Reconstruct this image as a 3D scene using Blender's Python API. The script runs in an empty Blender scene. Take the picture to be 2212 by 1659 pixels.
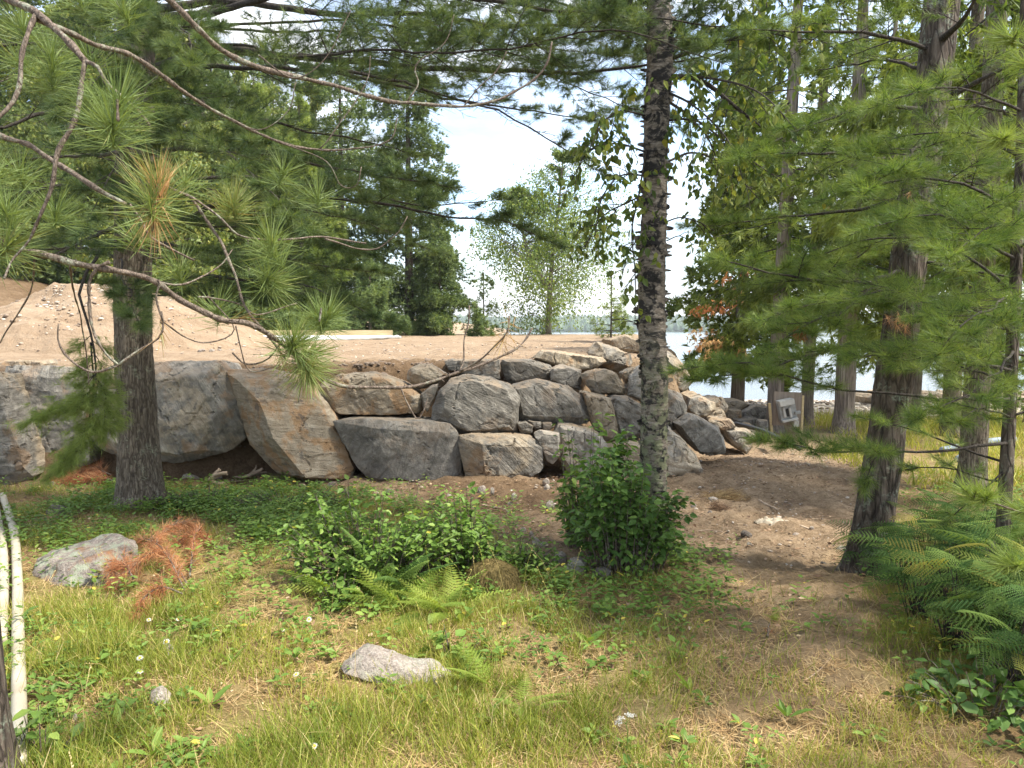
import bpy, bmesh, math, random
import numpy as np
from mathutils import Vector

# ------------------------------------------------------------------ camera, world, sun, exposure
S = bpy.context.scene
COL = S.collection
EYE = 1.70
PITCH = math.radians(4.04)
FPX = 1662.0                       # focal length in units of a 2212-wide picture
cam_d = bpy.data.cameras.new("camera")
cam = bpy.data.objects.new("camera", cam_d)
COL.objects.link(cam)
cam.location = (0, 0, EYE)
cam.rotation_euler = (math.radians(90) - PITCH, 0, 0)
cam_d.sensor_width = 36.0
cam_d.lens = 36.0 * FPX / 2212.0
cam_d.clip_start = 0.05
cam_d.clip_end = 6000
S.camera = cam

SUN_EL, SUN_AZ = math.radians(58), math.radians(108)     # azimuth clockwise from +Y (the view direction)
sun_d = bpy.data.lights.new("sun", 'SUN')
sun_d.energy = 3.0
sun_d.angle = math.radians(7.0)
sun_d.color = (1.0, 0.95, 0.84)
sun = bpy.data.objects.new("sun", sun_d)
COL.objects.link(sun)
sdir = Vector((math.sin(SUN_AZ) * math.cos(SUN_EL), math.cos(SUN_AZ) * math.cos(SUN_EL), math.sin(SUN_EL)))
sun.rotation_euler = sdir.to_track_quat('Z', 'Y').to_euler()

W = bpy.data.worlds.new("World")
S.world = W
W.use_nodes = True
wn, wl = W.node_tree.nodes, W.node_tree.links
wn.clear()
w_out = wn.new('ShaderNodeOutputWorld')
w_bg = wn.new('ShaderNodeBackground')
w_bg.inputs['Strength'].default_value = 0.15
w_sky = wn.new('ShaderNodeTexSky')
w_sky.sky_type = 'NISHITA'
w_sky.sun_disc = False
w_sky.sun_elevation = SUN_EL
w_sky.sun_rotation = SUN_AZ
w_tc = wn.new('ShaderNodeTexCoord')
w_map = wn.new('ShaderNodeMapping')
w_map.inputs['Scale'].default_value = (1.0, 1.0, 3.2)
w_map.inputs['Location'].default_value = (3.1, 0.4, 0.0)
w_n = wn.new('ShaderNodeTexNoise')
w_n.inputs['Scale'].default_value = 3.4
w_n.inputs['Detail'].default_value = 9.0
w_n.inputs['Roughness'].default_value = 0.56
w_n.inputs['Distortion'].default_value = 0.25
w_r = wn.new('ShaderNodeValToRGB')
w_r.color_ramp.elements[0].position = 0.30
w_r.color_ramp.elements[1].position = 0.60
w_mix = wn.new('ShaderNodeMix')
w_mix.data_type = 'RGBA'
w_n2 = wn.new('ShaderNodeTexNoise')
w_n2.inputs['Scale'].default_value = 6.0
w_n2.inputs['Detail'].default_value = 6.0
w_cr = wn.new('ShaderNodeValToRGB')            # cloud brightness: grey undersides to white tops
w_cr.color_ramp.elements[0].position = 0.40
w_cr.color_ramp.elements[0].color = (1.55, 1.75, 2.02, 1)
w_cr.color_ramp.elements[1].position = 0.66
w_cr.color_ramp.elements[1].color = (4.4, 4.4, 4.4, 1)
wl.new(w_tc.outputs['Generated'], w_map.inputs['Vector'])
wl.new(w_map.outputs['Vector'], w_n.inputs['Vector'])
wl.new(w_map.outputs['Vector'], w_n2.inputs['Vector'])
wl.new(w_n.outputs['Fac'], w_r.inputs['Fac'])
wl.new(w_n2.outputs['Fac'], w_cr.inputs['Fac'])
wl.new(w_r.outputs['Color'], w_mix.inputs['Factor'])
wl.new(w_sky.outputs['Color'], w_mix.inputs['A'])
wl.new(w_cr.outputs['Color'], w_mix.inputs['B'])
wl.new(w_mix.outputs['Result'], w_bg.inputs['Color'])
wl.new(w_bg.outputs['Background'], w_out.inputs['Surface'])

S.render.engine = 'CYCLES'
S.view_settings.view_transform = 'Standard'
S.view_settings.look = 'None'
S.view_settings.exposure = 1.74
S.view_settings.gamma = 1.0
S.cycles.max_bounces = 6
S.cycles.diffuse_bounces = 3
S.cycles.glossy_bounces = 2
S.cycles.transmission_bounces = 3
S.cycles.sample_clamp_indirect = 4.0
S.cycles.use_denoising = True
S.cycles.caustics_reflective = False
S.cycles.caustics_refractive = False

# ------------------------------------------------------------------ small maths
CP, SP = math.cos(PITCH), math.sin(PITCH)


def P(u, v, d):
    """The point at world depth Y = d seen at (u, v) of a 2212 x 1659 picture."""
    a, b = (u - 1106.0) / FPX, (829.5 - v) / FPX
    dy = CP + b * SP
    dz = -SP + b * CP
    return np.array([a * d / dy, d, EYE + dz * d / dy])


def proj(p):
    x, y, z = p[:, 0], p[:, 1], p[:, 2] - EYE
    f = y * CP - z * SP
    up = y * SP + z * CP
    f = np.where(f < 1e-3, 1e-3, f)
    return 1106 + FPX * x / f, 829.5 - FPX * up / f


def nrm(a):
    return a / np.maximum(np.linalg.norm(a, axis=-1, keepdims=True), 1e-9)


def _hash(ix, iy, iz, seed):
    h = (ix * 374761393 + iy * 668265263 + iz * 2147483647 + seed * 974711) & 0xFFFFFFFF
    h = ((h ^ (h >> 13)) * 1274126177) & 0xFFFFFFFF
    h = ((h ^ (h >> 16)) * 2246822519) & 0xFFFFFFFF
    return ((h ^ (h >> 15)) & 0xFFFFFF) / float(0xFFFFFF)


def noise(p, seed=0):
    p = np.asarray(p, float)
    i = np.floor(p).astype(np.int64)
    f = p - i
    f = f * f * f * (f * (f * 6 - 15) + 10)
    r = 0
    for dx in (0, 1):
        wx = f[:, 0] if dx else 1 - f[:, 0]
        for dy in (0, 1):
            wy = f[:, 1] if dy else 1 - f[:, 1]
            for dz in (0, 1):
                wz = f[:, 2] if dz else 1 - f[:, 2]
                r = r + wx * wy * wz * _hash(i[:, 0] + dx, i[:, 1] + dy, i[:, 2] + dz, seed)
    return r * 2 - 1


def fbm(p, octaves=4, seed=0, gain=0.5):
    r, a = 0, 1.0
    for k in range(octaves):
        r = r + a * noise(p * (2.03 ** k), seed + k * 17)
        a *= gain
    return r


def n2(x, y, s, seed=0, o=3):
    return fbm(np.stack([x * s, y * s, np.zeros_like(x) + 0.37], -1), o, seed)


def sst(a, b, x):
    t = np.clip((x - a) / (b - a), 0, 1)
    return t * t * (3 - 2 * t)


# ------------------------------------------------------------------ terrain height
CX = [-60, -5.0, -3.3, -2.2, -0.8, 0.4, 1.2, 60]
CY = [9.3, 9.3, 9.5, 10.0, 10.35, 10.9, 11.5, 11.5]
RY = [0, 10, 12, 16, 30, 60]
RX = [1.2, 1.6, 2.5, 3.3, 4.9, 6.5]


def crest(x, y):
    return np.minimum(y - np.interp(x, CX, CY), (np.interp(y, RY, RX) - x) * 0.9)


def ground(x, y, fine=True):
    x = np.asarray(x, float)
    y = np.asarray(y, float)
    base = np.interp(y, [-10, 8, 20, 29, 33, 45, 80], [0, 0, -0.28, -0.95, -1.3, -3.0, -6.0])
    base = base + 0.05 * n2(x, y, 0.5, 3, 2) * sst(40, 15, y)
    base = base + 0.16 * np.exp(-(((x - 2.9) / 0.8) ** 2 + ((y - 9.0) / 1.3) ** 2))      # berm at the wall corner
    base = base + 0.07 * np.exp(-(((x + 0.2) / 1.0) ** 2 + ((y - 8.2) / 0.5) ** 2))
    pad = np.interp(y, [8, 10, 30, 32], [1.20, 1.23, 1.50, 1.50])
    pad = pad + 0.02 * n2(x, y, 0.8, 9, 3)
    c = crest(x, y)
    k = sst(-0.62, 0.05, c + 0.10 * n2(x, y, 1.3, 5, 3))
    z = base * (1 - k) + pad * k
    back = sst(38, 33, y + 0.0 * x) + sst(-3, -8, x)                                   # the pad drops to the lake behind
    z = np.where(y > 31, z * np.clip(back, 0, 1) + (1 - np.clip(back, 0, 1)) * -2.2, z)
    hill = 1.9 * sst(-9.5, -15.5, x + 0.08 * (y - 20)) * sst(16, 23, y)
    hill = hill + 1.5 * sst(25, 45, y) * sst(-4, -10, x)
    z = z + hill
    # banks of the far right keep above the water
    return z


def gz(x, y):
    return float(ground(np.array([x]), np.array([y]))[0])


# ------------------------------------------------------------------ mesh accumulation
class Geo:
    def __init__(self):
        self.v, self.f, self.t, self.m, self.n = [], [], [], [], 0

    def add(self, V, F, tint=0.5, mat=0):
        V = np.asarray(V, np.float32).reshape(-1, 3)
        F = np.asarray(F, np.int32).reshape(-1, 3)
        if not len(V) or not len(F):
            return
        self.v.append(V)
        self.f.append(F + self.n)
        t = np.empty(len(V), np.float32)
        t[:] = tint
        self.t.append(t)
        self.m.append(np.full(len(F), mat, np.int32))
        self.n += len(V)

    def build(self, name, mats, parent=None, smooth=False, loc=None, attrs=None):
        V = np.concatenate(self.v) if self.v else np.zeros((0, 3), np.float32)
        F = np.concatenate(self.f) if self.f else np.zeros((0, 3), np.int32)
        T = np.concatenate(self.t) if self.t else np.zeros(0, np.float32)
        MI = np.concatenate(self.m) if self.m else np.zeros(0, np.int32)
        if loc is not None:
            V = V - np.asarray(loc, np.float32)
        me = bpy.data.meshes.new(name)
        me.vertices.add(len(V))
        me.vertices.foreach_set('co', V.ravel())
        me.loops.add(len(F) * 3)
        me.loops.foreach_set('vertex_index', F.ravel())
        me.polygons.add(len(F))
        me.polygons.foreach_set('loop_start', np.arange(0, len(F) * 3, 3, dtype=np.int32))
        me.polygons.foreach_set('material_index', MI)
        me.polygons.foreach_set('use_smooth', np.full(len(F), smooth, bool))
        for m in (mats if isinstance(mats, (list, tuple)) else [mats]):
            me.materials.append(m)
        a = me.attributes.new('tint', 'FLOAT', 'POINT')
        a.data.foreach_set('value', T)
        for k, val in (attrs or {}).items():
            b = me.attributes.new(k, 'FLOAT', 'POINT')
            b.data.foreach_set('value', np.asarray(val, np.float32))
        me.update(calc_edges=True)
        o = bpy.data.objects.new(name, me)
        COL.objects.link(o)
        if parent is not None:
            o.parent = parent
        if loc is not None and parent is None:
            o.location = [float(c) for c in loc]
        return o


def tag(o, label=None, cat=None, group=None, kind=None):
    if label:
        o['label'] = label
    if cat:
        o['category'] = cat
    if group:
        o['group'] = group
    if kind:
        o['kind'] = kind
    return o


def thing(name, loc, label, cat, group=None):
    o = bpy.data.objects.new(name, None)
    o.empty_display_size = 0.1
    COL.objects.link(o)
    o.location = [float(c) for c in loc]
    return tag(o, label, cat, group)


def part(g, name, mats, root, smooth=False):
    """One mesh child of root, whose geometry was laid out in world space."""
    lo = np.array(root.location, np.float32)
    g.v = [v - lo for v in g.v]
    return g.build(name, mats, root, smooth)


def smooth_path(pts, n):
    p = np.asarray(pts, float)
    if len(p) == 2:
        t = np.linspace(0, 1, n)[:, None]
        return p[0] * (1 - t) + p[1] * t
    q = np.vstack([2 * p[0] - p[1], p, 2 * p[-1] - p[-2]])
    L = np.r_[0, np.cumsum(np.linalg.norm(np.diff(p, axis=0), axis=1))]
    s = np.linspace(0, L[-1], n)
    k = np.clip(np.searchsorted(L, s, 'right') - 1, 0, len(p) - 2)
    t = ((s - L[k]) / np.maximum(L[k + 1] - L[k], 1e-9))[:, None]
    a, b, c, d = q[k], q[k + 1], q[k + 2], q[k + 3]
    return 0.5 * (2 * b + (c - a) * t + (2 * a - 5 * b + 4 * c - d) * t ** 2 + (3 * b - a - 3 * c + d) * t ** 3)


def tube(geo, path, radii, k=8, tint=0.5, mat=0, cap=True, disp=None):
    p = np.asarray(path, float)
    n = len(p)
    r = np.broadcast_to(np.asarray(radii, float), (n,)).copy()
    T = nrm(np.gradient(p, axis=0))
    ref = np.array([0, 0, 1.0]) if abs(np.mean(T[:, 2])) < 0.8 else np.array([1.0, 0, 0])
    X = nrm(np.cross(T, ref))
    Y = np.cross(T, X)
    a = np.linspace(0, 2 * math.pi, k, endpoint=False)
    ca, sa = np.cos(a), np.sin(a)
    N = X[:, None, :] * ca[None, :, None] + Y[:, None, :] * sa[None, :, None]
    V = p[:, None, :] + N * r[:, None, None]
    if disp is not None:
        V = V + N * disp(V.reshape(-1, 3)).reshape(n, k)[:, :, None]
    V = V.reshape(-1, 3)
    i = np.arange(n - 1)[:, None] * k
    j = np.arange(k)[None, :]
    j2 = (j + 1) % k
    A, B, C, D = i + j, i + j2, i + k + j2, i + k + j
    F = np.concatenate([np.stack([A, B, C], -1).reshape(-1, 3), np.stack([A, C, D], -1).reshape(-1, 3)])
    if cap:
        V = np.vstack([V, p[0], p[-1]])
        c0, c1 = n * k, n * k + 1
        jj = np.arange(k)
        F = np.vstack([F, np.stack([np.full(k, c0), (jj + 1) % k, jj], -1),
                       np.stack([np.full(k, c1), (n - 1) * k + jj, (n - 1) * k + (jj + 1) % k], -1)])
    geo.add(V, F, tint, mat)


def sticks(geo, p0, p1, r0, r1, tint=0.5, mat=0):
    """Many straight three-sided twigs."""
    p0 = np.asarray(p0, float)
    p1 = np.asarray(p1, float)
    N = len(p0)
    if not N:
        return
    r0 = np.broadcast_to(r0, (N,))
    r1 = np.broadcast_to(r1, (N,))
    D = nrm(p1 - p0)
    ref = np.where(np.abs(D[:, 2:3]) > 0.8, np.array([[1.0, 0, 0]]), np.array([[0, 0, 1.0]]))
    X = nrm(np.cross(D, ref))
    Y = np.cross(D, X)
    V = np.empty((N, 6, 3))
    for k in range(3):
        a = k * 2 * math.pi / 3
        n_ = X * math.cos(a) + Y * math.sin(a)
        V[:, k] = p0 + n_ * r0[:, None]
        V[:, 3 + k] = p1 + n_ * r1[:, None]
    f = np.array([[0, 1, 4], [0, 4, 3], [1, 2, 5], [1, 5, 4], [2, 0, 3], [2, 3, 5]])
    F = (np.arange(N)[:, None, None] * 6 + f[None]).reshape(-1, 3)
    t = np.repeat(np.broadcast_to(tint, (N,)), 6)
    geo.add(V.reshape(-1, 3), F, t, mat)


def frames(D, ref):
    D = nrm(D)
    Y = nrm(np.cross(ref, D))
    Z = np.cross(D, Y)
    return np.stack([D, Y, Z], 1)


def inst(geo, T, F, pos, fr, scl, tint=0.5, mat=0):
    """Copies of a small template (T verts, F tris) merged into one mesh; local x runs along the frame's first axis."""
    N = len(pos)
    if not N:
        return
    T = np.asarray(T, float)
    scl = np.asarray(scl, float)
    if scl.ndim == 1:
        scl = np.repeat(scl[:, None], 3, 1)
    V = np.einsum('nkj,njc->nkc', T[None] * scl[:, None, :], fr) + np.asarray(pos)[:, None, :]
    FF = (np.arange(N)[:, None, None] * len(T) + np.asarray(F)[None]).reshape(-1, 3)
    t = np.repeat(np.broadcast_to(tint, (N,)), len(T))
    geo.add(V.reshape(-1, 3), FF, t, mat)


def rvec(rng, n):
    return nrm(rng.normal(size=(n, 3)))


LEAF_T = np.array([[0, 0, 0], [.30, .30, .05], [.30, 0, -.03], [.30, -.30, .05], [.68, .22, .02], [.68, 0, -.05], [.68, -.22, .02], [1, 0, -.10]])
LEAF_F = np.array([[0, 2, 1], [0, 3, 2], [1, 2, 4], [2, 5, 4], [2, 3, 5], [3, 6, 5], [4, 5, 7], [5, 6, 7]])
DIA_T = np.array([[0, 0, 0], [.45, .30, .04], [1, 0, 0], [.45, -.30, .04]])
DIA_F = np.array([[0, 2, 1], [0, 3, 2]])
NEE_T = np.array([[0, .5, 0], [0, -.5, 0], [.55, -.5, 0], [.55, .5, 0], [1, 0, 0]])
NEE_F = np.array([[0, 1, 2], [0, 2, 3], [3, 2, 4]])
NEE3_T = np.array([[0, .5, 0], [0, -.5, 0], [1, 0, 0]])
NEE3_F = np.array([[0, 1, 2]])
BLADE_T = np.array([[0, .5, 0], [0, -.5, 0], [.5, .42, .25], [.5, -.42, .25], [.82, .25, .68], [.82, -.25, .68], [1, 0, 1.0]])
BLADE_F = np.array([[0, 1, 3], [0, 3, 2], [2, 3, 5], [2, 5, 4], [4, 5, 6]])


def tufts(geo, rng, pos, D, L=0.09, n=22, w=0.0025, a0=12, a1=70, tint=None, droop=0.10, jit=0.05, mat=0, near=False):
    N = len(pos)
    if not N:
        return
    D = nrm(D)
    pos = np.repeat(pos, n, 0)
    DD = np.repeat(D, n, 0)
    M = N * n
    a = np.radians(rng.uniform(a0, a1, M))
    pr = nrm(np.cross(DD, rvec(rng, M)))
    d = DD * np.cos(a)[:, None] + pr * np.sin(a)[:, None]
    d[:, 2] -= droop
    d = nrm(d)
    pos = pos - DD * rng.uniform(0, jit, M)[:, None]
    ln = np.broadcast_to(L, (N,)).repeat(n) * rng.uniform(0.7, 1.1, M)
    scl = np.stack([ln, np.full(M, w), np.full(M, w)], -1)
    t = rng.uniform(0, 1, N) if tint is None else np.broadcast_to(tint, (N,))
    t = np.clip(np.repeat(t, n) + rng.normal(0, 0.12, M), 0, 1)
    T, F = (NEE_T, NEE_F) if near else (NEE3_T, NEE3_F)
    inst(geo, T, F, pos, frames(d, rvec(rng, M)), scl, t, mat)


# ------------------------------------------------------------------ materials
def M(name):
    m = bpy.data.materials.new(name)
    m.use_nodes = True
    nt = m.node_tree
    nt.nodes.clear()
    return m, nt.nodes, nt.links


def ramp(nodes, stops):
    r = nodes.new('ShaderNodeValToRGB')
    e = r.color_ramp.elements
    while len(e) > 1:
        e.remove(e[-1])
    e[0].position, e[0].color = stops[0][0], (*stops[0][1], 1)
    for p, c in stops[1:]:
        x = e.new(p)
        x.color = (*c, 1)
    return r


def mixc(nodes, links, fac, a, b, blend='MIX'):
    m = nodes.new('ShaderNodeMix')
    m.data_type = 'RGBA'
    m.blend_type = blend
    for s, k in ((fac, 'Factor'), (a, 'A'), (b, 'B')):
        if isinstance(s, bpy.types.NodeSocket):
            links.new(s, m.inputs[k])
        elif k == 'Factor':
            m.inputs[0].default_value = s
        else:
            m.inputs[k].default_value = (*s, 1)
    return m.outputs['Result']


def math_(nodes, links, op, a, b=0.0, clamp=False):
    m = nodes.new('ShaderNodeMath')
    m.operation = op
    m.use_clamp = clamp
    for i, s in enumerate((a, b)):
        if isinstance(s, bpy.types.NodeSocket):
            links.new(s, m.inputs[i])
        else:
            m.inputs[i].default_value = s
    return m.outputs[0]


def ntex(nodes, links, vec, scale, detail=4, rough=0.55, dist=0.0):
    t = nodes.new('ShaderNodeTexNoise')
    t.inputs['Scale'].default_value = scale
    t.inputs['Detail'].default_value = detail
    t.inputs['Roughness'].default_value = rough
    t.inputs['Distortion'].default_value = dist
    if vec is not None:
        links.new(vec, t.inputs['Vector'])
    return t.outputs['Fac']


def attr(nodes, name):
    a = nodes.new('ShaderNodeAttribute')
    a.attribute_name = name
    return a.outputs['Fac']


def finish(nodes, links, color, rough=0.8, spec=0.3, bump=None, bstr=0.4, bdist=0.02):
    o = nodes.new('ShaderNodeOutputMaterial')
    b = nodes.new('ShaderNodeBsdfPrincipled')
    if isinstance(color, bpy.types.NodeSocket):
        links.new(color, b.inputs['Base Color'])
    else:
        b.inputs['Base Color'].default_value = (*color, 1)
    if isinstance(rough, bpy.types.NodeSocket):
        links.new(rough, b.inputs['Roughness'])
    else:
        b.inputs['Roughness'].default_value = rough
    b.inputs['Specular IOR Level'].default_value = spec
    if bump is not None:
        bp = nodes.new('ShaderNodeBump')
        bp.inputs['Strength'].default_value = bstr
        bp.inputs['Distance'].default_value = bdist
        links.new(bump, bp.inputs['Height'])
        links.new(bp.outputs['Normal'], b.inputs['Normal'])
    links.new(b.outputs['BSDF'], o.inputs['Surface'])
    return b


def leaf_mat(name, stops, trans=0.35, tcol=(1.25, 1.2, 0.6), rough=0.5, spec=0.25):
    m, N, L = M(name)
    r = ramp(N, stops)
    L.new(attr(N, 'tint'), r.inputs['Fac'])
    o = N.new('ShaderNodeOutputMaterial')
    b = N.new('ShaderNodeBsdfPrincipled')
    b.inputs['Roughness'].default_value = rough
    b.inputs['Specular IOR Level'].default_value = spec
    L.new(r.outputs['Color'], b.inputs['Base Color'])
    if trans > 0:
        t = N.new('ShaderNodeBsdfTranslucent')
        L.new(mixc(N, L, 1.0, r.outputs['Color'], tcol, 'MULTIPLY'), t.inputs['Color'])
        mx = N.new('ShaderNodeMixShader')
        mx.inputs[0].default_value = trans
        L.new(b.outputs['BSDF'], mx.inputs[1])
        L.new(t.outputs['BSDF'], mx.inputs[2])
        L.new(mx.outputs[0], o.inputs['Surface'])
    else:
        L.new(b.outputs['BSDF'], o.inputs['Surface'])
    return m


MAT = {}
MAT['pine'] = leaf_mat('white_pine_needles', [(0, (.05, .082, .04)), (.5, (.095, .145, .055)), (1, (.18, .225, .075))], .35)
MAT['pine_lit'] = leaf_mat('young_and_lit_pine_needles', [(0, (.07, .125, .03)), (.5, (.135, .205, .05)), (1, (.25, .31, .085))], .42)  # green of the young pines, and light painted on the hanging bough
MAT['redpine'] = leaf_mat('red_pine_needles', [(0, (.11, .165, .055)), (.55, (.20, .26, .085)), (.85, (.31, .29, .11)), (1, (.42, .25, .11))], .30)
MAT['dead'] = leaf_mat('dead_needles', [(0, (.30, .11, .045)), (.5, (.46, .20, .09)), (1, (.58, .36, .17))], .25, (1.2, 1, .8))
MAT['conifer'] = leaf_mat('far_conifer_needles', [(0, (.07, .112, .05)), (.5, (.145, .205, .082)), (1, (.26, .32, .12))], .35)
MAT['conifer_pale'] = leaf_mat('pale_conifer_needles', [(0, (.12, .17, .05)), (.5, (.21, .28, .08)), (1, (.34, .39, .12))], .45)
MAT['birchleaf'] = leaf_mat('birch_leaves', [(0, (.06, .10, .025)), (.6, (.13, .18, .045)), (.95, (.25, .27, .065)), (1, (.50, .35, .05))], .42)
MAT['farleaf'] = leaf_mat('far_birch_leaves', [(0, (.11, .15, .045)), (.6, (.20, .25, .07)), (1, (.36, .35, .10))], .45)
MAT['farbirch'] = leaf_mat('lakeside_birch_leaves', [(0, (.10, .155, .05)), (.6, (.175, .245, .072)), (1, (.32, .36, .10))], .45)
MAT['cedar'] = leaf_mat('cedar_sprays', [(0, (.075, .12, .03)), (.5, (.16, .21, .05)), (1, (.29, .34, .085))], .42)
MAT['cedar_dead'] = leaf_mat('dead_cedar_sprays', [(0, (.42, .16, .06)), (.5, (.55, .28, .11)), (1, (.66, .46, .20))], .3, (1.2, 1, .8))
MAT['herb'] = leaf_mat('herb_leaves', [(0, (.09, .16, .03)), (.5, (.16, .26, .05)), (.92, (.30, .39, .09)), (1, (.55, .46, .08))], .35)
MAT['shrub'] = leaf_mat('shrub_leaves', [(0, (.055, .115, .028)), (.6, (.135, .23, .052)), (1, (.29, .40, .095))], .35)
MAT['fern'] = leaf_mat('fern_fronds', [(0, (.12, .19, .03)), (.5, (.22, .30, .05)), (1, (.36, .41, .09))], .38)
MAT['bracken'] = leaf_mat('bracken_fronds', [(0, (.04, .09, .026)), (.55, (.085, .155, .042)), (.93, (.19, .27, .065)), (1, (.42, .34, .09))], .35, rough=.75, spec=.12)
MAT['grass'] = leaf_mat('grass_blades', [(0, (.15, .20, .03)), (.35, (.27, .31, .05)), (.62, (.43, .41, .085)), (.8, (.55, .46, .17)), (1, (.62, .49, .26))], .38, (1.15, 1.1, .6))
MAT['straw'] = leaf_mat('dry_grass', [(0, (.28, .16, .07)), (.5, (.46, .31, .14)), (1, (.62, .48, .26))], .2, (1, 1, 1))
MAT['litter'] = leaf_mat('twig_litter', [(0, (.05, .03, .02)), (.45, (.16, .09, .05)), (.8, (.33, .21, .12)), (1, (.50, .38, .25))], 0)
MAT['petal'] = leaf_mat('white_petals', [(0, (.55, .55, .52)), (1, (.66, .66, .63))], .2, (1, 1, 1))
MAT['yolk'] = leaf_mat('daisy_eye', [(0, (.75, .42, .03)), (1, (.85, .52, .05))], 0)
MAT['farwood'] = leaf_mat('far_shore_trees', [(0, (.035, .07, .04)), (.5, (.06, .105, .05)), (1, (.10, .15, .06))], 0)


def bark_mat(name, dark, mid, light, sx=26, sz=5, lichen=None, bs=0.8):
    m, N, L = M(name)
    tc = N.new('ShaderNodeTexCoord')
    mp = N.new('ShaderNodeMapping')
    mp.inputs['Scale'].default_value = (sx, sx, sz)
    L.new(tc.outputs['Object'], mp.inputs['Vector'])
    a = ntex(N, L, mp.outputs['Vector'], 1.0, 6, .62, .6)
    v = N.new('ShaderNodeTexVoronoi')
    v.feature = 'DISTANCE_TO_EDGE'
    v.inputs['Scale'].default_value = 0.9
    mpd = N.new('ShaderNodeVectorMath')
    mpd.operation = 'ADD'
    L.new(mp.outputs['Vector'], mpd.inputs[0])
    nn = N.new('ShaderNodeTexNoise')
    nn.inputs['Scale'].default_value = 0.9
    L.new(mp.outputs['Vector'], nn.inputs['Vector'])
    L.new(nn.outputs['Color'], mpd.inputs[1])
    L.new(mpd.outputs[0], v.inputs['Vector'])
    crack = N.new('ShaderNodeMapRange')
    crack.inputs['From Max'].default_value = 0.13
    crack.inputs['To Min'].default_value = 0.35
    L.new(v.outputs['Distance'], crack.inputs['Value'])
    r = ramp(N, [(.28, dark), (.5, mid), (.72, light)])
    L.new(a, r.inputs['Fac'])
    c = mixc(N, L, crack.outputs[0], dark, r.outputs['Color'])
    if lichen:
        ln = ntex(N, L, tc.outputs['Object'], 9, 5, .6)
        lr = ramp(N, [(.52, (0, 0, 0)), (.64, (1, 1, 1))])
        L.new(ln, lr.inputs['Fac'])
        ln2 = ntex(N, L, tc.outputs['Object'], 60, 3, .6)
        lr2 = ramp(N, [(.45, (0, 0, 0)), (.6, (1, 1, 1))])
        L.new(ln2, lr2.inputs['Fac'])
        f = math_(N, L, 'MULTIPLY', lr.outputs['Color'], lr2.outputs['Color'])
        f = math_(N, L, 'MULTIPLY', f, 0.75)
        c = mixc(N, L, f, c, lichen)
    h = math_(N, L, 'ADD', a, crack.outputs[0])
    finish(N, L, c, .9, .15, h, bs, .02)
    return m


MAT['bark_pine'] = bark_mat('pine_bark', (.045, .035, .027), (.15, .12, .09), (.27, .225, .175), 46, 7, (.30, .31, .22))
MAT['bark_dark'] = bark_mat('dark_pine_bark', (.028, .022, .018), (.10, .078, .062), (.19, .155, .125), 24, 5, (.26, .29, .22))
MAT['bark_cedar'] = bark_mat('cedar_bark', (.085, .070, .058), (.225, .185, .15), (.36, .31, .26), 40, 2.2, None, .6)
MAT['twig'] = bark_mat('twig_bark', (.055, .042, .034), (.15, .115, .09), (.28, .225, .18), 90, 40, (.33, .35, .26), .4)
MAT['twig_dark'] = bark_mat('dark_twig_bark', (.025, .022, .019), (.06, .05, .042), (.11, .095, .08), 60, 30, None, .4)


def birch_bark(name, dark_amt):
    m, N, L = M(name)
    tc = N.new('ShaderNodeTexCoord')
    mp = N.new('ShaderNodeMapping')
    mp.inputs['Scale'].default_value = (5, 5, 15)
    L.new(tc.outputs['Object'], mp.inputs['Vector'])
    a = ntex(N, L, mp.outputs['Vector'], 1.0, 6, .65, .8)
    big = ntex(N, L, tc.outputs['Object'], 7.5, 6, .7, .9)
    fine = ntex(N, L, mp.outputs['Vector'], 4.5, 4, .6)
    base = ramp(N, [(.30, (.095, .077, .062)), (.5, (.185, .155, .126)), (.7, (.32, .28, .235))])
    L.new(fine, base.inputs['Fac'])
    s = math_(N, L, 'ADD', math_(N, L, 'MULTIPLY', a, .42), math_(N, L, 'MULTIPLY', big, .68))
    k = ramp(N, [(dark_amt, (0, 0, 0)), (dark_amt + .05, (1, 1, 1))])
    L.new(s, k.inputs['Fac'])
    c = mixc(N, L, k.outputs['Color'], base.outputs['Color'], (.028, .025, .024))
    # pale green lichen towards the foot of the trunk
    sep = N.new('ShaderNodeSeparateXYZ')
    L.new(tc.outputs['Object'], sep.inputs[0])
    mr = N.new('ShaderNodeMapRange')
    mr.inputs['From Min'].default_value = 1.75
    mr.inputs['From Max'].default_value = 0.9
    L.new(sep.outputs['Z'], mr.inputs['Value'])
    ln = ntex(N, L, tc.outputs['Object'], 16, 6, .65)
    lr = ramp(N, [(.47, (0, 0, 0)), (.55, (1, 1, 1))])
    L.new(ln, lr.inputs['Fac'])
    f = math_(N, L, 'MULTIPLY', mr.outputs[0], lr.outputs['Color'])
    c = mixc(N, L, math_(N, L, 'MULTIPLY', f, .85), c, (.215, .225, .135))
    finish(N, L, c, .8, .2, math_(N, L, 'ADD', a, fine), .7, .015)
    return m


MAT['bark_birch'] = birch_bark('birch_bark', .535)
MAT['bark_birch_pale'] = birch_bark('pale_birch_bark', .62)


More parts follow.
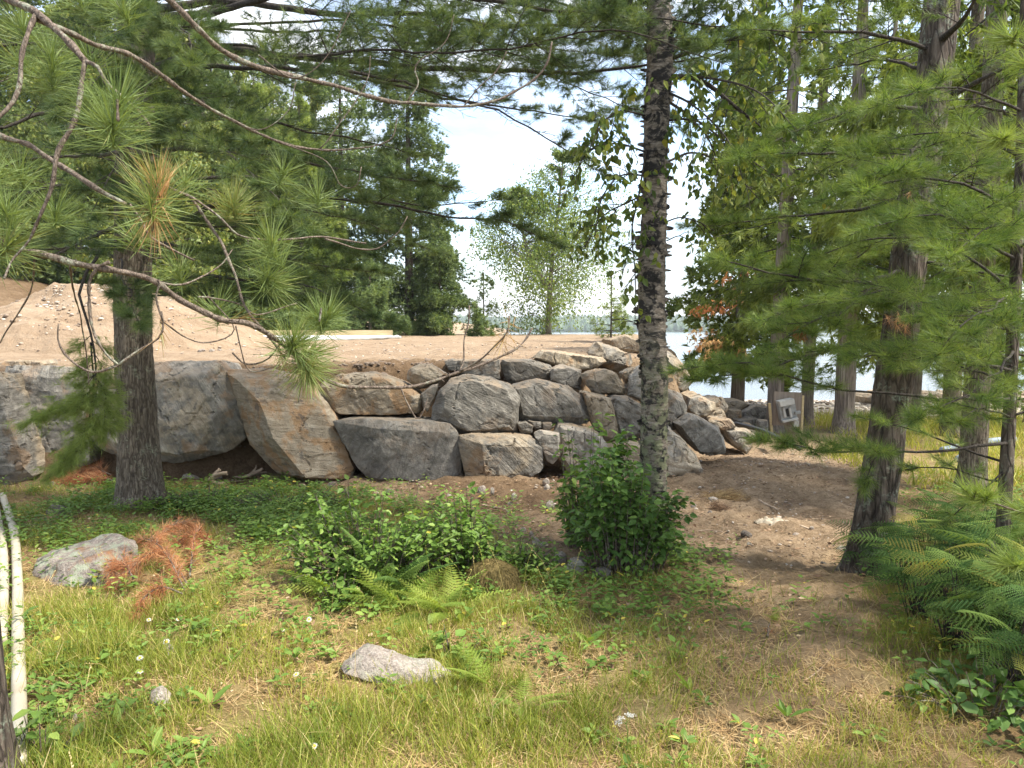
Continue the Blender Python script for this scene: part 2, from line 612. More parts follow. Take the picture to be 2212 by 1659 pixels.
def rock_mat(name, granite=False):
    """Object colour: R = share of tan weathering, G = brightness, B = lichen or dust."""
    m, N, L = M(name)
    oi = N.new('ShaderNodeObjectInfo')
    sep = N.new('ShaderNodeSeparateColor')
    L.new(oi.outputs['Color'], sep.inputs[0])
    tc = N.new('ShaderNodeTexCoord')
    off = N.new('ShaderNodeVectorMath')
    off.operation = 'ADD'
    sc = N.new('ShaderNodeVectorMath')
    sc.operation = 'SCALE'
    L.new(oi.outputs['Location'], sc.inputs[0])
    sc.inputs['Scale'].default_value = 3.7
    L.new(tc.outputs['Object'], off.inputs[0])
    L.new(sc.outputs[0], off.inputs[1])
    vr = N.new('ShaderNodeVectorRotate')
    vr.rotation_type = 'EULER_XYZ'
    cr = N.new('ShaderNodeCombineXYZ')
    rn = math_(N, L, 'MULTIPLY', math_(N, L, 'SUBTRACT', oi.outputs['Random'], .5), 2.2)
    L.new(rn, cr.inputs[0])
    L.new(math_(N, L, 'MULTIPLY', rn, -.9), cr.inputs[1])
    L.new(math_(N, L, 'MULTIPLY', rn, 2.5), cr.inputs[2])
    L.new(cr.outputs[0], vr.inputs['Rotation'])
    L.new(off.outputs[0], vr.inputs['Vector'])
    vec = vr.outputs[0]
    if granite:
        sp = ntex(N, L, vec, 70, 5, .75)
        bg = ntex(N, L, vec, 7, 5, .6)
        r = ramp(N, [(.33, (.085, .07, .06)), (.47, (.27, .225, .19)), (.60, (.45, .39, .335)), (.72, (.66, .61, .55))])
        L.new(math_(N, L, 'ADD', math_(N, L, 'MULTIPLY', sp, .6), math_(N, L, 'MULTIPLY', bg, .4)), r.inputs['Fac'])
        c = r.outputs['Color']
        ln = ntex(N, L, vec, 11, 6, .7)
        lr = ramp(N, [(.50, (0, 0, 0)), (.58, (1, 1, 1))])
        L.new(ln, lr.inputs['Fac'])
        c = mixc(N, L, math_(N, L, 'MULTIPLY', lr.outputs['Color'], sep.outputs['Blue']), c, (.40, .42, .31))
        nd = ntex(N, L, vec, 4.2, 5, .6)
        ndr = ramp(N, [(.55, (0, 0, 0)), (.66, (1, 1, 1))])
        L.new(nd, ndr.inputs['Fac'])
        c = mixc(N, L, math_(N, L, 'MULTIPLY', ndr.outputs['Color'], sep.outputs['Red']), c, (.34, .17, .085))
        h = math_(N, L, 'ADD', sp, math_(N, L, 'MULTIPLY', bg, 2.0))
        b = finish(N, L, mixc(N, L, 1.0, c, sep.outputs['Green'], 'MULTIPLY'), .88, .2, h, .8, .03)
        return m
    n1 = ntex(N, L, vec, 1.7, 6, .6, .5)
    n_2 = ntex(N, L, vec, 9, 8, .68, .3)
    mp = N.new('ShaderNodeMapping')
    mp.inputs['Rotation'].default_value = (.25, .35, 0)
    mp.inputs['Scale'].default_value = (2.5, 2.5, 15)
    L.new(vec, mp.inputs['Vector'])
    st = ntex(N, L, mp.outputs['Vector'], 1.0, 6, .6, .7)
    fine = ntex(N, L, vec, 55, 4, .65)
    g = ramp(N, [(.32, (.072, .065, .055)), (.5, (.20, .183, .156)), (.66, (.36, .332, .288))])
    L.new(math_(N, L, 'ADD', math_(N, L, 'MULTIPLY', n_2, .6), math_(N, L, 'MULTIPLY', st, .4)), g.inputs['Fac'])
    t = ramp(N, [(.32, (.135, .102, .068)), (.5, (.262, .215, .155)), (.66, (.40, .345, .27))])
    L.new(math_(N, L, 'ADD', math_(N, L, 'MULTIPLY', n_2, .5), math_(N, L, 'MULTIPLY', st, .5)), t.inputs['Fac'])
    # tan patches: threshold of the large noise moved by the red channel
    thr = math_(N, L, 'ADD', math_(N, L, 'ADD', n1, math_(N, L, 'MULTIPLY', math_(N, L, 'SUBTRACT', n_2, .5), .35)), math_(N, L, 'SUBTRACT', sep.outputs['Red'], .53))
    tr = ramp(N, [(.44, (0, 0, 0)), (.54, (1, 1, 1))])
    L.new(thr, tr.inputs['Fac'])
    c = mixc(N, L, tr.outputs['Color'], g.outputs['Color'], t.outputs['Color'])
    # rust stains
    ru = ntex(N, L, vec, 3.1, 5, .6)
    rr = ramp(N, [(.54, (0, 0, 0)), (.62, (1, 1, 1))])
    L.new(math_(N, L, 'ADD', ru, math_(N, L, 'MULTIPLY', math_(N, L, 'SUBTRACT', oi.outputs['Alpha'], .5), .2)), rr.inputs['Fac'])
    c = mixc(N, L, math_(N, L, 'MULTIPLY', math_(N, L, 'MULTIPLY', rr.outputs['Color'], sep.outputs['Red']), .85), c, (.30, .165, .07))
    # dark slate scars
    ds = ntex(N, L, vec, 4.3, 6, .62, .5)
    dr = ramp(N, [(.62, (0, 0, 0)), (.67, (1, 1, 1))])
    L.new(ds, dr.inputs['Fac'])
    c = mixc(N, L, math_(N, L, 'MULTIPLY', dr.outputs['Color'], .6), c, (.062, .062, .064))
    # pale scratches left by the excavator
    mw = N.new('ShaderNodeMapping')
    mw.inputs['Rotation'].default_value = (.9, .5, .4)
    mw.inputs['Scale'].default_value = (9, 60, 14)
    L.new(vec, mw.inputs['Vector'])
    sw = ntex(N, L, mw.outputs['Vector'], 1.0, 4, .7, 1.2)
    swr = ramp(N, [(.63, (0, 0, 0)), (.72, (1, 1, 1))])
    L.new(sw, swr.inputs['Fac'])
    c = mixc(N, L, math_(N, L, 'MULTIPLY', swr.outputs['Color'], .55), c, (.48, .46, .42))
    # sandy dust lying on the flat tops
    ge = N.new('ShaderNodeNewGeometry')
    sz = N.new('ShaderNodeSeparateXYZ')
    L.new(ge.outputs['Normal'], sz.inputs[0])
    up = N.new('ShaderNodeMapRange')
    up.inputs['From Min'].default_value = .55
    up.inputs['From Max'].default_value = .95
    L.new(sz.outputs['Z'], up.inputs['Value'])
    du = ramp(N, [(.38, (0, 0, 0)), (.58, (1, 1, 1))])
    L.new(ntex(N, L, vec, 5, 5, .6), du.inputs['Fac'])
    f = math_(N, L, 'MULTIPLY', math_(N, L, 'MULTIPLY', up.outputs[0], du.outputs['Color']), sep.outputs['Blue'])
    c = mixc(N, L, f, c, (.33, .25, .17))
    vc = N.new('ShaderNodeTexVoronoi')
    vc.feature = 'DISTANCE_TO_EDGE'
    vc.inputs['Scale'].default_value = 3.4
    wv = N.new('ShaderNodeVectorMath')
    wv.operation = 'ADD'
    wn_ = N.new('ShaderNodeTexNoise')
    wn_.inputs['Scale'].default_value = 3.0
    wn_.inputs['Detail'].default_value = 5
    L.new(vec, wn_.inputs['Vector'])
    L.new(vec, wv.inputs[0])
    L.new(wn_.outputs['Color'], wv.inputs[1])
    L.new(wv.outputs[0], vc.inputs['Vector'])
    vr_ = ramp(N, [(.0, (1, 1, 1)), (.018, (0, 0, 0))])
    L.new(vc.outputs['Distance'], vr_.inputs['Fac'])
    ck = math_(N, L, 'MULTIPLY', vr_.outputs['Color'], swr2 := ramp(N, [(.5, (0, 0, 0)), (.6, (1, 1, 1))]).outputs['Color'])
    L.new(n_2, swr2.node.inputs['Fac'])
    c = mixc(N, L, math_(N, L, 'MULTIPLY', ck, .8), c, (.03, .027, .024))
    c = mixc(N, L, 1.0, c, sep.outputs['Green'], 'MULTIPLY')
    h = math_(N, L, 'ADD', math_(N, L, 'MULTIPLY', st, 1.4), math_(N, L, 'ADD', n_2, math_(N, L, 'MULTIPLY', fine, .35)))
    finish(N, L, c, .85, .25, h, .75, .04)
    return m


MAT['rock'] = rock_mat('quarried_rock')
MAT['granite'] = rock_mat('lichen_granite', True)


def plain(name, col, col2=None, scale=20, rough=.7, spec=.3, bs=.3):
    m, N, L = M(name)
    tc = N.new('ShaderNodeTexCoord')
    a = ntex(N, L, tc.outputs['Object'], scale, 5, .6)
    r = ramp(N, [(.35, col), (.68, col2 or col)])
    L.new(a, r.inputs['Fac'])
    finish(N, L, r.outputs['Color'], rough, spec, a, bs, .005)
    return m


def wood(name, c1, c2, axis=0, rough=.75):
    m, N, L = M(name)
    tc = N.new('ShaderNodeTexCoord')
    mp = N.new('ShaderNodeMapping')
    s = [30, 30, 30]
    s[axis] = 1.5
    mp.inputs['Scale'].default_value = s
    L.new(tc.outputs['Object'], mp.inputs['Vector'])
    a = ntex(N, L, mp.outputs['Vector'], 1.0, 5, .6, .5)
    r = ramp(N, [(.3, c1), (.7, c2)])
    L.new(a, r.inputs['Fac'])
    finish(N, L, r.outputs['Color'], rough, .2, a, .3, .004)
    return m


MAT['pipe'] = plain('weathered_white_plastic', (.38, .32, .22), (.47, .43, .34), 5, .5, .4, .15)
MAT['concrete'] = plain('fresh_concrete', (.55, .55, .54), (.72, .72, .71), 12, .8, .2)
MAT['lumber'] = wood('yellow_lumber', (.40, .31, .16), (.54, .44, .26))
MAT['plywood'] = wood('grey_plywood', (.17, .135, .11), (.27, .225, .18), 2)
MAT['driftwood'] = wood('dead_wood', (.22, .15, .10), (.46, .36, .26))
MAT['grey_metal'] = plain('grey_painted_metal', (.19, .20, .20), (.27, .28, .275), 14, .45, .5, .1)
MAT['white_metal'] = plain('white_painted_metal', (.34, .34, .32), (.44, .44, .42), 14, .4, .5, .1)
MAT['black_hole'] = plain('black_plastic', (.012, .012, .013), (.02, .02, .02), 10, .5, .4, .1)
MAT['hose'] = plain('black_hose', (.02, .02, .022), (.04, .04, .042), 10, .45, .5, .1)
MAT['bluepipe'] = plain('dusty_blue_grey_plastic', (.17, .21, .25), (.26, .30, .34), 12, .5, .4, .1)
MAT['rag'] = plain('pale_canvas', (.34, .285, .21), (.48, .42, .33), 20, .9, .1)
MAT['moss'] = plain('dry_moss', (.07, .055, .02), (.17, .125, .05), 35, .95, .1, .9)


def ground_mat():
    m, N, L = M('ground_soil')
    ge = N.new('ShaderNodeNewGeometry')
    pos = ge.outputs['Position']
    n_f = ntex(N, L, pos, 42, 6, .68)
    n_m = ntex(N, L, pos, 7, 6, .62)
    n_l = ntex(N, L, pos, 1.3, 5, .6)
    # forest-floor litter: dead needles and dry grass over brown soil
    mpx = N.new('ShaderNodeMapping')
    mpx.inputs['Scale'].default_value = (30, 110, 30)
    mpx.inputs['Rotation'].default_value = (0, 0, .5)
    L.new(pos, mpx.inputs['Vector'])
    fib = ntex(N, L, mpx.outputs['Vector'], 1.0, 4, .7, 2.5)
    lit = ramp(N, [(.30, (.10, .06, .033)), (.46, (.24, .155, .075)), (.58, (.38, .265, .13)), (.72, (.52, .40, .22))])
    L.new(math_(N, L, 'ADD', math_(N, L, 'MULTIPLY', fib, .55), math_(N, L, 'MULTIPLY', n_m, .45)), lit.inputs['Fac'])
    gr = ramp(N, [(.42, (0, 0, 0)), (.62, (1, 1, 1))])
    L.new(math_(N, L, 'ADD', math_(N, L, 'MULTIPLY', n_l, .6), math_(N, L, 'MULTIPLY', n_m, .4)), gr.inputs['Fac'])
    c_l = mixc(N, L, math_(N, L, 'MULTIPLY', gr.outputs['Color'], math_(N, L, 'MULTIPLY', attr(N, 'green'), .75)), lit.outputs['Color'], (.20, .205, .05))
    soil = ramp(N, [(.30, (.11, .074, .044)), (.48, (.27, .19, .118)), (.62, (.395, .29, .19)), (.75, (.53, .43, .325))])
    L.new(math_(N, L, 'ADD', math_(N, L, 'MULTIPLY', n_f, .5), math_(N, L, 'MULTIPLY', n_m, .5)), soil.inputs['Fac'])
    mps = N.new('ShaderNodeMapping')
    mps.inputs['Scale'].default_value = (.5, 5, 3)
    L.new(pos, mps.inputs['Vector'])
    trk = ntex(N, L, mps.outputs['Vector'], 1.0, 5, .6, .4)
    sand = ramp(N, [(.30, (.19, .125, .08)), (.46, (.295, .212, .14)), (.60, (.365, .272, .188)), (.75, (.46, .375, .28))])
    L.new(math_(N, L, 'ADD', math_(N, L, 'MULTIPLY', trk, .6), math_(N, L, 'MULTIPLY', n_f, .4)), sand.inputs['Fac'])
    stone = N.new('ShaderNodeTexVoronoi')
    stone.inputs['Scale'].default_value = 9
    L.new(pos, stone.inputs['Vector'])
    st = ramp(N, [(.0, (.30, .24, .18)), (.5, (.48, .42, .35)), (1, (.66, .61, .54))])
    L.new(stone.outputs['Color'], st.inputs['Fac'])
    wet = mixc(N, L, 1.0, soil.outputs['Color'], (.50, .46, .43), 'MULTIPLY')
    sl = mixc(N, L, attr(N, 'damp'), soil.outputs['Color'], wet)
    c = mixc(N, L, attr(N, 'soil'), c_l, sl)
    c = mixc(N, L, attr(N, 'sandy'), c, sand.outputs['Color'])
    c = mixc(N, L, attr(N, 'beach'), c, st.outputs['Color'])
    h = math_(N, L, 'ADD', math_(N, L, 'MULTIPLY', n_m, 2.0), math_(N, L, 'ADD', n_f, math_(N, L, 'MULTIPLY', fib, .4)))
    finish(N, L, c, .95, .1, h, .9, .03)
    return m


MAT['ground'] = ground_mat()


def water_mat():
    m, N, L = M('lake_water')
    ge = N.new('ShaderNodeNewGeometry')
    mp = N.new('ShaderNodeMapping')
    mp.inputs['Scale'].default_value = (1.2, 2.6, 1)
    L.new(ge.outputs['Position'], mp.inputs['Vector'])
    a = ntex(N, L, mp.outputs['Vector'], .9, 5, .6)
    b = finish(N, L, (.12, .15, .19), .12, .5, a, .35, .12)
    b.inputs['IOR'].default_value = 1.33
    return m


MAT['water'] = water_mat()

# ------------------------------------------------------------------ the setting: ground, lake, far shore
def lawn_limit(x):
    return np.interp(x, [-9, -3.0, -2, -1.2, -.43, .15, .5, 2.3, 3.2, 4.5, 9], [8.5, 8.3, 8.15, 7.5, 6.7, 5.75, 5.35, 5.2, 6.6, 8.6, 9.5])


def path_mask(x, y):
    cx = np.interp(y, [0, 2.9, 3.8, 5.25, 7.3, 9, 14], [0.9, 1.15, 1.38, 1.85, 2.65, 3.6, 6.0])
    w = np.interp(y, [0, 3, 5, 7], [.45, .55, .85, 1.2])
    return np.exp(-((x - cx) / w) ** 2)


def make_ground():
    ys = np.concatenate([np.arange(-4, 1.5, .25), np.arange(1.5, 7.5, .045), np.arange(7.5, 13, .06), np.geomspace(13, 60, 110), [90, 200, 600, 2500]])
    u = np.linspace(-1, 1, 381)
    xs = np.concatenate([[-2500, -600, -150, -70], 34 * np.sign(u) * (0.22 * np.abs(u) + 0.78 * np.abs(u) ** 3), [70, 150, 600, 2500]])
    X, Y = np.meshgrid(xs, ys)
    x, y = X.ravel(), Y.ravel()
    z = ground(x, y)
    near = sst(34, 14, y) * sst(24, 12, np.abs(x))
    c = crest(x, y)
    lim = lawn_limit(x)
    soil = sst(-.35, .45, y - lim + .35 * n2(x, y, 1.7, 21, 3))
    soil = soil * sst(5.0, 4.0, x + .5 * n2(x, y, .9, 23, 2) - .25 * (y - 8) * 0) * 1.0
    soil = np.maximum(soil, sst(-.1, .3, c + 1.0) * sst(.25, -.1, c))
    soil = np.maximum(soil, .75 * np.clip(path_mask(x, y) * 1.1 + .35 * n2(x, y, 2.2, 25, 3), 0, 1) * sst(2.0, 4.2, y))
    sandy = sst(-.25, .35, c + .25 * n2(x, y, 1.4, 27, 4)) * sst(-11.5, -10.0, x + .6 * n2(x, y, .6, 29, 2))
    sandy = sandy * (1 - .9 * sst(1.0, .45, c + .3 * n2(x, y, 2.2, 28, 3)) * sst(-5.5, -4.0, x) * sst(1.0, .2, x))
    soil = np.maximum(soil, sst(1.1, .6, c) * sst(-.6, -.2, c))
    sandy = np.maximum(sandy, .55 * sst(8.6, 10.5, y) * sst(.6, .0, c + .7) * sst(1.8, 2.6, x) * sst(5.6, 4.4, x - .25 * (y - 9)))
    beach = sst(15, 19, y + 1.2 * n2(x, y, .5, 31, 3)) * sst(-.6, -1.2, c) * sst(2.5, 4, x)
    green = sst(.4, -.6, y - lim + .5 * n2(x, y, 1.1, 33, 3)) * (1 - .85 * path_mask(x, y))
    green = np.maximum(green, sst(4.2, 5.2, x) * sst(8, 9, y) * sst(17, 15, y))
    damp = np.exp(-(((x + .1) / 1.3) ** 2 + ((y - 7.6) / 1.2) ** 2)) + sst(-2.6, -3.4, x) * sst(7.6, 8.4, y) + sst(-.75, -.3, c) * sst(.9, .3, c) * sst(1.6, .6, x)
    damp = np.clip(damp + .3 * n2(x, y, 1.5, 40, 3), 0, 1)
    rough = soil * (1 - .6 * sandy)
    z = z + near * (.018 + .03 * rough) * n2(x, y, 4.5, 35, 4) + near * (.006 + .016 * rough) * n2(x, y, 16, 37, 3)
    z = z + .035 * sst(-.3, 0, c) * sst(.9, .25, c) * n2(x, y, 9, 39, 4)       # churned earth along the rim of the fill
    z = z + .034 * sst(.6, 1.4, c) * near * (n2(x * .35, y, 5.0, 38, 2) + .6 * n2(x, y, 3, 36, 3)) * sst(34, 24, y)
    V = np.stack([x, y, z], -1)
    nx, ny = len(xs), len(ys)
    i = (np.arange(ny - 1)[:, None] * nx + np.arange(nx - 1)[None]).ravel()
    F = np.concatenate([np.stack([i, i + 1, i + nx + 1], -1), np.stack([i, i + nx + 1, i + nx], -1)])
    g = Geo()
    g.add(V, F)
    o = g.build('ground', MAT['ground'], smooth=True, attrs=dict(soil=soil, sandy=sandy, beach=beach, green=green, damp=damp))
    tag(o, 'forest floor, dug brown soil and levelled sand fill under everything', 'ground', None, 'structure')


make_ground()


def make_lake():
    g = Geo()
    xs = np.linspace(-2400, 2400, 25)
    ys = np.array([14, 40, 80, 160, 320, 640, 1200, 2400.0])
    X, Y = np.meshgrid(xs, ys)
    V = np.stack([X.ravel(), Y.ravel(), np.full(X.size, -1.02)], -1)
    nx = len(xs)
    i = (np.arange(len(ys) - 1)[:, None] * nx + np.arange(nx - 1)[None]).ravel()
    g.add(V, np.concatenate([np.stack([i, i + 1, i + nx + 1], -1), np.stack([i, i + nx + 1, i + nx], -1)]))
    tag(g.build('lake', MAT['water'], smooth=True), 'pale calm lake behind the trees', 'lake', None, 'structure')


make_lake()


def make_far_shore():
    rng = np.random.default_rng(5)
    xs = np.linspace(-1500, 1500, 300)
    ys = np.linspace(820, 1500, 24)
    X, Y = np.meshgrid(xs, ys)
    x, y = X.ravel(), Y.ravel()
    def hz(x, y):
        return -1.5 + sst(822, 850, y + 12 * n2(x, y, .01, 41, 3)) * 2.0 + sst(840, 1300, y) * (13 + 9 * n2(x, y, .0035, 43, 3))
    g = Geo()
    nx = len(xs)
    i = (np.arange(len(ys) - 1)[:, None] * nx + np.arange(nx - 1)[None]).ravel()
    g.add(np.stack([x, y, hz(x, y)], -1), np.concatenate([np.stack([i, i + 1, i + nx + 1], -1), np.stack([i, i + nx + 1, i + nx], -1)]), .4)
    tag(g.build('far_shore', MAT['farwood'], smooth=True), 'low wooded hills across the lake', 'hills', None, 'structure')
    # the wood that covers them
    N = 9000
    x = rng.uniform(-900, 900, N)
    y = 834 + 480 * rng.uniform(0, 1, N) ** 1.6
    z = hz(x, y)
    h = 5 + 9 * rng.beta(2, 3, N) * (1 + .35 * n2(x, y, .02, 45, 2))
    w = h * rng.uniform(.22, .62, N)
    k = 7
    a = np.linspace(0, 2 * np.pi, k, endpoint=False)
    T = [[0, 0, 0]] + [[.18, .75 * math.cos(t) * (1 + .25 * (-1) ** j), .75 * math.sin(t)] for j, t in enumerate(a)] + \
        [[.55, .7 * math.cos(t + .4), .7 * math.sin(t + .4) * (1 + .3 * (-1) ** j)] for j, t in enumerate(a)] + [[1, 0, 0]]
    F = []
    for j in range(k):
        j2 = (j + 1) % k
        F += [[0, 1 + j2, 1 + j], [1 + j, 1 + j2, 1 + k + j], [1 + j2, 1 + k + j2, 1 + k + j], [1 + k + j, 1 + k + j2, 1 + 2 * k]]
    D = np.tile([[0, 0, 1.0]], (N, 1)) + rng.normal(0, .04, (N, 3))
    g = Geo()
    inst(g, T, F, np.stack([x, y, z - .5], -1), frames(D, rvec(rng, N)), np.stack([h, w, w], -1), rng.uniform(0, 1, N))
    tag(g.build('far_forest', MAT['farwood']), 'hazy green wood along the opposite lake shore', 'forest', None, 'stuff')


make_far_shore()


def make_mound():
    c = P(205, 765, 16.6)
    xs = np.linspace(-4.6, 4.4, 150)
    ys = np.linspace(-3.4, 3.6, 110)
    X, Y = np.meshgrid(xs, ys)
    x, y = X.ravel(), Y.ravel()
    r = np.sqrt((x / np.where(x > 0, 4.1, 2.9)) ** 2 + (y / 3.0) ** 2) + .07 * n2(x + 5, y, .9, 51, 3)
    h = 1.62 * np.clip(1 - r, 0, 1) ** .8
    h = np.minimum(h, 1.36 + .05 * n2(x, y, 1.2, 53, 2) - .02 * np.abs(x))
    h = h + .05 * n2(x, y, 3, 55, 4) * sst(0, .2, h) + .035 * n2(x, y, 12, 57, 3) * sst(0, .1, h)
    wx, wy = x + c[0], y + c[1]
    z = ground(wx, wy) + h - .03 - .15 * sst(.95, 1.1, r)
    g = Geo()
    nx = len(xs)
    i = (np.arange(len(ys) - 1)[:, None] * nx + np.arange(nx - 1)[None]).ravel()
    g.add(np.stack([wx, wy, z], -1), np.concatenate([np.stack([i, i + 1, i + nx + 1], -1), np.stack([i, i + nx + 1, i + nx], -1)]))
    n = len(x)
    o = g.build('sand_mound', MAT['ground'], smooth=True, attrs=dict(soil=np.zeros(n), sandy=np.ones(n), beach=np.zeros(n), green=np.zeros(n)))
    tag(o, 'wide heap of stony beige sand behind the left pine trunk', 'sand mound', None, 'structure')


make_mound()


# ------------------------------------------------------------------ rocks
def rock_from_points(name, pts, label, cat, color, mat='rock', voxel=.024, amp=1.0, seed=0, group=None):
    """A broken block: the convex hull of a few corner points, its corners chipped off by planes, then cracked and roughened."""
    pts = np.asarray(pts, float)
    base = np.array([pts[:, 0].mean(), pts[:, 1].mean(), pts[:, 2].min()])
    bm = bmesh.new()
    for p in pts - base:
        bm.verts.new(p)
    r = bmesh.ops.convex_hull(bm, input=bm.verts)
    bmesh.ops.delete(bm, geom=list({e for e in r['geom_interior'] + r['geom_unused'] if isinstance(e, bmesh.types.BMVert)}), context='VERTS')
    bmesh.ops.recalc_face_normals(bm, faces=bm.faces)
    lim = voxel * 1.25
    for _ in range(9):
        long_ = [e for e in bm.edges if e.calc_length() > lim]
        if not long_:
            break
        bmesh.ops.subdivide_edges(bm, edges=long_, cuts=1)
        bmesh.ops.triangulate(bm, faces=[f for f in bm.faces if len(f.verts) > 3])
    m2 = bpy.data.meshes.new(name)
    bm.to_mesh(m2)
    bm.free()
    n = len(m2.vertices)
    co = np.empty(n * 3, np.float32)
    m2.vertices.foreach_get('co', co)
    co = co.reshape(-1, 3).astype(float)
    size = np.ptp(co, axis=0).max()
    s = min(1.0, size / .8)
    rs = np.random.default_rng(seed + 99)
    # chips: planes that shave corners and edges
    c0 = co.mean(0)
    for _ in range(9 if mat == 'rock' else 14):
        d_ = rvec(rs, 1)[0]
        h = (co - c0) @ d_
        off = h.max() - (rs.uniform(.012, .055) if mat == 'rock' else rs.uniform(.02, .08)) * size
        co = co - d_[None] * np.maximum(h - off, 0)[:, None]
    m2.vertices.foreach_set('co', co.astype(np.float32).ravel())
    m2.update()
    no = np.empty(n * 3, np.float32)
    m2.vertices.foreach_get('normal', no)
    no = no.reshape(-1, 3)
    q = co + seed * 7.31
    ax = nrm(np.array([rs.normal(0, .6), rs.normal(0, .6), 1.0]))
    lam = rs.uniform(.09, .26)
    la = rs.uniform(.2, 1.0)
    step = (q @ ax + .035 * noise(q * 3.0, seed + 2)) / (lam * s + .015)
    fr = step - np.floor(step)
    bx = nrm(np.array([1, rs.normal(0, .6), rs.normal(0, .4)]))
    cell = np.floor(q @ bx / (.30 * s + .02) + .25 * noise(q * 2.2, seed + 4)).astype(np.int64)
    ledge = _hash(np.floor(step).astype(np.int64), cell, np.zeros(n, np.int64), seed) - .5
    d = .014 * fbm(q * 2.0, 2, seed) + .034 * la * ledge * sst(0, .08, fr) * sst(1, .92, fr)
    crack = np.abs(fbm(q * 2.6, 3, seed + 5))
    d = d - .022 * sst(.05, .0, crack) + .007 * fbm(q * 9, 3, seed + 9) + .0035 * fbm(q * 32, 2, seed + 13)
    if mat == 'granite':
        d = .016 * fbm(q * 3.0, 3, seed) + .010 * fbm(q * 10, 3, seed + 3) + .004 * fbm(q * 30, 2, seed + 5)
    co = co + no * (d * amp * s)[:, None]
    m2.vertices.foreach_set('co', co.astype(np.float32).ravel())
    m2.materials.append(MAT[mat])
    m2.polygons.foreach_set('use_smooth', np.ones(len(m2.polygons), bool))
    m2.update()
    m2.set_sharp_from_angle(angle=math.radians(28 if mat == 'rock' else 45))
    o = bpy.data.objects.new(name, m2)
    COL.objects.link(o)
    o.location = base
    o.color = tuple(color) if len(color) == 4 else (*color, .5)
    return tag(o, label, cat, group)


BSEED = [0]


def boulder(outline, d, thick, tan, label, bright=1.0, dust=.5, bulge=.10, name='boulder', inner=None, back=.86, tilt=0.0, voxel=None, amp=1.0, group='rocks of the retaining wall', cat='boulder', dip=.05, rust=.5):
    """outline: (u, v) corners of the face turned to the camera at depth d; inner: extra (u, v, depth offset) corners."""
    BSEED[0] += 1
    rng = np.random.default_rng(BSEED[0] * 13 + 1)
    o2 = np.array(outline, float)
    v0, v1 = o2[:, 1].min(), o2[:, 1].max()
    pts = []
    for u, v in o2:
        up = (v1 - v) / max(v1 - v0, 1)                       # 1 at the top
        pts.append(P(u, v, d + rng.uniform(0, dip) + tilt * up))
    c = o2.mean(0)
    for u, v in (o2 - c) * .80 + c:
        up = (v1 - v) / max(v1 - v0, 1)
        pts.append(P(u, v, d - bulge * rng.uniform(.55, 1.0) + tilt * up))
    for u, v, dd in (inner or []):
        pts.append(P(u, v, d + dd))
    front = np.array([P(u, v, d) for u, v in o2])
    m = front.mean(0)
    for p in front:
        q = (p - m) * (back + rng.uniform(-.10, .06)) + m
        q[1] = d + thick * rng.uniform(.8, 1.05) + tilt * .7
        pts.append(q)
    size = np.ptp(np.array(pts), axis=0).max()
    vx = voxel or max(.012, min(.026, size / 48))
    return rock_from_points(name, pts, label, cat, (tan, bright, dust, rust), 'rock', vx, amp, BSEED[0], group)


# bottom and second rows, left to right
boulder([(-250, 806), (-120, 796), (3, 803), (12, 860), (40, 930), (64, 985), (72, 1030), (32, 1050), (-230, 1055)], 8.55, .8, .50, 'grey and tan boulder at the left end of the wall beside the pine bough', .95, .4)
boulder([(6, 790), (122, 789), (182, 800), (184, 960), (130, 1012), (60, 1004), (18, 920)], 9.0, .9, .40, 'flat-topped grey boulder behind the hanging pine bough', 1.1, .7)
boulder([(158, 936), (176, 925), (196, 945), (197, 1000), (166, 1012), (155, 985)], 8.7, .35, .30, 'narrow upright grey stone in the dark gap left of the round boulder', .85, .2, .05)
boulder([(188, 946), (196, 850), (232, 802), (302, 779), (470, 780), (494, 808), (521, 850), (528, 945), (506, 977), (440, 990), (383, 1001), (340, 989), (253, 986), (211, 966)], 8.75, 1.0, .50,
        'large rounded grey boulder behind the left pine trunk', 1.25, .5, .20, inner=[(420, 830, -.05), (470, 900, -.2), (390, 940, -.24)])
boulder([(484, 793), (562, 789), (642, 819), (690, 872), (724, 910), (742, 960), (765, 1014), (761, 1034), (664, 1038), (598, 1018), (541, 960), (515, 875), (499, 826)], 8.7, .85, .74,
        'tall tan boulder leaning right with a rust stained face', 1.12, .5, .05, rust=.74, inner=[(560, 868, -.34), (590, 945, -.40), (660, 1032, -.36), (575, 903, -.37)])
boulder([(681, 832), (733, 808), (779, 806), (839, 811), (881, 839), (916, 860), (922, 883), (902, 902), (779, 905), (712, 903), (684, 878)], 9.2, .8, .72,
        'tan slab lying on the dark square block', 1.1, .6, .10, rust=.62, inner=[(800, 850, -.12), (740, 840, -.08)])
boulder([(721, 911), (797, 906), (937, 914), (972, 918), (988, 934), (1004, 983), (1001, 1022), (988, 1048), (944, 1046), (860, 1049), (793, 1031), (762, 998), (741, 948)], 8.62, .9, .17,
        'big dark grey square-faced block in the bottom row', .95, .6, .05, inner=[(810, 925, -.11), (965, 935, -.08), (985, 1025, -.06), (850, 1040, -.10), (945, 1042, -.10), (780, 950, -.02)], dip=.02, amp=.6)
boulder([(988, 944), (1015, 940), (1148, 946), (1173, 960), (1176, 1012), (1141, 1038), (1050, 1056), (1008, 1046), (1000, 994)], 8.5, .85, .55,
        'tan and grey block with a flat earthy top right of the dark square block', .98, .9, .05, inner=[(1042, 960, -.12), (1050, 1048, -.12), (1165, 972, -.06)], dip=.02)
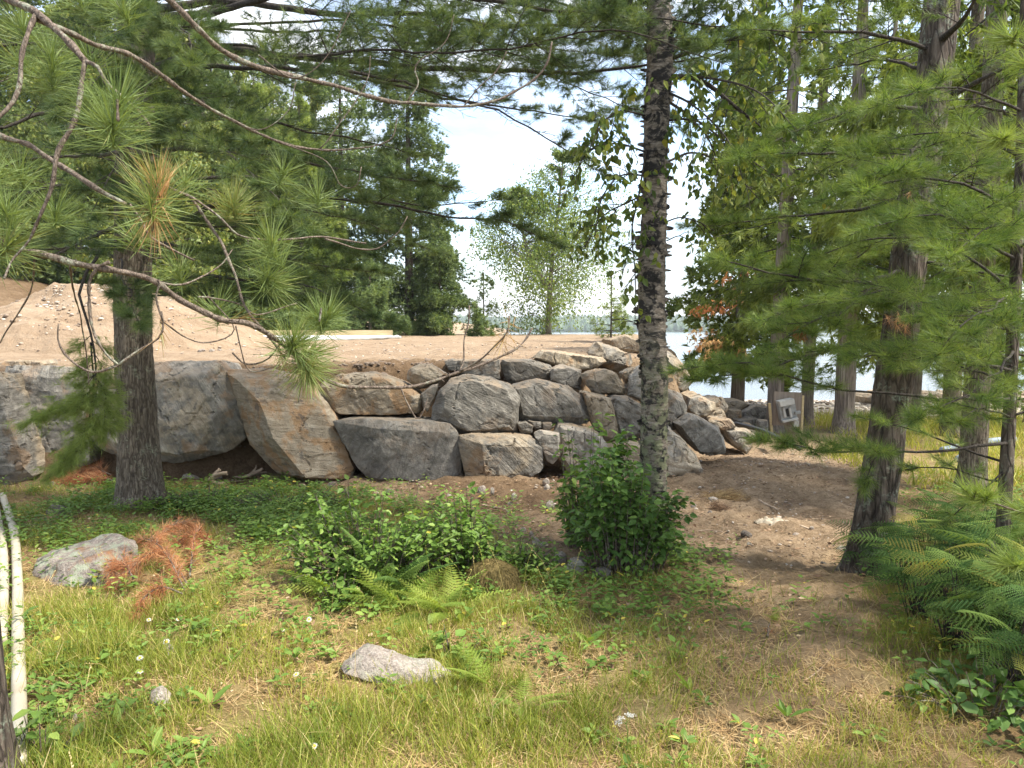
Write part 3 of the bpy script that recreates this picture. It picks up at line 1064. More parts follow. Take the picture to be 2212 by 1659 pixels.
boulder([(944, 846), (973, 818), (1008, 807), (1060, 816), (1113, 835), (1124, 857), (1118, 934), (1050, 942), (994, 940), (973, 918), (930, 912), (934, 878)], 8.95, .95, .22,
        'craggy dark grey boulder with earth on top in the middle of the wall', .9, .8, .14, inner=[(1065, 850, -.02), (1110, 880, -.13), (960, 880, -.16), (1010, 930, -.18)])
boulder([(909, 850), (937, 827), (947, 828), (938, 860), (923, 890), (914, 880)], 9.15, .3, .2, 'thin grey stone wedged upright left of the craggy boulder', .95, .3, .04)
boulder([(877, 800), (902, 788), (930, 788), (966, 811), (951, 826), (906, 844), (880, 822)], 9.45, .5, .6, 'small tan triangular rock above the tan slab', 1.1, .7, .10, inner=[(915, 815, -.12)])
boulder([(959, 781), (973, 775), (1080, 777), (1082, 820), (1060, 822), (1008, 810), (969, 800)], 10.0, .75, .35, 'thin layered grey slab in the top row', .95, .8, .05, dip=.03)
boulder([(1082, 790), (1084, 777), (1148, 776), (1191, 790), (1192, 807), (1184, 822), (1098, 828)], 10.05, .8, .10, 'smooth dark grey slab in the top row beside the layered one', .8, .6, .06, amp=.5)
boulder([(1191, 792), (1219, 789), (1256, 800), (1254, 843), (1219, 834), (1190, 822)], 9.95, .6, .38, 'pale cracked grey block right of the smooth dark slab', 1.25, .6, .05)
boulder([(1101, 832), (1159, 818), (1226, 832), (1261, 857), (1278, 906), (1268, 916), (1198, 918), (1145, 908), (1117, 911), (1118, 878)], 9.2, .9, .22,
        'grey boulder with a sloping sandy top right of the craggy boulder', .95, 1.0, .08, inner=[(1140, 862, -.03), (1240, 862, -.14), (1130, 900, -.14), (1260, 900, -.12)])
boulder([(1257, 849), (1317, 860), (1334, 902), (1338, 951), (1307, 954), (1282, 920), (1266, 874)], 9.15, .6, .72, 'upright tan wedge-shaped rock left of the slate rock', 1.05, .8, .10, inner=[(1290, 862, -.14), (1318, 940, -.10)])
boulder([(1316, 856), (1359, 858), (1391, 878), (1402, 944), (1342, 953), (1331, 888)], 9.2, .7, .30, 'blue grey slate rock with a sandy top left of the birch', .85, 1.0, .08)
boulder([(1257, 811), (1310, 797), (1331, 804), (1352, 839), (1349, 854), (1282, 855), (1266, 832)], 9.7, .7, .62, 'brown angular block under the beige rocks left of the birch', .9, .6, .10, inner=[(1290, 822, -.16), (1332, 830, -.1)])
boulder([(1148, 772), (1162, 755), (1205, 758), (1303, 772), (1312, 783), (1296, 801), (1254, 802), (1194, 788)], 10.7, .9, .78, 'long low beige rock on the sandy rim', 1.15, .9, .08)
boulder([(1271, 762), (1289, 741), (1331, 751), (1366, 765), (1371, 783), (1352, 802), (1310, 799)], 11.4, .9, .50, 'grey beige rock at the top of the wall beside the birch', 1.05, .8, .12, inner=[(1315, 775, -.2)])
boulder([(1343, 806), (1373, 791), (1368, 826), (1352, 830)], 9.9, .4, .6, 'small brown stone in the gap left of the birch', .9, .5, .05)
boulder([(1357, 855), (1366, 814), (1389, 786), (1430, 790), (1440, 858), (1392, 872)], 9.6, .7, .42, 'pale grey rock half hidden by the birch trunk', 1.5, .8, .10)
boulder([(1153, 940), (1165, 930), (1210, 935), (1211, 985), (1193, 1006), (1180, 996)], 8.55, .4, .30, 'small pale grey fractured stone right of the earthy block', 1.4, .3, .05)
boulder([(1192, 936), (1205, 916), (1240, 920), (1300, 937), (1316, 973), (1309, 1030), (1240, 1036), (1213, 998)], 8.8, .7, .45, 'pale scratched rock behind the bush', 1.5, .5, .08)
boulder([(1117, 914), (1135, 910), (1153, 920), (1150, 936), (1125, 940)], 8.9, .3, .35, 'flat grey chinking stone under the sloping boulder, leftmost of three', .8, .3, .03)
boulder([(1140, 910), (1168, 912), (1172, 924), (1155, 928)], 9.0, .3, .2, 'thin dark chinking stone under the sloping boulder, middle of three', .85, .3, .03)
boulder([(1172, 914), (1192, 912), (1198, 922), (1184, 934), (1172, 930)], 8.95, .3, .35, 'small square chinking stone under the sloping boulder, rightmost of three', .8, .3, .03)
boulder([(1308, 962), (1350, 950), (1402, 955), (1420, 1060), (1330, 1070), (1306, 1020)], 8.9, .6, .62, 'pale sandy rock between the bush and the birch', 1.25, .8, .08)
# right of the birch
boulder([(1438, 915), (1457, 947), (1500, 980), (1528, 1019), (1476, 1054), (1440, 1030), (1412, 992)], 8.9, .6, .56, 'pale pink and grey striped slab leaning at the wall corner right of the birch', 1.75, .3, .06, inner=[(1490, 1010, -.12)])
boulder([(1457, 914), (1488, 894), (1511, 898), (1554, 921), (1578, 953), (1578, 972), (1554, 986), (1511, 982), (1484, 950)], 9.6, .9, .28, 'grey boulder with a pale broken end above the striped slab', 1.35, .5, .14, inner=[(1555, 950, -.22)])
boulder([(1400, 850), (1440, 838), (1478, 850), (1484, 890), (1470, 925), (1440, 930), (1405, 915)], 9.9, .9, .36, 'rough grey boulder just right of the birch trunk', .98, .5, .12)
boulder([(1432, 752), (1449, 757), (1476, 785), (1488, 808), (1495, 828), (1476, 848), (1430, 842)], 11.6, 1.0, .50, 'tall jagged rock right of the birch against the lake', 1.05, .7, .14, inner=[(1465, 800, -.24)])
boulder([(1484, 855), (1511, 850), (1547, 870), (1547, 886), (1531, 903), (1508, 902), (1478, 886)], 11.0, .9, .55, 'beige grey rock behind the broken-ended boulder', 1.1, .7, .12)
boulder([(1530, 894), (1562, 883), (1570, 902), (1550, 912), (1527, 908)], 11.6, .5, .66, 'small brown triangular rock below the beige corner rocks', .95, .5, .06)
boulder([(1527, 906), (1578, 905), (1594, 921), (1574, 932), (1540, 926)], 10.9, .6, .50, 'flat stone with a sunlit top behind the corner boulders', 1.0, .9, .05)
boulder([(1566, 929), (1617, 928), (1637, 941), (1630, 960), (1613, 982), (1582, 962)], 10.9, .7, .33, 'grey white rock at the right end of the wall above the sandy slope', 1.15, .5, .08)
boulder([(1500, 865), (1560, 858), (1575, 880), (1560, 900), (1500, 900)], 12.4, .8, .55, 'rough beige rock deep in the corner pile', 1.0, .7, .08)
boulder([(1557, 878), (1566, 867), (1597, 864), (1618, 874), (1602, 887), (1566, 887)], 14.5, .8, .68, 'smooth beige boulder near the water', 1.15, .8, .08)
boulder([(1604, 890), (1632, 875), (1660, 878), (1664, 899), (1640, 908), (1601, 907)], 14.2, .8, .20, 'pale grey peaked rock beside the leaning cedar trunk', 1.25, .8, .08)
boulder([(1590, 906), (1636, 904), (1640, 922), (1600, 928), (1590, 918)], 13.6, .6, .18, 'dark grey block below the pale peaked rock', .9, .5, .05)
boulder([(1639, 909), (1658, 908), (1660, 930), (1640, 931)], 13.4, .4, .45, 'small whitish square stone at the foot of the leaning cedar', 1.4, .6, .03)
boulder([(1573, 886), (1602, 886), (1606, 904), (1575, 906)], 14.0, .6, .66, 'rounded tan stone between the beige boulder and the dark block', 1.1, .7, .08)
boulder([(1605, 921), (1618, 913), (1626, 920), (1624, 930), (1608, 931)], 13.0, .3, .6, 'small cream coloured stone beside the black hose', 1.3, .5, .03)
boulder([(1622, 930), (1640, 929), (1644, 938), (1626, 941)], 12.7, .25, .6, 'cream pebble-like stone on the dirt at the end of the hose', 1.3, .5, .03)
boulder([(1300, 735), (1350, 722), (1392, 740), (1400, 762), (1330, 762)], 13.2, .8, .72, 'sandy rubble rock at the far rim of the fill', 1.05, 1.0, .12)
boulder([(1330, 742), (1346, 724), (1368, 728), (1372, 748)], 18.5, .8, .75, 'small beige rock crowning the far rim near the pine sapling', 1.05, 1.0, .1)
boulder([(1395, 765), (1430, 755), (1440, 800), (1400, 805)], 10.8, .7, .48, 'grey rock behind the birch trunk below the rim', 1.0, .7, .08)
boulder([(-20, 790), (10, 778), (48, 780), (52, 797), (-20, 800)], 9.75, .5, .75, 'low tan stone on the sand at the left edge', 1.1, .8, .06)
boulder([(60, 795), (66, 780), (82, 777), (94, 786), (94, 798)], 9.7, .4, .6, 'small grey tan stone on the sand right of the low tan one', 1.0, .8, .05)


def rotz3(a):
    return np.array([[math.cos(a), -math.sin(a), 0], [math.sin(a), math.cos(a), 0], [0, 0, 1]])


def stone(u, v, w, h, label, name='stone', mat='granite', color=(.2, 1.0, .3), d=None, group=None, sink=.3, seed=None, depth=.8, n=16, cat='rock'):
    """A worn field stone resting on the ground: (u, v) is the middle of its foot, w and h its size in the picture's pixels."""
    # find the depth at which the line of sight meets the ground
    if d is None:
        ds = np.linspace(2.2, 30, 4000)
        r = P(u, v, 1.0) - np.array([0, 0, EYE])
        zs = EYE + r[2] * ds
        g = ground(r[0] * ds, ds)
        k = np.argmax(zs <= g)
        d = ds[k]
    c = P(u, v, d)
    W_, H_ = w * d / FPX / 2, h * d / FPX
    BSEED[0] += 1
    rng = np.random.default_rng(BSEED[0] * 31 + 7)
    pts = []
    k = 17
    a = np.arange(k) * 2.39996 + rng.uniform(0, 6)
    zz = np.linspace(-sink, .97, k)
    H_ = H_ * .8
    rad = np.sqrt(np.maximum(1 - np.clip(zz, 0, 1) ** 3.2, .05)) * rng.uniform(.70, 1.05, k)
    pts = np.stack([np.cos(a) * rad * W_, np.sin(a) * rad * W_ * depth, zz * H_], -1)
    pts[:, 2] += pts[:, 0] * rng.normal(0, .16) + pts[:, 1] * rng.normal(0, .1)
    pts = pts @ rotz3(rng.uniform(-.6, .6)).T * [1, 1, 1] + c + np.array([0, W_ * depth * .85, 0])
    zb = gz(pts[:, 0].mean(), pts[:, 1].mean())
    size = max(W_ * 2, H_)
    return rock_from_points(name, pts, label, cat, color, mat, max(.007, size / 44), min(1.0, .5 + size), BSEED[0], group), d


_pts = []
for du, dv, dd in [(-128, 60, .10), (-126, 10, .25), (-105, -18, .45), (-60, -50, .6), (0, -70, .65), (62, -76, .65), (100, -58, .6), (116, -20, .45), (112, 40, .25), (60, 80, .02), (-20, 84, -.02), (-90, 78, .0),
                   (-70, 0, .15), (0, -30, .22), (70, -40, .28), (40, 30, .06), (-50, 40, .04), (-80, 0, .95), (0, -40, 1.05), (70, -40, .95), (100, 30, .8), (-110, 60, .8)]:
    _pts.append(P(190 + du, 1226 + dv, 4.95 + dd))
rock_from_points('lichen_boulder', _pts, 'big lichen covered boulder with orange needles on it behind the white pipes', 'boulder', (1.0, .82, 1.0), 'granite', .014, .9, 902)
# the long granite rock in the grass has a hump and a tail
_pts = []
for du, dv, dd in [(-116, -44, .05), (-104, -66, .10), (-78, -90, .16), (-36, -94, .20), (14, -86, .22), (52, -64, .10), (100, -44, .0), (142, -20, -.06), (160, 16, -.10), (110, 44, -.14), (40, 22, -.08), (-10, 2, -.08), (-60, -12, -.06), (-102, -24, -.02),
                   (-70, -62, .02), (-20, -62, .03), (40, -34, -.02), (96, -14, -.08), (-90, -30, .5), (-20, -60, .55), (60, -30, .5), (120, 0, .4), (0, 60, .1), (0, 50, .5)]:
    _pts.append(P(845 + du, 1478 + dv, 3.62 + dd))
rock_from_points('granite_rock', _pts, 'long pinkish granite rock lying in the grass', 'rock', (.1, 1.05, .3), 'granite', .011, .8, 901)
stone(336, 1535, 62, 62, 'small whitish rock in the grass below the daisies', color=(.0, 1.25, .1), name='granite_rock')
stone(358, 1418, 30, 34, 'little pale stone beside the daisies', color=(.0, 1.1, .2), name='granite_rock')
stone(98, 1562, 60, 26, 'flat pale stone half buried in grass right of the white pipe', color=(.1, 1.1, .1), name='granite_rock')
stone(155, 1560, 26, 20, 'small pinkish stone beside the flat half-buried one', color=(.0, 1.0, .1), name='granite_rock')
stone(706, 1294, 66, 36, 'pale rock almost covered by weeds left of the ferns', color=(.1, 1.1, .2), name='granite_rock')
stone(1250, 1238, 62, 40, 'whitish rock at the foot of the bush', color=(.1, 1.15, .4), name='granite_rock')
stone(1212, 1220, 40, 34, 'pale grey stone left of the whitish rock by the bush', color=(.1, 1.0, .3), name='granite_rock')
stone(1302, 1258, 56, 38, 'dark grey mossy rock in front of the bush', color=(.0, .38, .4), name='mossy_rock')
stone(250, 1102, 90, 26, 'low rounded stone in the weeds left of the pine foot', color=(.5, .8, .4), name='granite_rock')
stone(118, 1115, 60, 30, 'brown grey stone in the weeds near the top of the pipes', color=(.5, .75, .4), name='granite_rock')
stone(272, 1106, 40, 10, 'thin flat stone by the left pine', color=(.3, .9, .3), name='granite_rock')
STN = [(405, 1040, 46, 18, 'flat pale stone under the round boulder', 1.1), (463, 1036, 34, 12, 'small tan stone beside the flat pale one under the round boulder', 1.0),
       (106, 1050, 24, 12, 'grey pebble-shaped stone at the foot of the leftmost boulder', .8),
       (1041, 1064, 22, 20, 'rounded tan stone below the earthy block', .9), (1064, 1066, 12, 18, 'small upright tan stone beside the rounded one below the earthy block', .9),
       (1111, 1078, 18, 18, 'pale round cobble on the bare bank', 1.0), (1179, 1046, 18, 18, 'buff round cobble under the fractured stone', .95),
       (1182, 1057, 16, 14, 'pale chip just below the buff round cobble', 1.15), (1188, 1098, 26, 20, 'pale oblong stone on the bank left of the bush', 1.1),
       (1100, 1096, 20, 14, 'brown stone on the bank below the pale round cobble', .75), (1224, 1106, 30, 18, 'grey stone close to the left side of the bush', .85),
       (1130, 1152, 20, 16, 'pale grey cobble above the low leafy weeds', 1.1), (1148, 1160, 14, 16, 'small upright buff stone next to the pale grey cobble', 1.0),
       (1160, 1176, 22, 18, 'pale stone of a close pair left of the bush, upper one', 1.15), (1176, 1182, 20, 14, 'tan stone of a close pair left of the bush, lower one', 1.0),
       (968, 1142, 26, 12, 'pale flat stone showing above the raspberry leaves', 1.1), (838, 1066, 26, 12, 'dark stone under the corner of the square block', .6),
       (745, 1066, 20, 14, 'tan stone in front of the leaning tan boulder', .9), (958, 1102, 22, 12, 'brown cobble on the dark soil below the square block', .8),
       (716, 1050, 24, 12, 'grey chip at the foot of the leaning tan boulder', .8), (968, 1075, 16, 10, 'pale chip below the right end of the square block', 1.0),
       (1616, 1162, 32, 18, 'dark grey angular stone on the bare dirt right of the bush', .55), (1642, 1156, 12, 8, 'white chip beside the dark angular stone', 1.2),
       (1830, 1192, 42, 11, 'long cream stone on the dirt left of the right pine', 1.15), (1755, 1145, 14, 10, 'pale pebble on the open dirt', 1.1),
       (1728, 1130, 18, 8, 'flat grey chip right of the pale canvas scrap', .9), (1546, 1085, 30, 12, 'pale stone on the dirt beside the grass clod', 1.05),
       (1500, 1100, 22, 12, 'grey stone on the dirt right of the striped slab', .8), (1620, 1178, 14, 8, 'small white chip below the dark angular stone', 1.2),
       (1875, 1060, 40, 12, 'brown root-like stone on the sunny dirt', .7), (1722, 1158, 22, 8, 'flat pale stone in the middle of the dirt', 1.1),
       (1535, 1110, 14, 9, 'bluish chip on the dirt near the bush', .8), (1780, 1140, 12, 8, 'cream chip on the dirt near the right pine', 1.2)]
for u, v, w, h, lab, br in STN:
    stone(u, v, w, h, lab + '' if len(lab.split()) >= 4 else 'loose ' + lab, mat='granite', color=(.4, br, .2), group='loose stones on the bare soil', sink=.35)
for k, (u, w, lab) in enumerate([(432, 24, 'rounded tan stone at the foot of the sand mound, leftmost of four'), (456, 14, 'little stone at the foot of the sand mound, second of four from the left'),
                                 (472, 16, 'pale stone at the foot of the sand mound, third of four from the left'), (500, 18, 'flat stone at the foot of the sand mound, rightmost of four')]):
    stone(u, 760, w, 9, lab, mat='granite', color=(.5, 1.0, .1), group='stones below the sand mound')
# ledge of pale rocks along the shore on the right
_rng = np.random.default_rng(77)
for k in range(11):
    u0 = 1868 + k * 36 + _rng.uniform(-6, 6)
    w = _rng.uniform(38, 60)
    t = 846 + _rng.uniform(-3, 6) + (8 if k % 3 == 0 else 0)
    b = 874 + _rng.uniform(-4, 10)
    boulder([(u0, t + 6), (u0 + w * .3, t), (u0 + w * .8, t + 2), (u0 + w, t + 9), (u0 + w * .95, b), (u0 + w * .1, b + 2)], 22.5 + _rng.uniform(-.8, .8), 1.3, .62, 'low pale rock in the ledge along the lake shore on the right', 1.25, .9, .15,
            name='shore_rock', group='pale shore ledge rocks', cat='rock')


# ------------------------------------------------------------------ trees
SKY_GAP = [(930, 225), (1090, 205), (1190, 300), (1180, 350), (1120, 360), (1030, 440), (1010, 480), (1035, 640), (1000, 640), (985, 560), (985, 420), (1000, 380), (925, 265)]


def in_poly(u, v, poly):
    c = np.zeros(len(u), bool)
    n = len(poly)
    for i in range(n):
        x1, y1 = poly[i]
        x2, y2 = poly[(i + 1) % n]
        k = ((y1 > v) != (y2 > v)) & (u < (x2 - x1) * (v - y1) / (y2 - y1 + 1e-9) + x1)
        c ^= k
    return c


class Tufts:
    def __init__(self):
        self.p, self.d = [], []

    def add(self, p, d):
        self.p.append(p)
        self.d.append(d)

    def get(self):
        return np.concatenate(self.p), np.concatenate(self.d)


def limb(geo, tf, rng, pts, r0, r1=.004, start=.2, gap=.13, sub=.8, shoots=7, flat=.35, lift=0.10, droop=.10, mat=1, wood=True, sub_r=.006, tip_taper=.75, ang=58, taper_start=.0, bare=0.25):
    """A pine limb: a curved bough, side branches alternating in a flat spray, short shoots on each, and where the needle tufts grow."""
    pts = np.asarray(pts, float)
    L = np.linalg.norm(np.diff(pts, axis=0), axis=1).sum()
    n = max(6, int(L / .12))
    path = smooth_path(pts, n)
    path[1:-1] += rng.normal(0, .006, (n - 2, 3)) * min(1, L)
    ph = rng.uniform(0, 50)
    wv = np.stack([noise(path * 1.6 + ph, 1), noise(path * 1.6 + ph, 2), noise(path * 1.6 + ph, 3)], -1) * np.minimum(1, np.arange(n) / 6.0)[:, None]
    path = path + wv * .035 * min(1.5, L)
    if wood:
        tube(geo, path, np.linspace(r0, r1, n), 7, rng.uniform(.3, .7), mat)
    T = nrm(np.gradient(path, axis=0))
    m = max(3, int(L * (1 - start) / gap))
    s = np.linspace(start, .995, m) + rng.uniform(-.3, .3, m) * (1 - start) / m
    s = np.clip(s, 0, .999)
    idx = s * (n - 1)
    k = np.clip(idx.astype(int), 0, n - 2)
    f = (idx - k)[:, None]
    p = path[k] * (1 - f) + path[k + 1] * f
    t = nrm(T[k] * (1 - f) + T[k + 1] * f)
    hor = nrm(np.cross(t, np.tile([[0, 0, 1.0]], (m, 1))) + 1e-6)
    side = np.where(np.arange(m) % 2 == 0, 1.0, -1.0)[:, None]
    a = np.radians(ang + rng.normal(0, 12, m))[:, None]
    d = t * np.cos(a) + hor * side * np.sin(a)
    d[:, 2] += rng.normal(lift, flat * .5, m)
    d = nrm(d)
    ln = sub * (1 - tip_taper * s ** 1.6) * rng.uniform(.55, 1.15, m)
    # the limb's own tip
    p = np.vstack([p, path[-1]])
    d = np.vstack([d, T[-1]])
    ln = np.r_[ln, sub * .35]
    m += 1
    # side branches bend in three pieces
    def at(tt):
        return p + d * (ln * tt)[:, None] + np.array([0, 0, 1.0]) * (ln * (-droop * tt ** 2 + .5 * droop * tt ** 3))[:, None]
    q = [at(np.full(m, z)) for z in (0, .35, .7, 1.0)]
    rr = np.clip(sub_r * (ln / sub) ** .6, .0018, None)
    for z in range(3):
        sticks(geo, q[z], q[z + 1], rr * (1 - .3 * z), rr * (.7 - .3 * z) + .0006, rng.uniform(.2, .8), mat)
    # shoots
    K = shoots
    tt = np.repeat(np.linspace(bare, 1, K)[None], m, 0) + rng.uniform(-.05, .05, (m, K))
    tt = np.clip(tt, 0, 1).ravel()
    pi = np.repeat(np.arange(m), K)
    base = p[pi] + d[pi] * (ln[pi] * tt)[:, None] + np.array([0, 0, 1.0]) * (ln[pi] * (-droop * tt ** 2 + .5 * droop * tt ** 3))[:, None]
    h2 = nrm(np.cross(d[pi], np.tile([[0, 0, 1.0]], (m * K, 1))) + 1e-6)
    sg = np.where(np.tile(np.arange(K) % 2 == 0, m), 1.0, -1.0)[:, None] * np.where(tt > .97, 0, 1)[:, None]
    sd = nrm(d[pi] * .8 + h2 * sg * .75 + np.array([0, 0, .25]) + rng.normal(0, .22, (m * K, 3)))
    sl = ln[pi] * (.34 - .18 * tt) * rng.uniform(.6, 1.2, m * K) + .03
    end = base + sd * sl[:, None]
    sticks(geo, base, end, .0022, .0012, .5, mat)
    tf.add(end, sd)
    tf.add(base + sd * (sl * .55)[:, None], sd)


def prune(rng, p, d, polys, keep=0.0):
    u, v = proj(p)
    u = u + 26 * noise(p * 1.1, 3) + 16 * noise(p * 3.3, 4)
    v = v + 26 * noise(p * 1.1, 5) + 16 * noise(p * 3.3, 6)
    k = np.ones(len(p), bool)
    for poly in polys:
        k &= ~(in_poly(u, v, poly) & (rng.uniform(0, 1, len(p)) > keep))
    return p[k], d[k]


def PP(*pts):
    return [P(*p) for p in pts]


def trunk_mesh(geo, pts, radii, sides=40, rings=160, ridge=.012, flare=0.0, mat=0, seed=0, vs=3.0, hs=22):
    path = smooth_path(pts, rings)
    r = np.interp(np.linspace(0, 1, rings), np.linspace(0, 1, len(radii)), radii)
    if flare:
        z = path[:, 2] - path[0, 2]
        r = r + flare * np.exp(-z / .16)
    def dsp(v):
        q = v * np.array([hs, hs, vs])
        a = 1 - np.abs(fbm(q, 3, seed + 3))
        root = 0
        if flare:
            ang = np.arctan2(v[:, 1] - path[0, 1], v[:, 0] - path[0, 0])
            root = flare * .6 * np.exp(-(v[:, 2] - path[0, 2]) / .12) * np.sin(ang * 5 + seed) 
        return ridge * (a - .6) + ridge * .8 * noise(v * 3.0, seed) + root
    tube(geo, path, r, sides, .5, mat, disp=dsp)


def random_limbs(geo, tf, rng, axis, z0, z1, step, reach0, reach1, up=.05, sagg=.12, r=.022, az=None, gap=.16, sub=.6, shoots=6, filt=None, **kw):
    """Whorls of limbs around a trunk whose centre line is axis(z)."""
    z = z0
    while z < z1:
        k = rng.integers(3, 6)
        a0 = rng.uniform(0, 2 * math.pi)
        for i in range(k):
            a = a0 + i * 2 * math.pi / k + rng.normal(0, .25)
            if az is not None and not az(a):
                continue
            f = (z - z0) / max(z1 - z0, .1)
            R = (reach0 * (1 - f) + reach1 * f) * rng.uniform(.7, 1.15)
            c = axis(z + rng.uniform(-.1, .1))
            h = np.array([math.cos(a), math.sin(a), 0])
            pts = [c, c + h * R * .35 + [0, 0, R * up], c + h * R * .7 + [0, 0, R * (up * 1.2 - sagg * .5)], c + h * R + [0, 0, R * (up * 1.6 - sagg)]]
            if filt is not None and not filt(np.array(pts)):
                continue
            limb(geo, tf, rng, pts, r * (R / max(reach0, .1)) ** .7, .004, .22, gap, sub * (R / max(reach0, .1)) ** .5, shoots, **kw)
        z += step * rng.uniform(.7, 1.3)


def axis_of(pts):
    p = np.asarray(pts, float)
    def f(z):
        return np.array([np.interp(z, p[:, 2], p[:, 0]), np.interp(z, p[:, 2], p[:, 1]), z])
    return f


# ---- the tall white pine left of the middle
def left_pine():
    rng = np.random.default_rng(101)
    b = P(306, 1094, 7.35)
    b[2] = gz(b[0], b[1]) - .06
    tr = [b, P(297, 900, 7.4), P(288, 740, 7.4), P(287, 560, 7.42), P(290, 350, 7.45), P(296, 120, 7.5), P(300, -60, 7.5)]
    top = tr[-1] + np.array([.25, .2, 9.0])
    tr.append(top)
    root = thing('white_pine', [b[0], b[1], b[2]], 'big white pine with a furrowed grey trunk standing in front of the round grey boulder', 'tree')
    g, tf = Geo(), Tufts()
    trunk_mesh(g, tr[:7], [.205, .178, .170, .166, .163, .160, .158], 72, 560, .011, .07, 0, 3, vs=7, hs=26)
    tube(g, smooth_path(tr[6:], 30), np.linspace(.175, .02, 30), 14, .5, 0)
    A = lambda *p: PP(*p)
    L = []
    L.append((A((330, 150, 7.4), (420, 116, 7.2), (560, 117, 7.0), (760, 135, 6.8), (1000, 146, 6.6), (1250, 151, 6.4), (1480, 136, 6.3), (1600, 105, 6.2)), .045, dict(start=.22, gap=.085, sub=.95, shoots=8)))
    L.append((A((330, 20, 7.4), (480, 3, 7.4), (650, 32, 7.3), (850, 30, 7.3), (1100, 52, 7.4), (1450, 62, 7.5)), .04, dict(start=.3, gap=.09, sub=.95, shoots=8)))
    L.append((A((330, 100, 7.5), (480, 108, 7.9), (700, 152, 8.4), (900, 200, 8.8), (1130, 235, 9.0), (1290, 262, 9.0)), .032, dict(start=.2, gap=.11, sub=.8)))
    L.append((A((330, 150, 7.4), (560, 150, 6.4), (820, 170, 6.0), (1050, 230, 5.8), (1230, 330, 5.8)), .026, dict(start=.25, gap=.11, sub=.7)))
    L.append((A((330, 40, 7.4), (700, -30, 6.4), (1000, -10, 5.9), (1300, 30, 5.6), (1560, 60, 5.4)), .035, dict(start=.3, gap=.09, sub=.9, shoots=8)))
    L.append((A((330, 60, 7.5), (800, -60, 8.2), (1200, 10, 8.8), (1500, 90, 9.2)), .035, dict(start=.3, gap=.10, sub=.9, shoots=8)))
    L.append((A((330, 500, 7.4), (450, 450, 7.2), (560, 438, 7.1), (700, 432, 6.9), (900, 446, 6.8), (1060, 480, 6.7), (1160, 520, 6.7)), .028, dict(start=.3, gap=.085, sub=.62, shoots=8)))
    L.append((A((330, 420, 7.4), (480, 380, 7.6), (680, 400, 7.8), (900, 440, 8.0), (1060, 430, 8.1)), .024, dict(start=.3, gap=.10, sub=.6)))
    L.append((A((320, 620, 7.35), (420, 590, 7.0), (560, 600, 6.7), (720, 640, 6.5), (830, 690, 6.4)), .022, dict(start=.3, gap=.10, sub=.5)))
    L.append((A((320, 520, 7.4), (420, 540, 6.5), (540, 570, 6.0), (660, 600, 5.8)), .02, dict(start=.35, gap=.11, sub=.5)))
    L.append((A((320, 330, 7.4), (480, 320, 6.6), (640, 350, 6.1), (840, 380, 5.9), (960, 400, 5.9)), .026, dict(start=.25, gap=.09, sub=.65, shoots=8)))
    L.append((A((320, 260, 7.45), (520, 250, 7.9), (740, 290, 8.4), (900, 330, 8.7)), .024, dict(start=.25, gap=.10, sub=.65)))
    L.append((A((280, 250, 7.4), (420, 300, 5.9), (560, 380, 5.2), (640, 470, 4.9)), .022, dict(start=.3, gap=.10, sub=.55)))
    L.append((A((270, 220, 7.4), (130, 240, 7.0), (0, 270, 6.6), (-160, 300, 6.3)), .028, dict(start=.2, gap=.10, sub=.8, shoots=8)))
    L.append((A((270, 120, 7.5), (120, 90, 7.2), (-20, 110, 6.9), (-180, 150, 6.6)), .028, dict(start=.2, gap=.10, sub=.8, shoots=8)))
    L.append((A((270, 400, 7.4), (150, 400, 7.0), (20, 430, 6.7), (-120, 470, 6.4)), .026, dict(start=.2, gap=.10, sub=.75)))
    L.append((A((270, 480, 7.4), (180, 520, 6.4), (90, 560, 5.9), (-30, 590, 5.6)), .022, dict(start=.2, gap=.10, sub=.6)))
    L.append((A((270, 330, 7.5), (160, 330, 8.4), (40, 350, 9.0), (-60, 380, 9.4)), .024, dict(start=.2, gap=.11, sub=.7)))
    L.append((A((270, 560, 7.45), (170, 540, 8.0), (60, 545, 8.5), (-40, 560, 8.8)), .022, dict(start=.2, gap=.10, sub=.6)))
    for q in (((300, 60, 7.4), (260, 90, 6.3), (200, 170, 5.5), (150, 260, 5.1)), ((300, 120, 7.4), (330, 170, 6.2), (300, 270, 5.4)), ((290, 300, 7.4), (260, 330, 6.3), (230, 400, 5.7), (200, 470, 5.4)),
              ((290, 400, 7.4), (310, 420, 6.4), (330, 480, 5.8)), ((300, 20, 7.4), (380, 60, 6.2), (420, 140, 5.5)), ((300, -40, 7.5), (250, -20, 6.2), (240, 60, 5.4)),
              ((310, 180, 7.4), (420, 210, 6.3), (520, 260, 5.7), (600, 320, 5.4)), ((310, 460, 7.4), (440, 480, 6.9), (600, 500, 6.6), (760, 540, 6.4)), ((310, 560, 7.4), (440, 560, 7.8), (620, 560, 8.2), (800, 590, 8.6)),
              ((310, 640, 7.4), (400, 640, 7.0), (520, 640, 6.7), (640, 650, 6.5)), ((310, 380, 7.4), (520, 420, 8.2), (760, 480, 9.0), (940, 540, 9.6))):
        L.insert(0, (A(*q), .011, dict(start=.25, gap=.08, sub=.55, shoots=8)))
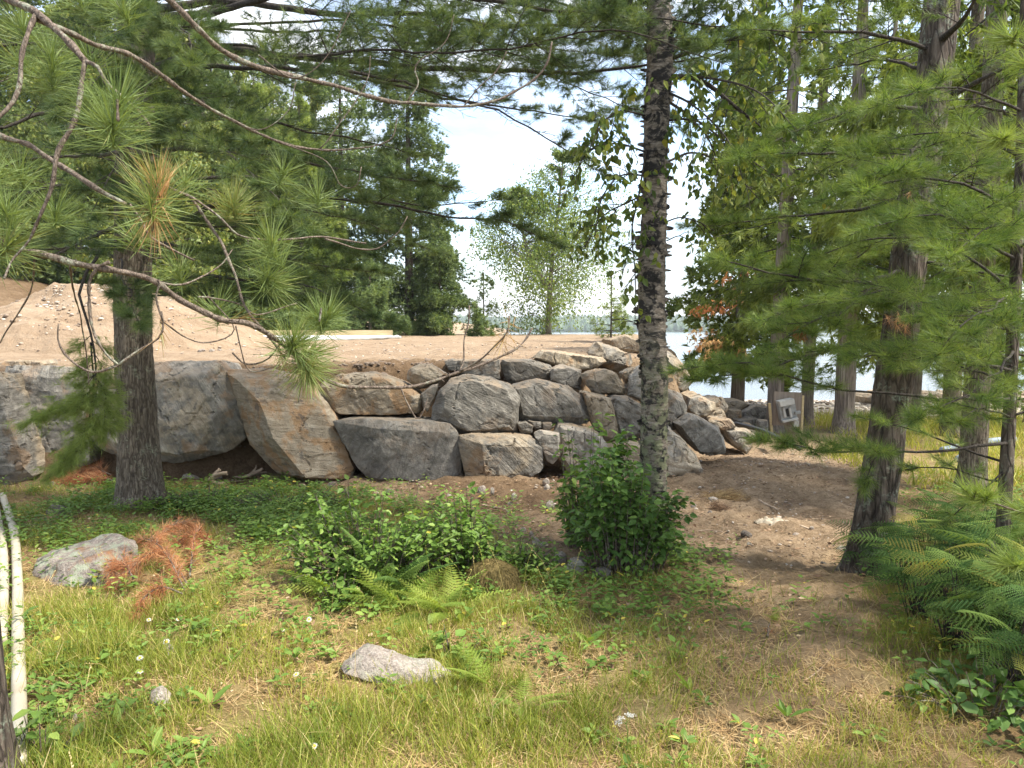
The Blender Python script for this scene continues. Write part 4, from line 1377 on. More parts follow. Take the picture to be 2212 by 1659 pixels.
    for q in (((330, 0, 7.4), (700, -60, 7.0), (1050, -30, 6.8), (1400, 20, 6.7)), ((330, 60, 7.4), (650, 70, 7.8), (1000, 90, 8.2), (1300, 110, 8.6), (1520, 160, 8.8)),
              ((330, 90, 7.4), (700, 110, 6.2), (1050, 100, 5.6), (1330, 80, 5.2), (1520, 110, 5.1)), ((330, -40, 7.4), (760, -120, 6.4), (1150, -80, 5.8), (1480, -20, 5.4)),
              ((330, 60, 7.4), (900, 60, 7.6), (1250, 190, 7.8), (1420, 260, 7.9))):
        L.insert(0, (A(*q), .015, dict(start=.38, gap=.075, sub=.95, shoots=9)))
    NL = 16
    # the bough that hangs down in front of the wall
    L.append((A((268, 520, 7.35), (215, 560, 6.8), (178, 640, 6.5), (196, 740, 6.35), (205, 830, 6.25), (150, 880, 6.15), (90, 905, 6.1)), .018, dict(start=.62, gap=.05, sub=.34, shoots=8, lift=-.25, droop=.3)))
    L.append((A((196, 740, 6.35), (206, 850, 6.3), (180, 930, 6.25), (120, 1000, 6.2)), .008, dict(start=.25, gap=.045, sub=.34, shoots=8, lift=-.25, droop=.3)))
    L.append((A((205, 810, 6.3), (230, 860, 6.3), (225, 920, 6.3)), .007, dict(start=.15, gap=.045, sub=.30, shoots=8, lift=-.25, droop=.3)))
    # a spray in front of the trunk
    L.append((A((262, 560, 7.2), (270, 600, 6.4), (285, 660, 5.9), (300, 700, 5.7)), .010, dict(start=.45, gap=.06, sub=.26, shoots=7)))
    hang = Tufts()
    for i, (pts, r, kw) in enumerate(L):
        limb(g, hang if 19 + NL <= i <= 21 + NL else tf, rng, pts, r, **kw)
    ax = axis_of([t for t in tr])
    def above(p):
        u, v = proj(p)
        return (v[1:] < -40).all()
    random_limbs(g, tf, rng, ax, 5.2, 12.5, 1.0, 3.2, .9, filt=above, gap=.28, sub=.7, shoots=5)
    part(g, 'trunk', [MAT['bark_pine'], MAT['twig_dark']], root, True)
    p, d = tf.get()
    p, d = prune(rng, p, d, [SKY_GAP])
    u, v = proj(p)
    k = (u > 1390) & (u < 1466) & (v < 150) & (p[:, 1] < 6.0) & (rng.uniform(0, 1, len(p)) > .25)
    p, d, u, v = p[~k], d[~k], u[~k], v[~k]
    k = (v > 560) & (u > 235) & (u < 345) & (p[:, 1] < 7.3) & (rng.uniform(0, 1, len(p)) > .8)
    p, d = p[~k], d[~k]
    c = Geo()
    vis = (p[:, 2] < 5.4)
    tufts(c, rng, p[vis], d[vis], .092, 32, .0031)
    tufts(c, rng, p[~vis], d[~vis], .11, 9, .006)
    part(c, 'crown', MAT['pine'], root)
    p, d = hang.get()
    c = Geo()
    p = np.vstack([p, p + rng.normal(0, .045, p.shape)])
    d = np.vstack([d, d])
    d[:, 2] -= .35
    tufts(c, rng, p, d, .088, 19, .0024, 8, 68, tint=rng.uniform(.8, 1, len(p)))  # raised tint puts light into the needle colour of this shaded bough
    part(c, 'hanging_bough', MAT['pine_lit'], root)


left_pine()


# ---- the leaning dark pine on the right
def right_pine():
    rng = np.random.default_rng(202)
    b = P(1876, 1228, 5.35)
    b[2] = gz(b[0], b[1]) - .05
    tr = [b, P(1890, 1100, 5.35), P(1912, 960, 5.35), P(1934, 800, 5.35), P(1958, 600, 5.37), P(1985, 400, 5.4), P(2012, 220, 5.42), P(2030, 40, 5.45), P(2040, -60, 5.45)]
    tr.append(tr[-1] + np.array([.4, .2, 8.0]))
    root = thing('leaning_pine', [b[0], b[1], b[2]], 'dark barked pine leaning right beside the bracken ferns', 'tree')
    g, tf = Geo(), Tufts()
    trunk_mesh(g, tr[:9], [.150, .126, .122, .120, .118, .116, .114, .112, .11], 56, 420, .007, .05, 0, 8, vs=5, hs=26)
    tube(g, smooth_path(tr[8:], 24), np.linspace(.11, .015, 24), 12, .5, 0)
    A = PP
    L = [(A((1990, 330, 5.4), (1900, 340, 5.1), (1800, 345, 4.9), (1660, 330, 4.7)), .016, dict(start=.25, gap=.09, sub=.5)),
         (A((2005, 235, 5.4), (1900, 228, 5.2), (1760, 262, 5.0), (1620, 320, 4.8)), .016, dict(start=.25, gap=.09, sub=.5)),
         (A((1985, 410, 5.4), (1850, 455, 5.7), (1690, 470, 5.9), (1520, 495, 6.1)), .016, dict(start=.3, gap=.09, sub=.5)),
         (A((1960, 585, 5.35), (1860, 600, 5.0), (1720, 590, 4.7), (1590, 560, 4.5)), .016, dict(start=.3, gap=.09, sub=.5)),
         (A((2015, 110, 5.4), (1880, 75, 5.3), (1760, 70, 5.2), (1640, 60, 5.1)), .016, dict(start=.2, gap=.08, sub=.55)),
         (A((2040, 215, 5.4), (2120, 170, 5.2), (2240, 110, 5.0)), .024, dict(start=.35, gap=.09, sub=.5)),
         (A((2030, 90, 5.4), (2080, 40, 5.0), (2130, -40, 4.7)), .028, dict(start=.5, gap=.1, sub=.5)),
         (A((2025, 235, 5.4), (2120, 235, 5.7), (2250, 245, 6.0)), .014, dict(start=.2, gap=.09, sub=.5)),
         (A((1940, 700, 5.35), (2040, 690, 5.0), (2160, 700, 4.7), (2260, 720, 4.6)), .014, dict(start=.2, gap=.09, sub=.5)),
         (A((1950, 620, 5.35), (1880, 640, 4.6), (1790, 700, 4.2), (1700, 750, 4.0)), .014, dict(start=.3, gap=.08, sub=.45)),
         (A((1935, 800, 5.35), (1850, 740, 5.1), (1760, 760, 4.9), (1640, 800, 4.8), (1530, 812, 4.7)), .013, dict(start=.35, gap=.07, sub=.36)),
         (A((1975, 480, 5.4), (2070, 450, 5.1), (2200, 470, 4.9)), .016, dict(start=.2, gap=.09, sub=.5)),
         (A((1970, 500, 5.4), (1900, 520, 6.2), (1800, 560, 6.8)), .014, dict(start=.3, gap=.09, sub=.5)),
         (A((1990, 380, 5.4), (2060, 390, 6.1), (2140, 420, 6.8)), .014, dict(start=.3, gap=.09, sub=.5)),
         (A((2000, 300, 5.4), (1960, 330, 4.5), (1880, 400, 3.9)), .014, dict(start=.35, gap=.08, sub=.45)),
         (A((1980, 420, 5.4), (2030, 450, 4.6), (2100, 520, 4.0)), .014, dict(start=.35, gap=.08, sub=.45)),
         (A((2010, 150, 5.4), (1900, 130, 6.2), (1760, 150, 6.8)), .016, dict(start=.25, gap=.09, sub=.55)),
         (A((1955, 560, 5.4), (2050, 575, 5.2), (2170, 600, 5.1), (2260, 610, 5.0)), .015, dict(start=.2, gap=.09, sub=.5))]
    for pts, r, kw in L:
        limb(g, tf, rng, pts, r, shoots=8, **kw)
    ax = axis_of(tr)
    random_limbs(g, tf, rng, ax, 4.3, 11, 1.0, 2.2, .7, filt=lambda p: (proj(p)[1][1:] < -20).all(), gap=.2, sub=.6, shoots=5)
    part(g, 'trunk', [MAT['bark_dark'], MAT['twig_dark']], root, True)
    p, d = tf.get()
    c = Geo()
    vis = p[:, 2] < 4.6
    tufts(c, rng, p[vis], d[vis], .088, 24, .0024)
    tufts(c, rng, p[~vis], d[~vis], .11, 9, .006)
    part(c, 'crown', MAT['pine_lit'], root)
    # a few dead orange tufts caught against the trunk
    dd = Geo()
    for uv in ((1925, 700), (1945, 690), (1960, 708), (2310, 420)):
        q = P(uv[0], uv[1], 5.2) + rng.normal(0, .03, (4, 3))
        tufts(dd, rng, q, np.tile([[-.2, -.3, -.9]], (4, 1)) + rng.normal(0, .3, (4, 3)), .09, 14, .0018, tint=.8)
    q = P(1986, 447, 5.25) + rng.normal(0, .03, (5, 3))
    tufts(dd, rng, q, np.tile([[-.2, -.3, -.9]], (5, 1)) + rng.normal(0, .3, (5, 3)), .09, 18, .002)
    part(dd, 'dead_needles', MAT['dead'], root)


right_pine()


# ---- the slim young pine at the right edge, its low boughs reaching left
def slim_pine():
    rng = np.random.default_rng(303)
    b = P(2158, 1330, 4.3)
    b[2] = gz(b[0], b[1]) - .03
    tr = [b, P(2166, 1150, 4.3), P(2178, 950, 4.32), P(2186, 760, 4.33), P(2196, 560, 4.35), P(2205, 350, 4.4), P(2212, 120, 4.4), P(2216, -150, 4.4), P(2220, -600, 4.4)]
    root = thing('young_pine', [b[0], b[1], b[2]], 'slim young pine at the right edge with long low green boughs', 'tree')
    g, tf = Geo(), Tufts()
    trunk_mesh(g, tr, [.045, .036, .033, .031, .029, .026, .022, .016, .006], 24, 220, .003, .015, 0, 5)
    A = PP
    L = [(A((2180, 862, 4.3), (2070, 866, 4.3), (1960, 863, 4.35), (1850, 850, 4.4), (1734, 828, 4.45), (1620, 790, 4.5), (1520, 800, 4.55)), .010, dict(start=.52, gap=.06, sub=.42)),
         (A((2176, 957, 4.3), (2100, 962, 4.2), (2015, 982, 4.1), (1906, 974, 4.05), (1800, 962, 4.0), (1690, 945, 3.95)), .010, dict(start=.5, gap=.055, sub=.36)),
         (A((2176, 1000, 4.3), (2080, 970, 4.5), (1990, 930, 4.7), (1880, 905, 4.9)), .008, dict(start=.35, gap=.09, sub=.26, shoots=5)),
         (A((2184, 800, 4.3), (2090, 780, 4.1), (1980, 760, 3.95), (1860, 770, 3.85)), .009, dict(start=.3, gap=.07, sub=.45)),
         (A((2188, 720, 4.3), (2080, 660, 4.2), (1950, 640, 4.1), (1800, 650, 4.0), (1690, 670, 3.95)), .010, dict(start=.25, gap=.07, sub=.5)),
         (A((2192, 640, 4.35), (2100, 560, 4.5), (1980, 520, 4.7), (1840, 530, 4.8), (1740, 560, 4.9)), .010, dict(start=.25, gap=.07, sub=.5)),
         (A((2196, 560, 4.35), (2100, 500, 4.1), (2010, 480, 3.9), (1900, 500, 3.8)), .010, dict(start=.2, gap=.07, sub=.5)),
         (A((2200, 450, 4.4), (2080, 400, 4.3), (1950, 390, 4.2), (1830, 410, 4.1)), .010, dict(start=.25, gap=.07, sub=.5)),
         (A((2206, 340, 4.4), (2110, 290, 4.5), (2000, 280, 4.6), (1900, 300, 4.7)), .009, dict(start=.25, gap=.07, sub=.5)),
         (A((2208, 240, 4.4), (2120, 200, 4.2), (2020, 190, 4.1), (1940, 210, 4.0)), .009, dict(start=.3, gap=.07, sub=.45)),
         (A((2190, 700, 4.3), (2240, 660, 4.0), (2330, 640, 3.8)), .008, dict(start=.2, gap=.07, sub=.4)),
         (A((2196, 540, 4.35), (2260, 500, 4.2), (2360, 480, 4.0)), .008, dict(start=.2, gap=.07, sub=.4)),
         (A((2188, 760, 4.3), (2150, 800, 3.9), (2080, 860, 3.6), (2000, 900, 3.45)), .008, dict(start=.4, gap=.08, sub=.3)),
         (A((2192, 660, 4.3), (2160, 640, 3.8), (2100, 680, 3.4), (2030, 740, 3.2)), .009, dict(start=.3, gap=.07, sub=.42)),
         (A((2200, 480, 4.35), (2140, 480, 3.8), (2060, 540, 3.4)), .009, dict(start=.3, gap=.07, sub=.42)),
         (A((2180, 900, 4.3), (2250, 880, 4.3), (2350, 870, 4.2)), .008, dict(start=.2, gap=.07, sub=.36)),
         (A((2174, 1040, 4.3), (2100, 1030, 4.6), (2040, 1010, 4.9), (1960, 1010, 5.2)), .007, dict(start=.35, gap=.1, sub=.24, shoots=4)),
         (A((2182, 830, 4.3), (2110, 800, 4.7), (2030, 790, 5.0), (1950, 800, 5.3)), .008, dict(start=.25, gap=.07, sub=.38)),
         (A((2186, 760, 4.3), (2230, 770, 4.6), (2290, 790, 4.9)), .007, dict(start=.2, gap=.07, sub=.4)),
         (A((2184, 790, 4.3), (2140, 740, 4.8), (2080, 730, 5.2), (2000, 740, 5.6)), .008, dict(start=.25, gap=.07, sub=.42)),
         (A((2180, 900, 4.3), (2120, 880, 4.0), (2060, 900, 3.7)), .006, dict(start=.4, gap=.08, sub=.25, shoots=6)),
         (A((2176, 1010, 4.3), (2120, 1060, 4.3), (2060, 1110, 4.3)), .006, dict(start=.5, gap=.12, sub=.2, shoots=4))]
    for pts, r, kw in L:
        kw.setdefault('shoots', 8)
        limb(g, tf, rng, pts, r, .003, sub_r=.0035, **kw)
    # hanging single twigs under the long boughs
    limb(g, tf, rng, A((1895, 975, 4.05), (1880, 1010, 4.05), (1868, 1040, 4.05)), .003, .002, .6, .1, .1, 4)
    part(g, 'trunk', [MAT['bark_dark'], MAT['twig_dark']], root, True)
    p, d = tf.get()
    c = Geo()
    tufts(c, rng, p, d, .085, 24, .0019)
    part(c, 'crown', MAT['pine_lit'], root)


slim_pine()


# ---- a pine just out of the picture on the right, whose bright boughs come in close
def near_bough_pine():
    rng = np.random.default_rng(404)
    b = np.array([2.75, 2.75, 0.0])
    root = thing('bright_pine', b, 'pine with bright fresh needles reaching in from the right edge close to the camera', 'tree')
    g, tf = Geo(), Tufts()
    tr = [b + [0, 0, -.03], b + [.02, 0, 1.2], b + [0, .05, 2.6], b + [.05, .05, 4.6]]
    trunk_mesh(g, tr, [.07, .06, .05, .02], 28, 120, .004, .02, 0, 6)
    A = PP
    L = [(np.array([b + [0, 0, 1.55], P(2330, 1120, 2.7), P(2230, 1110, 2.6), P(2130, 1095, 2.5)]), dict(start=.45, gap=.075, sub=.15, shoots=3)),
         (np.array([b + [0, 0, 1.2], P(2340, 1240, 2.6), P(2260, 1230, 2.5), P(2185, 1225, 2.45)]), dict(start=.45, gap=.075, sub=.13, shoots=3)),
         (np.array([b + [0, 0, 2.6], P(2330, 330, 2.8), P(2240, 300, 2.7), P(2170, 290, 2.65)]), dict(start=.5, gap=.08, sub=.13, shoots=3)),
         (np.array([b + [0, 0, 2.8], P(2330, 190, 2.8), P(2250, 130, 2.7), P(2190, 90, 2.65)]), dict(start=.5, gap=.08, sub=.13, shoots=3)),
         (np.array([b + [0, 0, 2.3], b + [.3, .5, 2.3], b + [.5, 1.1, 2.2]]), dict(start=.3, gap=.08, sub=.3)),
         (np.array([b + [0, 0, 2.0], b + [.5, -.3, 2.1], b + [1.0, -.5, 2.0]]), dict(start=.3, gap=.08, sub=.3)),
         (np.array([b + [0, 0, 3.2], b + [.1, .6, 3.4], b + [.1, 1.2, 3.4]]), dict(start=.3, gap=.08, sub=.3)),
         (np.array([b + [0, 0, 3.6], b + [.6, .1, 3.8], b + [1.0, .1, 3.8]]), dict(start=.3, gap=.08, sub=.3)),
         (np.array([b + [0, 0, 1.0], b + [.4, .4, 1.1], b + [.8, .7, 1.0]]), dict(start=.3, gap=.08, sub=.3))]
    for pts, kw in L:
        limb(g, tf, rng, pts, .009, .003, sub_r=.003, **kw)
    part(g, 'trunk', [MAT['bark_dark'], MAT['twig']], root, True)
    p, d = tf.get()
    c = Geo()
    tufts(c, rng, p, d, .105, 34, .0021, 6, 52, tint=rng.uniform(.6, 1.0, len(p)))
    part(c, 'crown', MAT['pine_lit'], root)


near_bough_pine()


# ---- the red pine close on the left: trunk out of frame, long-needled crooked boughs across the picture
def near_red_pine():
    rng = np.random.default_rng(505)
    tb = P(-38, 1640, 2.75)
    tb[2] = gz(tb[0], tb[1]) - .03
    root = thing('red_pine', tb, 'close red pine at the left edge with bare crooked boughs and long needle tufts', 'tree')
    g = Geo()
    tr = [tb, tb + [-.05, 0, .8], tb + [-.22, .02, 1.8], tb + [-.32, .02, 3.0], tb + [-.36, 0, 6.0]]
    trunk_mesh(g, tr, [.105, .092, .085, .08, .05], 40, 200, .006, .03, 0, 9)
    def bough(pts, r0, r1=.004, knob=.35):
        p = np.array([x if len(x) == 3 and isinstance(x, np.ndarray) else P(*x) for x in pts])
        n = max(10, int(np.linalg.norm(np.diff(p, axis=0), axis=1).sum() / .022))
        path = smooth_path(p, n)
        path += .006 * np.stack([noise(path * 9 + 3, 5), noise(path * 9 + 9, 6), noise(path * 9 + 17, 7)], -1)
        rr = np.linspace(r0, r1, n) * (1 + knob * noise(path * 45, 4))
        tube(g, path, np.maximum(rr, .0012), 8, rng.uniform(.3, .8), 1)
        return path
    T0 = lambda z: tb + np.array([-.25, 0, z])
    # main boughs
    bough([T0(2.95), (-60, -40, 2.6), (30, 5, 2.5), (84, 28, 2.45), (132, 75, 2.4), (186, 132, 2.35)], .016, .010)
    bough([(186, 132, 2.35), (176, 200, 2.33), (160, 265, 2.32), (125, 325, 2.3), (110, 410, 2.28), (75, 490, 2.26)], .0085, .005)
    bough([(186, 132, 2.35), (215, 148, 2.34), (232, 180, 2.34), (300, 245, 2.35), (322, 275, 2.36)], .007, .004)
    bough([(84, 28, 2.45), (60, 75, 2.4), (45, 120, 2.38), (40, 175, 2.36), (22, 230, 2.34), (-20, 275, 2.3)], .008, .006)
    bough([(84, 40, 2.45), (190, 92, 2.6), (280, 120, 2.8), (340, 158, 2.9), (400, 200, 3.0), (480, 250, 3.15), (600, 305, 3.3), (690, 322, 3.45), (790, 318, 3.5), (845, 300, 3.5), (858, 255, 3.5)], .010, .003)
    bough([T0(3.3), (200, -120, 2.9), (345, -20, 3.0), (430, 65, 3.1), (480, 108, 3.2), (545, 142, 3.3), (620, 160, 3.4), (700, 180, 3.5), (800, 208, 3.6), (880, 222, 3.7), (1000, 228, 3.8), (1080, 214, 3.85), (1150, 175, 3.9), (1180, 135, 3.9), (1190, 90, 3.9)], .017, .005)
    bough([T0(2.2), (-80, 250, 2.5), (0, 292, 2.45), (60, 312, 2.45), (115, 345, 2.45), (165, 378, 2.42), (205, 405, 2.4), (270, 440, 2.4)], .012, .007)
    C = bough([T0(1.75), (-60, 520, 2.4), (30, 540, 2.4), (90, 550, 2.4), (150, 566, 2.42), (225, 580, 2.45), (330, 606, 2.5), (400, 650, 2.55), (480, 690, 2.6), (545, 704, 2.65), (610, 745, 2.75), (660, 790, 2.85), (700, 815, 2.9), (760, 836, 2.95), (865, 838, 3.05), (925, 826, 3.1), (985, 806, 3.15), (1040, 790, 3.2), (1100, 762, 3.25), (1135, 735, 3.3), (1152, 708, 3.3)], .013, .0042)
    bough([(990, 804, 3.15), (1030, 780, 3.15), (1070, 745, 3.1), (1095, 715, 3.1), (1103, 680, 3.1)], .0045, .003)
    bough([(990, 804, 3.15), (1000, 780, 3.2), (1003, 735, 3.2), (1012, 700, 3.2), (1014, 660, 3.2)], .004, .0025)
    bough([(865, 838, 3.05), (878, 870, 3.05), (900, 905, 3.05), (912, 895, 3.05), (922, 862, 3.05)], .0035, .003)
    bough([(390, 410, 2.9), (430, 450, 2.9), (470, 510, 2.9), (500, 575, 2.85), (530, 660, 2.8), (570, 720, 2.8), (615, 775, 2.8)], .0065, .004)
    bough([(350, 400, 2.6), (420, 430, 2.7), (470, 470, 2.7), (520, 510, 2.75), (590, 520, 2.8)], .005, .003)
    bough([(700, 516, 3.0), (800, 540, 3.1), (850, 510, 3.1), (880, 465, 3.1)], .004, .002)
    bough([(600, 520, 2.9), (700, 512, 3.0), (790, 526, 3.1)], .004, .003)
    # the looping bare twigs below the main bough
    bough([(235, 566, 2.44), (212, 580, 2.44), (192, 620, 2.44), (195, 700, 2.44), (215, 750, 2.45), (255, 790, 2.46)], .0055, .004)
    bough([(255, 790, 2.46), (200, 800, 2.46), (150, 775, 2.45), (128, 742, 2.45), (126, 700, 2.45)], .004, .003)
    bough([(255, 790, 2.46), (300, 760, 2.48), (345, 730, 2.5), (354, 700, 2.5), (350, 670, 2.5)], .004, .003)
    bough([(330, 606, 2.5), (346, 608, 2.5), (338, 640, 2.5), (352, 690, 2.5)], .004, .003)
    bough([(350, 690, 2.52), (400, 730, 2.6), (445, 740, 2.65), (505, 710, 2.7), (452, 640, 2.7)], .003, .002)
    bough([(500, 760, 2.7), (530, 785, 2.72), (575, 775, 2.75), (608, 740, 2.76)], .003, .002)
    bough([(510, 705, 2.65), (520, 750, 2.66), (540, 800, 2.7), (600, 790, 2.7)], .003, .002)
    bough([(655, 790, 2.85), (650, 830, 2.86), (646, 870, 2.86)], .003, .0022)
    bough([(310, 604, 2.5), (400, 612, 2.6), (470, 580, 2.7), (505, 540, 2.75)], .0035, .002)
    bough([(430, 640, 2.6), (520, 660, 2.8), (560, 680, 2.9), (640, 655, 3.0)], .003, .002)
    bough([(690, 322, 3.45), (720, 290, 3.45), (790, 180, 3.5), (800, 120, 3.5)], .003, .002)
    bough([(600, 305, 3.3), (700, 345, 3.3), (735, 400, 3.35), (770, 400, 3.3), (780, 360, 3.3)], .0025, .002)
    bough([(880, 222, 3.7), (905, 180, 3.7), (900, 140, 3.7), (960, 90, 3.7), (980, 30, 3.7)], .004, .002)
    bough([(1000, 228, 3.8), (1040, 180, 3.8), (1075, 150, 3.8), (1096, 110, 3.8)], .004, .002)
    bough([(480, 250, 3.15), (560, 280, 3.1), (620, 240, 3.1), (640, 180, 3.1)], .0025, .0018)
    bough([(560, 120, 3.2), (640, 170, 3.2), (720, 100, 3.2), (760, 20, 3.2)], .003, .002)
    bough([(280, 440, 2.4), (300, 470, 2.4), (330, 520, 2.4), (420, 560, 2.5)], .004, .003)
    bough([(75, 490, 2.26), (60, 520, 2.26), (20, 560, 2.24), (5, 600, 2.2)], .004, .003)
    bough([(75, 545, 2.4), (60, 640, 2.5), (0, 740, 2.6)], .003, .002)
    bough([(150, 566, 2.42), (160, 640, 2.7), (180, 720, 2.9), (190, 830, 3.0)], .004, .002)
    # stubs left by old shoots
    n = 170
    k = rng.integers(5, len(C) - 5, n)
    dv = rvec(rng, n)
    sticks(g, C[k], C[k] + dv * rng.uniform(.008, .022, n)[:, None], .003, .0015, .5, 1)
    # flaky bud scales at the shoot tips
    for a, b in (((333, 470), (345, 385)), ((328, 500), (338, 440)), ((255, 262), (253, 215)), ((585, 525), (598, 498)), ((690, 695), (694, 665)), ((640, 800), (648, 775))):
        path = smooth_path([P(*a, 2.15 if a[0] < 400 else 2.78), P(*b, 2.15 if a[0] < 400 else 2.78)], 14)
        tube(g, path, .0028 + .003 * np.abs(noise(path * 90, 3)), 7, .2, 1)
    part(g, 'trunk', [MAT['bark_dark'], MAT['twig']], root, True)
    # long tufts: (u, v, d, direction in the picture, size, needles, tint)
    c = Geo()
    def tf(u, v, d, dx, dy, dz, L=.145, n=130, a1=95, tint=.35, k=1, spread=.02):
        q = P(u, v, d) + rng.normal(0, spread, (k, 3))
        tufts(c, rng, q, np.tile([[dx, dy, dz]], (k, 1)) + rng.normal(0, .15, (k, 3)), L * 1.05, int(n * 1.35), .0021, 8, a1, tint + .12, .12, .07, near=True)
    tf(255, 250, 2.2, .05, -.4, 1, .155, 190, 105, .30)
    tf(255, 232, 2.22, .0, -.2, 1, .15, 120, 100, .15)
    tf(330, 430, 2.15, .1, -.3, 1, .15, 150, 110, .45)
    tf(345, 385, 2.15, .1, -.2, 1, .13, 90, 60, .60)
    tf(338, 470, 2.15, 0, -.1, -1, .12, 40, 45, .78)
    tf(590, 525, 2.75, .1, -.4, 1, .14, 120, 100, .35)
    tf(512, 435, 2.9, .1, -.3, 1, .13, 110, 80, .55, 2)
    tf(575, 600, 2.7, .3, -.4, .6, .13, 90, 90, .35, 2)
    tf(640, 735, 2.75, .4, -.5, .7, .15, 130, 100, .35, 2)
    tf(690, 680, 2.95, .4, -.3, .9, .14, 120, 95, .25, 2)
    tf(662, 800, 2.8, .2, -.5, -.3, .15, 130, 100, .50, 2)
    tf(700, 735, 2.85, .9, -.2, .3, .14, 110, 95, .30)
    tf(560, 560, 2.7, -.3, -.3, .4, .13, 80, 95, .35)
    tf(10, 545, 2.3, .3, -.4, .2, .15, 160, 105, .45)
    tf(15, 480, 2.35, .0, -.3, .9, .15, 130, 95, .25)
    tf(60, 440, 2.6, .0, -.2, .9, .14, 110, 95, .25, 1, .05)
    tf(130, 430, 2.8, .0, -.2, .9, .14, 110, 95, .3, 2, .12)
    tf(40, 340, 2.7, .0, -.2, .9, .14, 110, 95, .3, 2, .12)
    tf(110, 200, 2.9, .0, -.2, .9, .14, 100, 95, .25, 3, .15)
    tf(60, 90, 2.9, .0, -.2, .9, .14, 100, 95, .25, 3, .15)
    tf(220, 40, 3.1, .0, -.2, .9, .14, 100, 95, .25, 3, .15)
    tf(420, 520, 2.9, .0, -.2, .9, .14, 90, 95, .3, 2, .1)
    tf(440, 640, 2.9, .0, -.2, .7, .14, 90, 95, .3, 1, .08)
    tf(560, 370, 3.1, .0, -.2, .9, .13, 90, 95, .25, 2, .12)
    tf(1090, 715, 3.1, .0, -.3, -.3, .11, 26, 110, .93)
    tf(1103, 690, 3.1, .0, -.3, .5, .09, 10, 100, .93)
    tf(355, 695, 2.5, .2, -.2, -.8, .10, 14, 60, .90)
    tf(605, 790, 2.75, .2, -.2, -.6, .10, 14, 60, .92)
    tf(520, 690, 2.7, .6, -.2, .2, .12, 10, 40, .90)
    part(c, 'crown', MAT['redpine'], root)
    d = Geo()
    def df(u, v, dd, dx, dy, dz, L, n, a1):
        tufts(d, rng, P(u, v, dd)[None], np.array([[dx, dy, dz]]), L, n, .0019, 4, a1, .95, .12, .09, near=True)
    df(345, 395, 2.14, .05, -.2, 1, .11, 50, 46)
    df(338, 478, 2.14, 0, -.1, -1, .13, 34, 40)
    part(d, 'dead_needles', MAT['dead'], root)


near_red_pine()


# ---- the birch
def hang_leaves(geo, rng, p, size, tint=None, T=LEAF_T, F=LEAF_F, wid=.95, down=.55, mat=0):
    n = len(p)
    d = rvec(rng, n)
    d[:, 2] = -np.abs(d[:, 2]) - down
    inst(geo, T, F, p, frames(d, rvec(rng, n)), np.stack([size, size * wid, size], -1), np.minimum(rng.uniform(0, 1.02, n) * .95, 1) if tint is None else tint, mat)


def twig_tree(g, rng, path, r0, n_side, length, leaves, gap=.05, droop=.35, mat=1, up=.1, tw_r=.0035):
    """Leafy deciduous branch: twigs off the path that droop, and the points where leaves hang."""
    path = smooth_path(path, 40)
    tube(g, path, np.linspace(r0, .003, 40), 7, .4, mat)
    T = nrm(np.gradient(path, axis=0))
    for i in range(n_side):
        s = .18 + .82 * (i + rng.uniform(0, 1)) / n_side
        k = min(38, int(s * 39))
        d = nrm(T[k] * .6 + rvec(rng, 1)[0] * .8 + np.array([0, 0, up]))
        L = length * (1.1 - .5 * s) * rng.uniform(.6, 1.2)
        q = [path[k], path[k] + d * L * .4, path[k] + d * L * .75 + [0, 0, -droop * L * .3], path[k] + d * L + [0, 0, -droop * L]]
        tp = smooth_path(q, 9)
        tube(g, tp, np.linspace(tw_r, .0012, 9), 4, .3, mat, cap=False)
        m = max(2, int(L / gap))
        t = rng.uniform(.15, 1, m)
        kk = np.clip((t * 8).astype(int), 0, 7)
        f = (t * 8 - kk)[:, None]
        leaves.append(tp[kk] * (1 - f) + tp[kk + 1] * f + rng.normal(0, .02, (m, 3)))


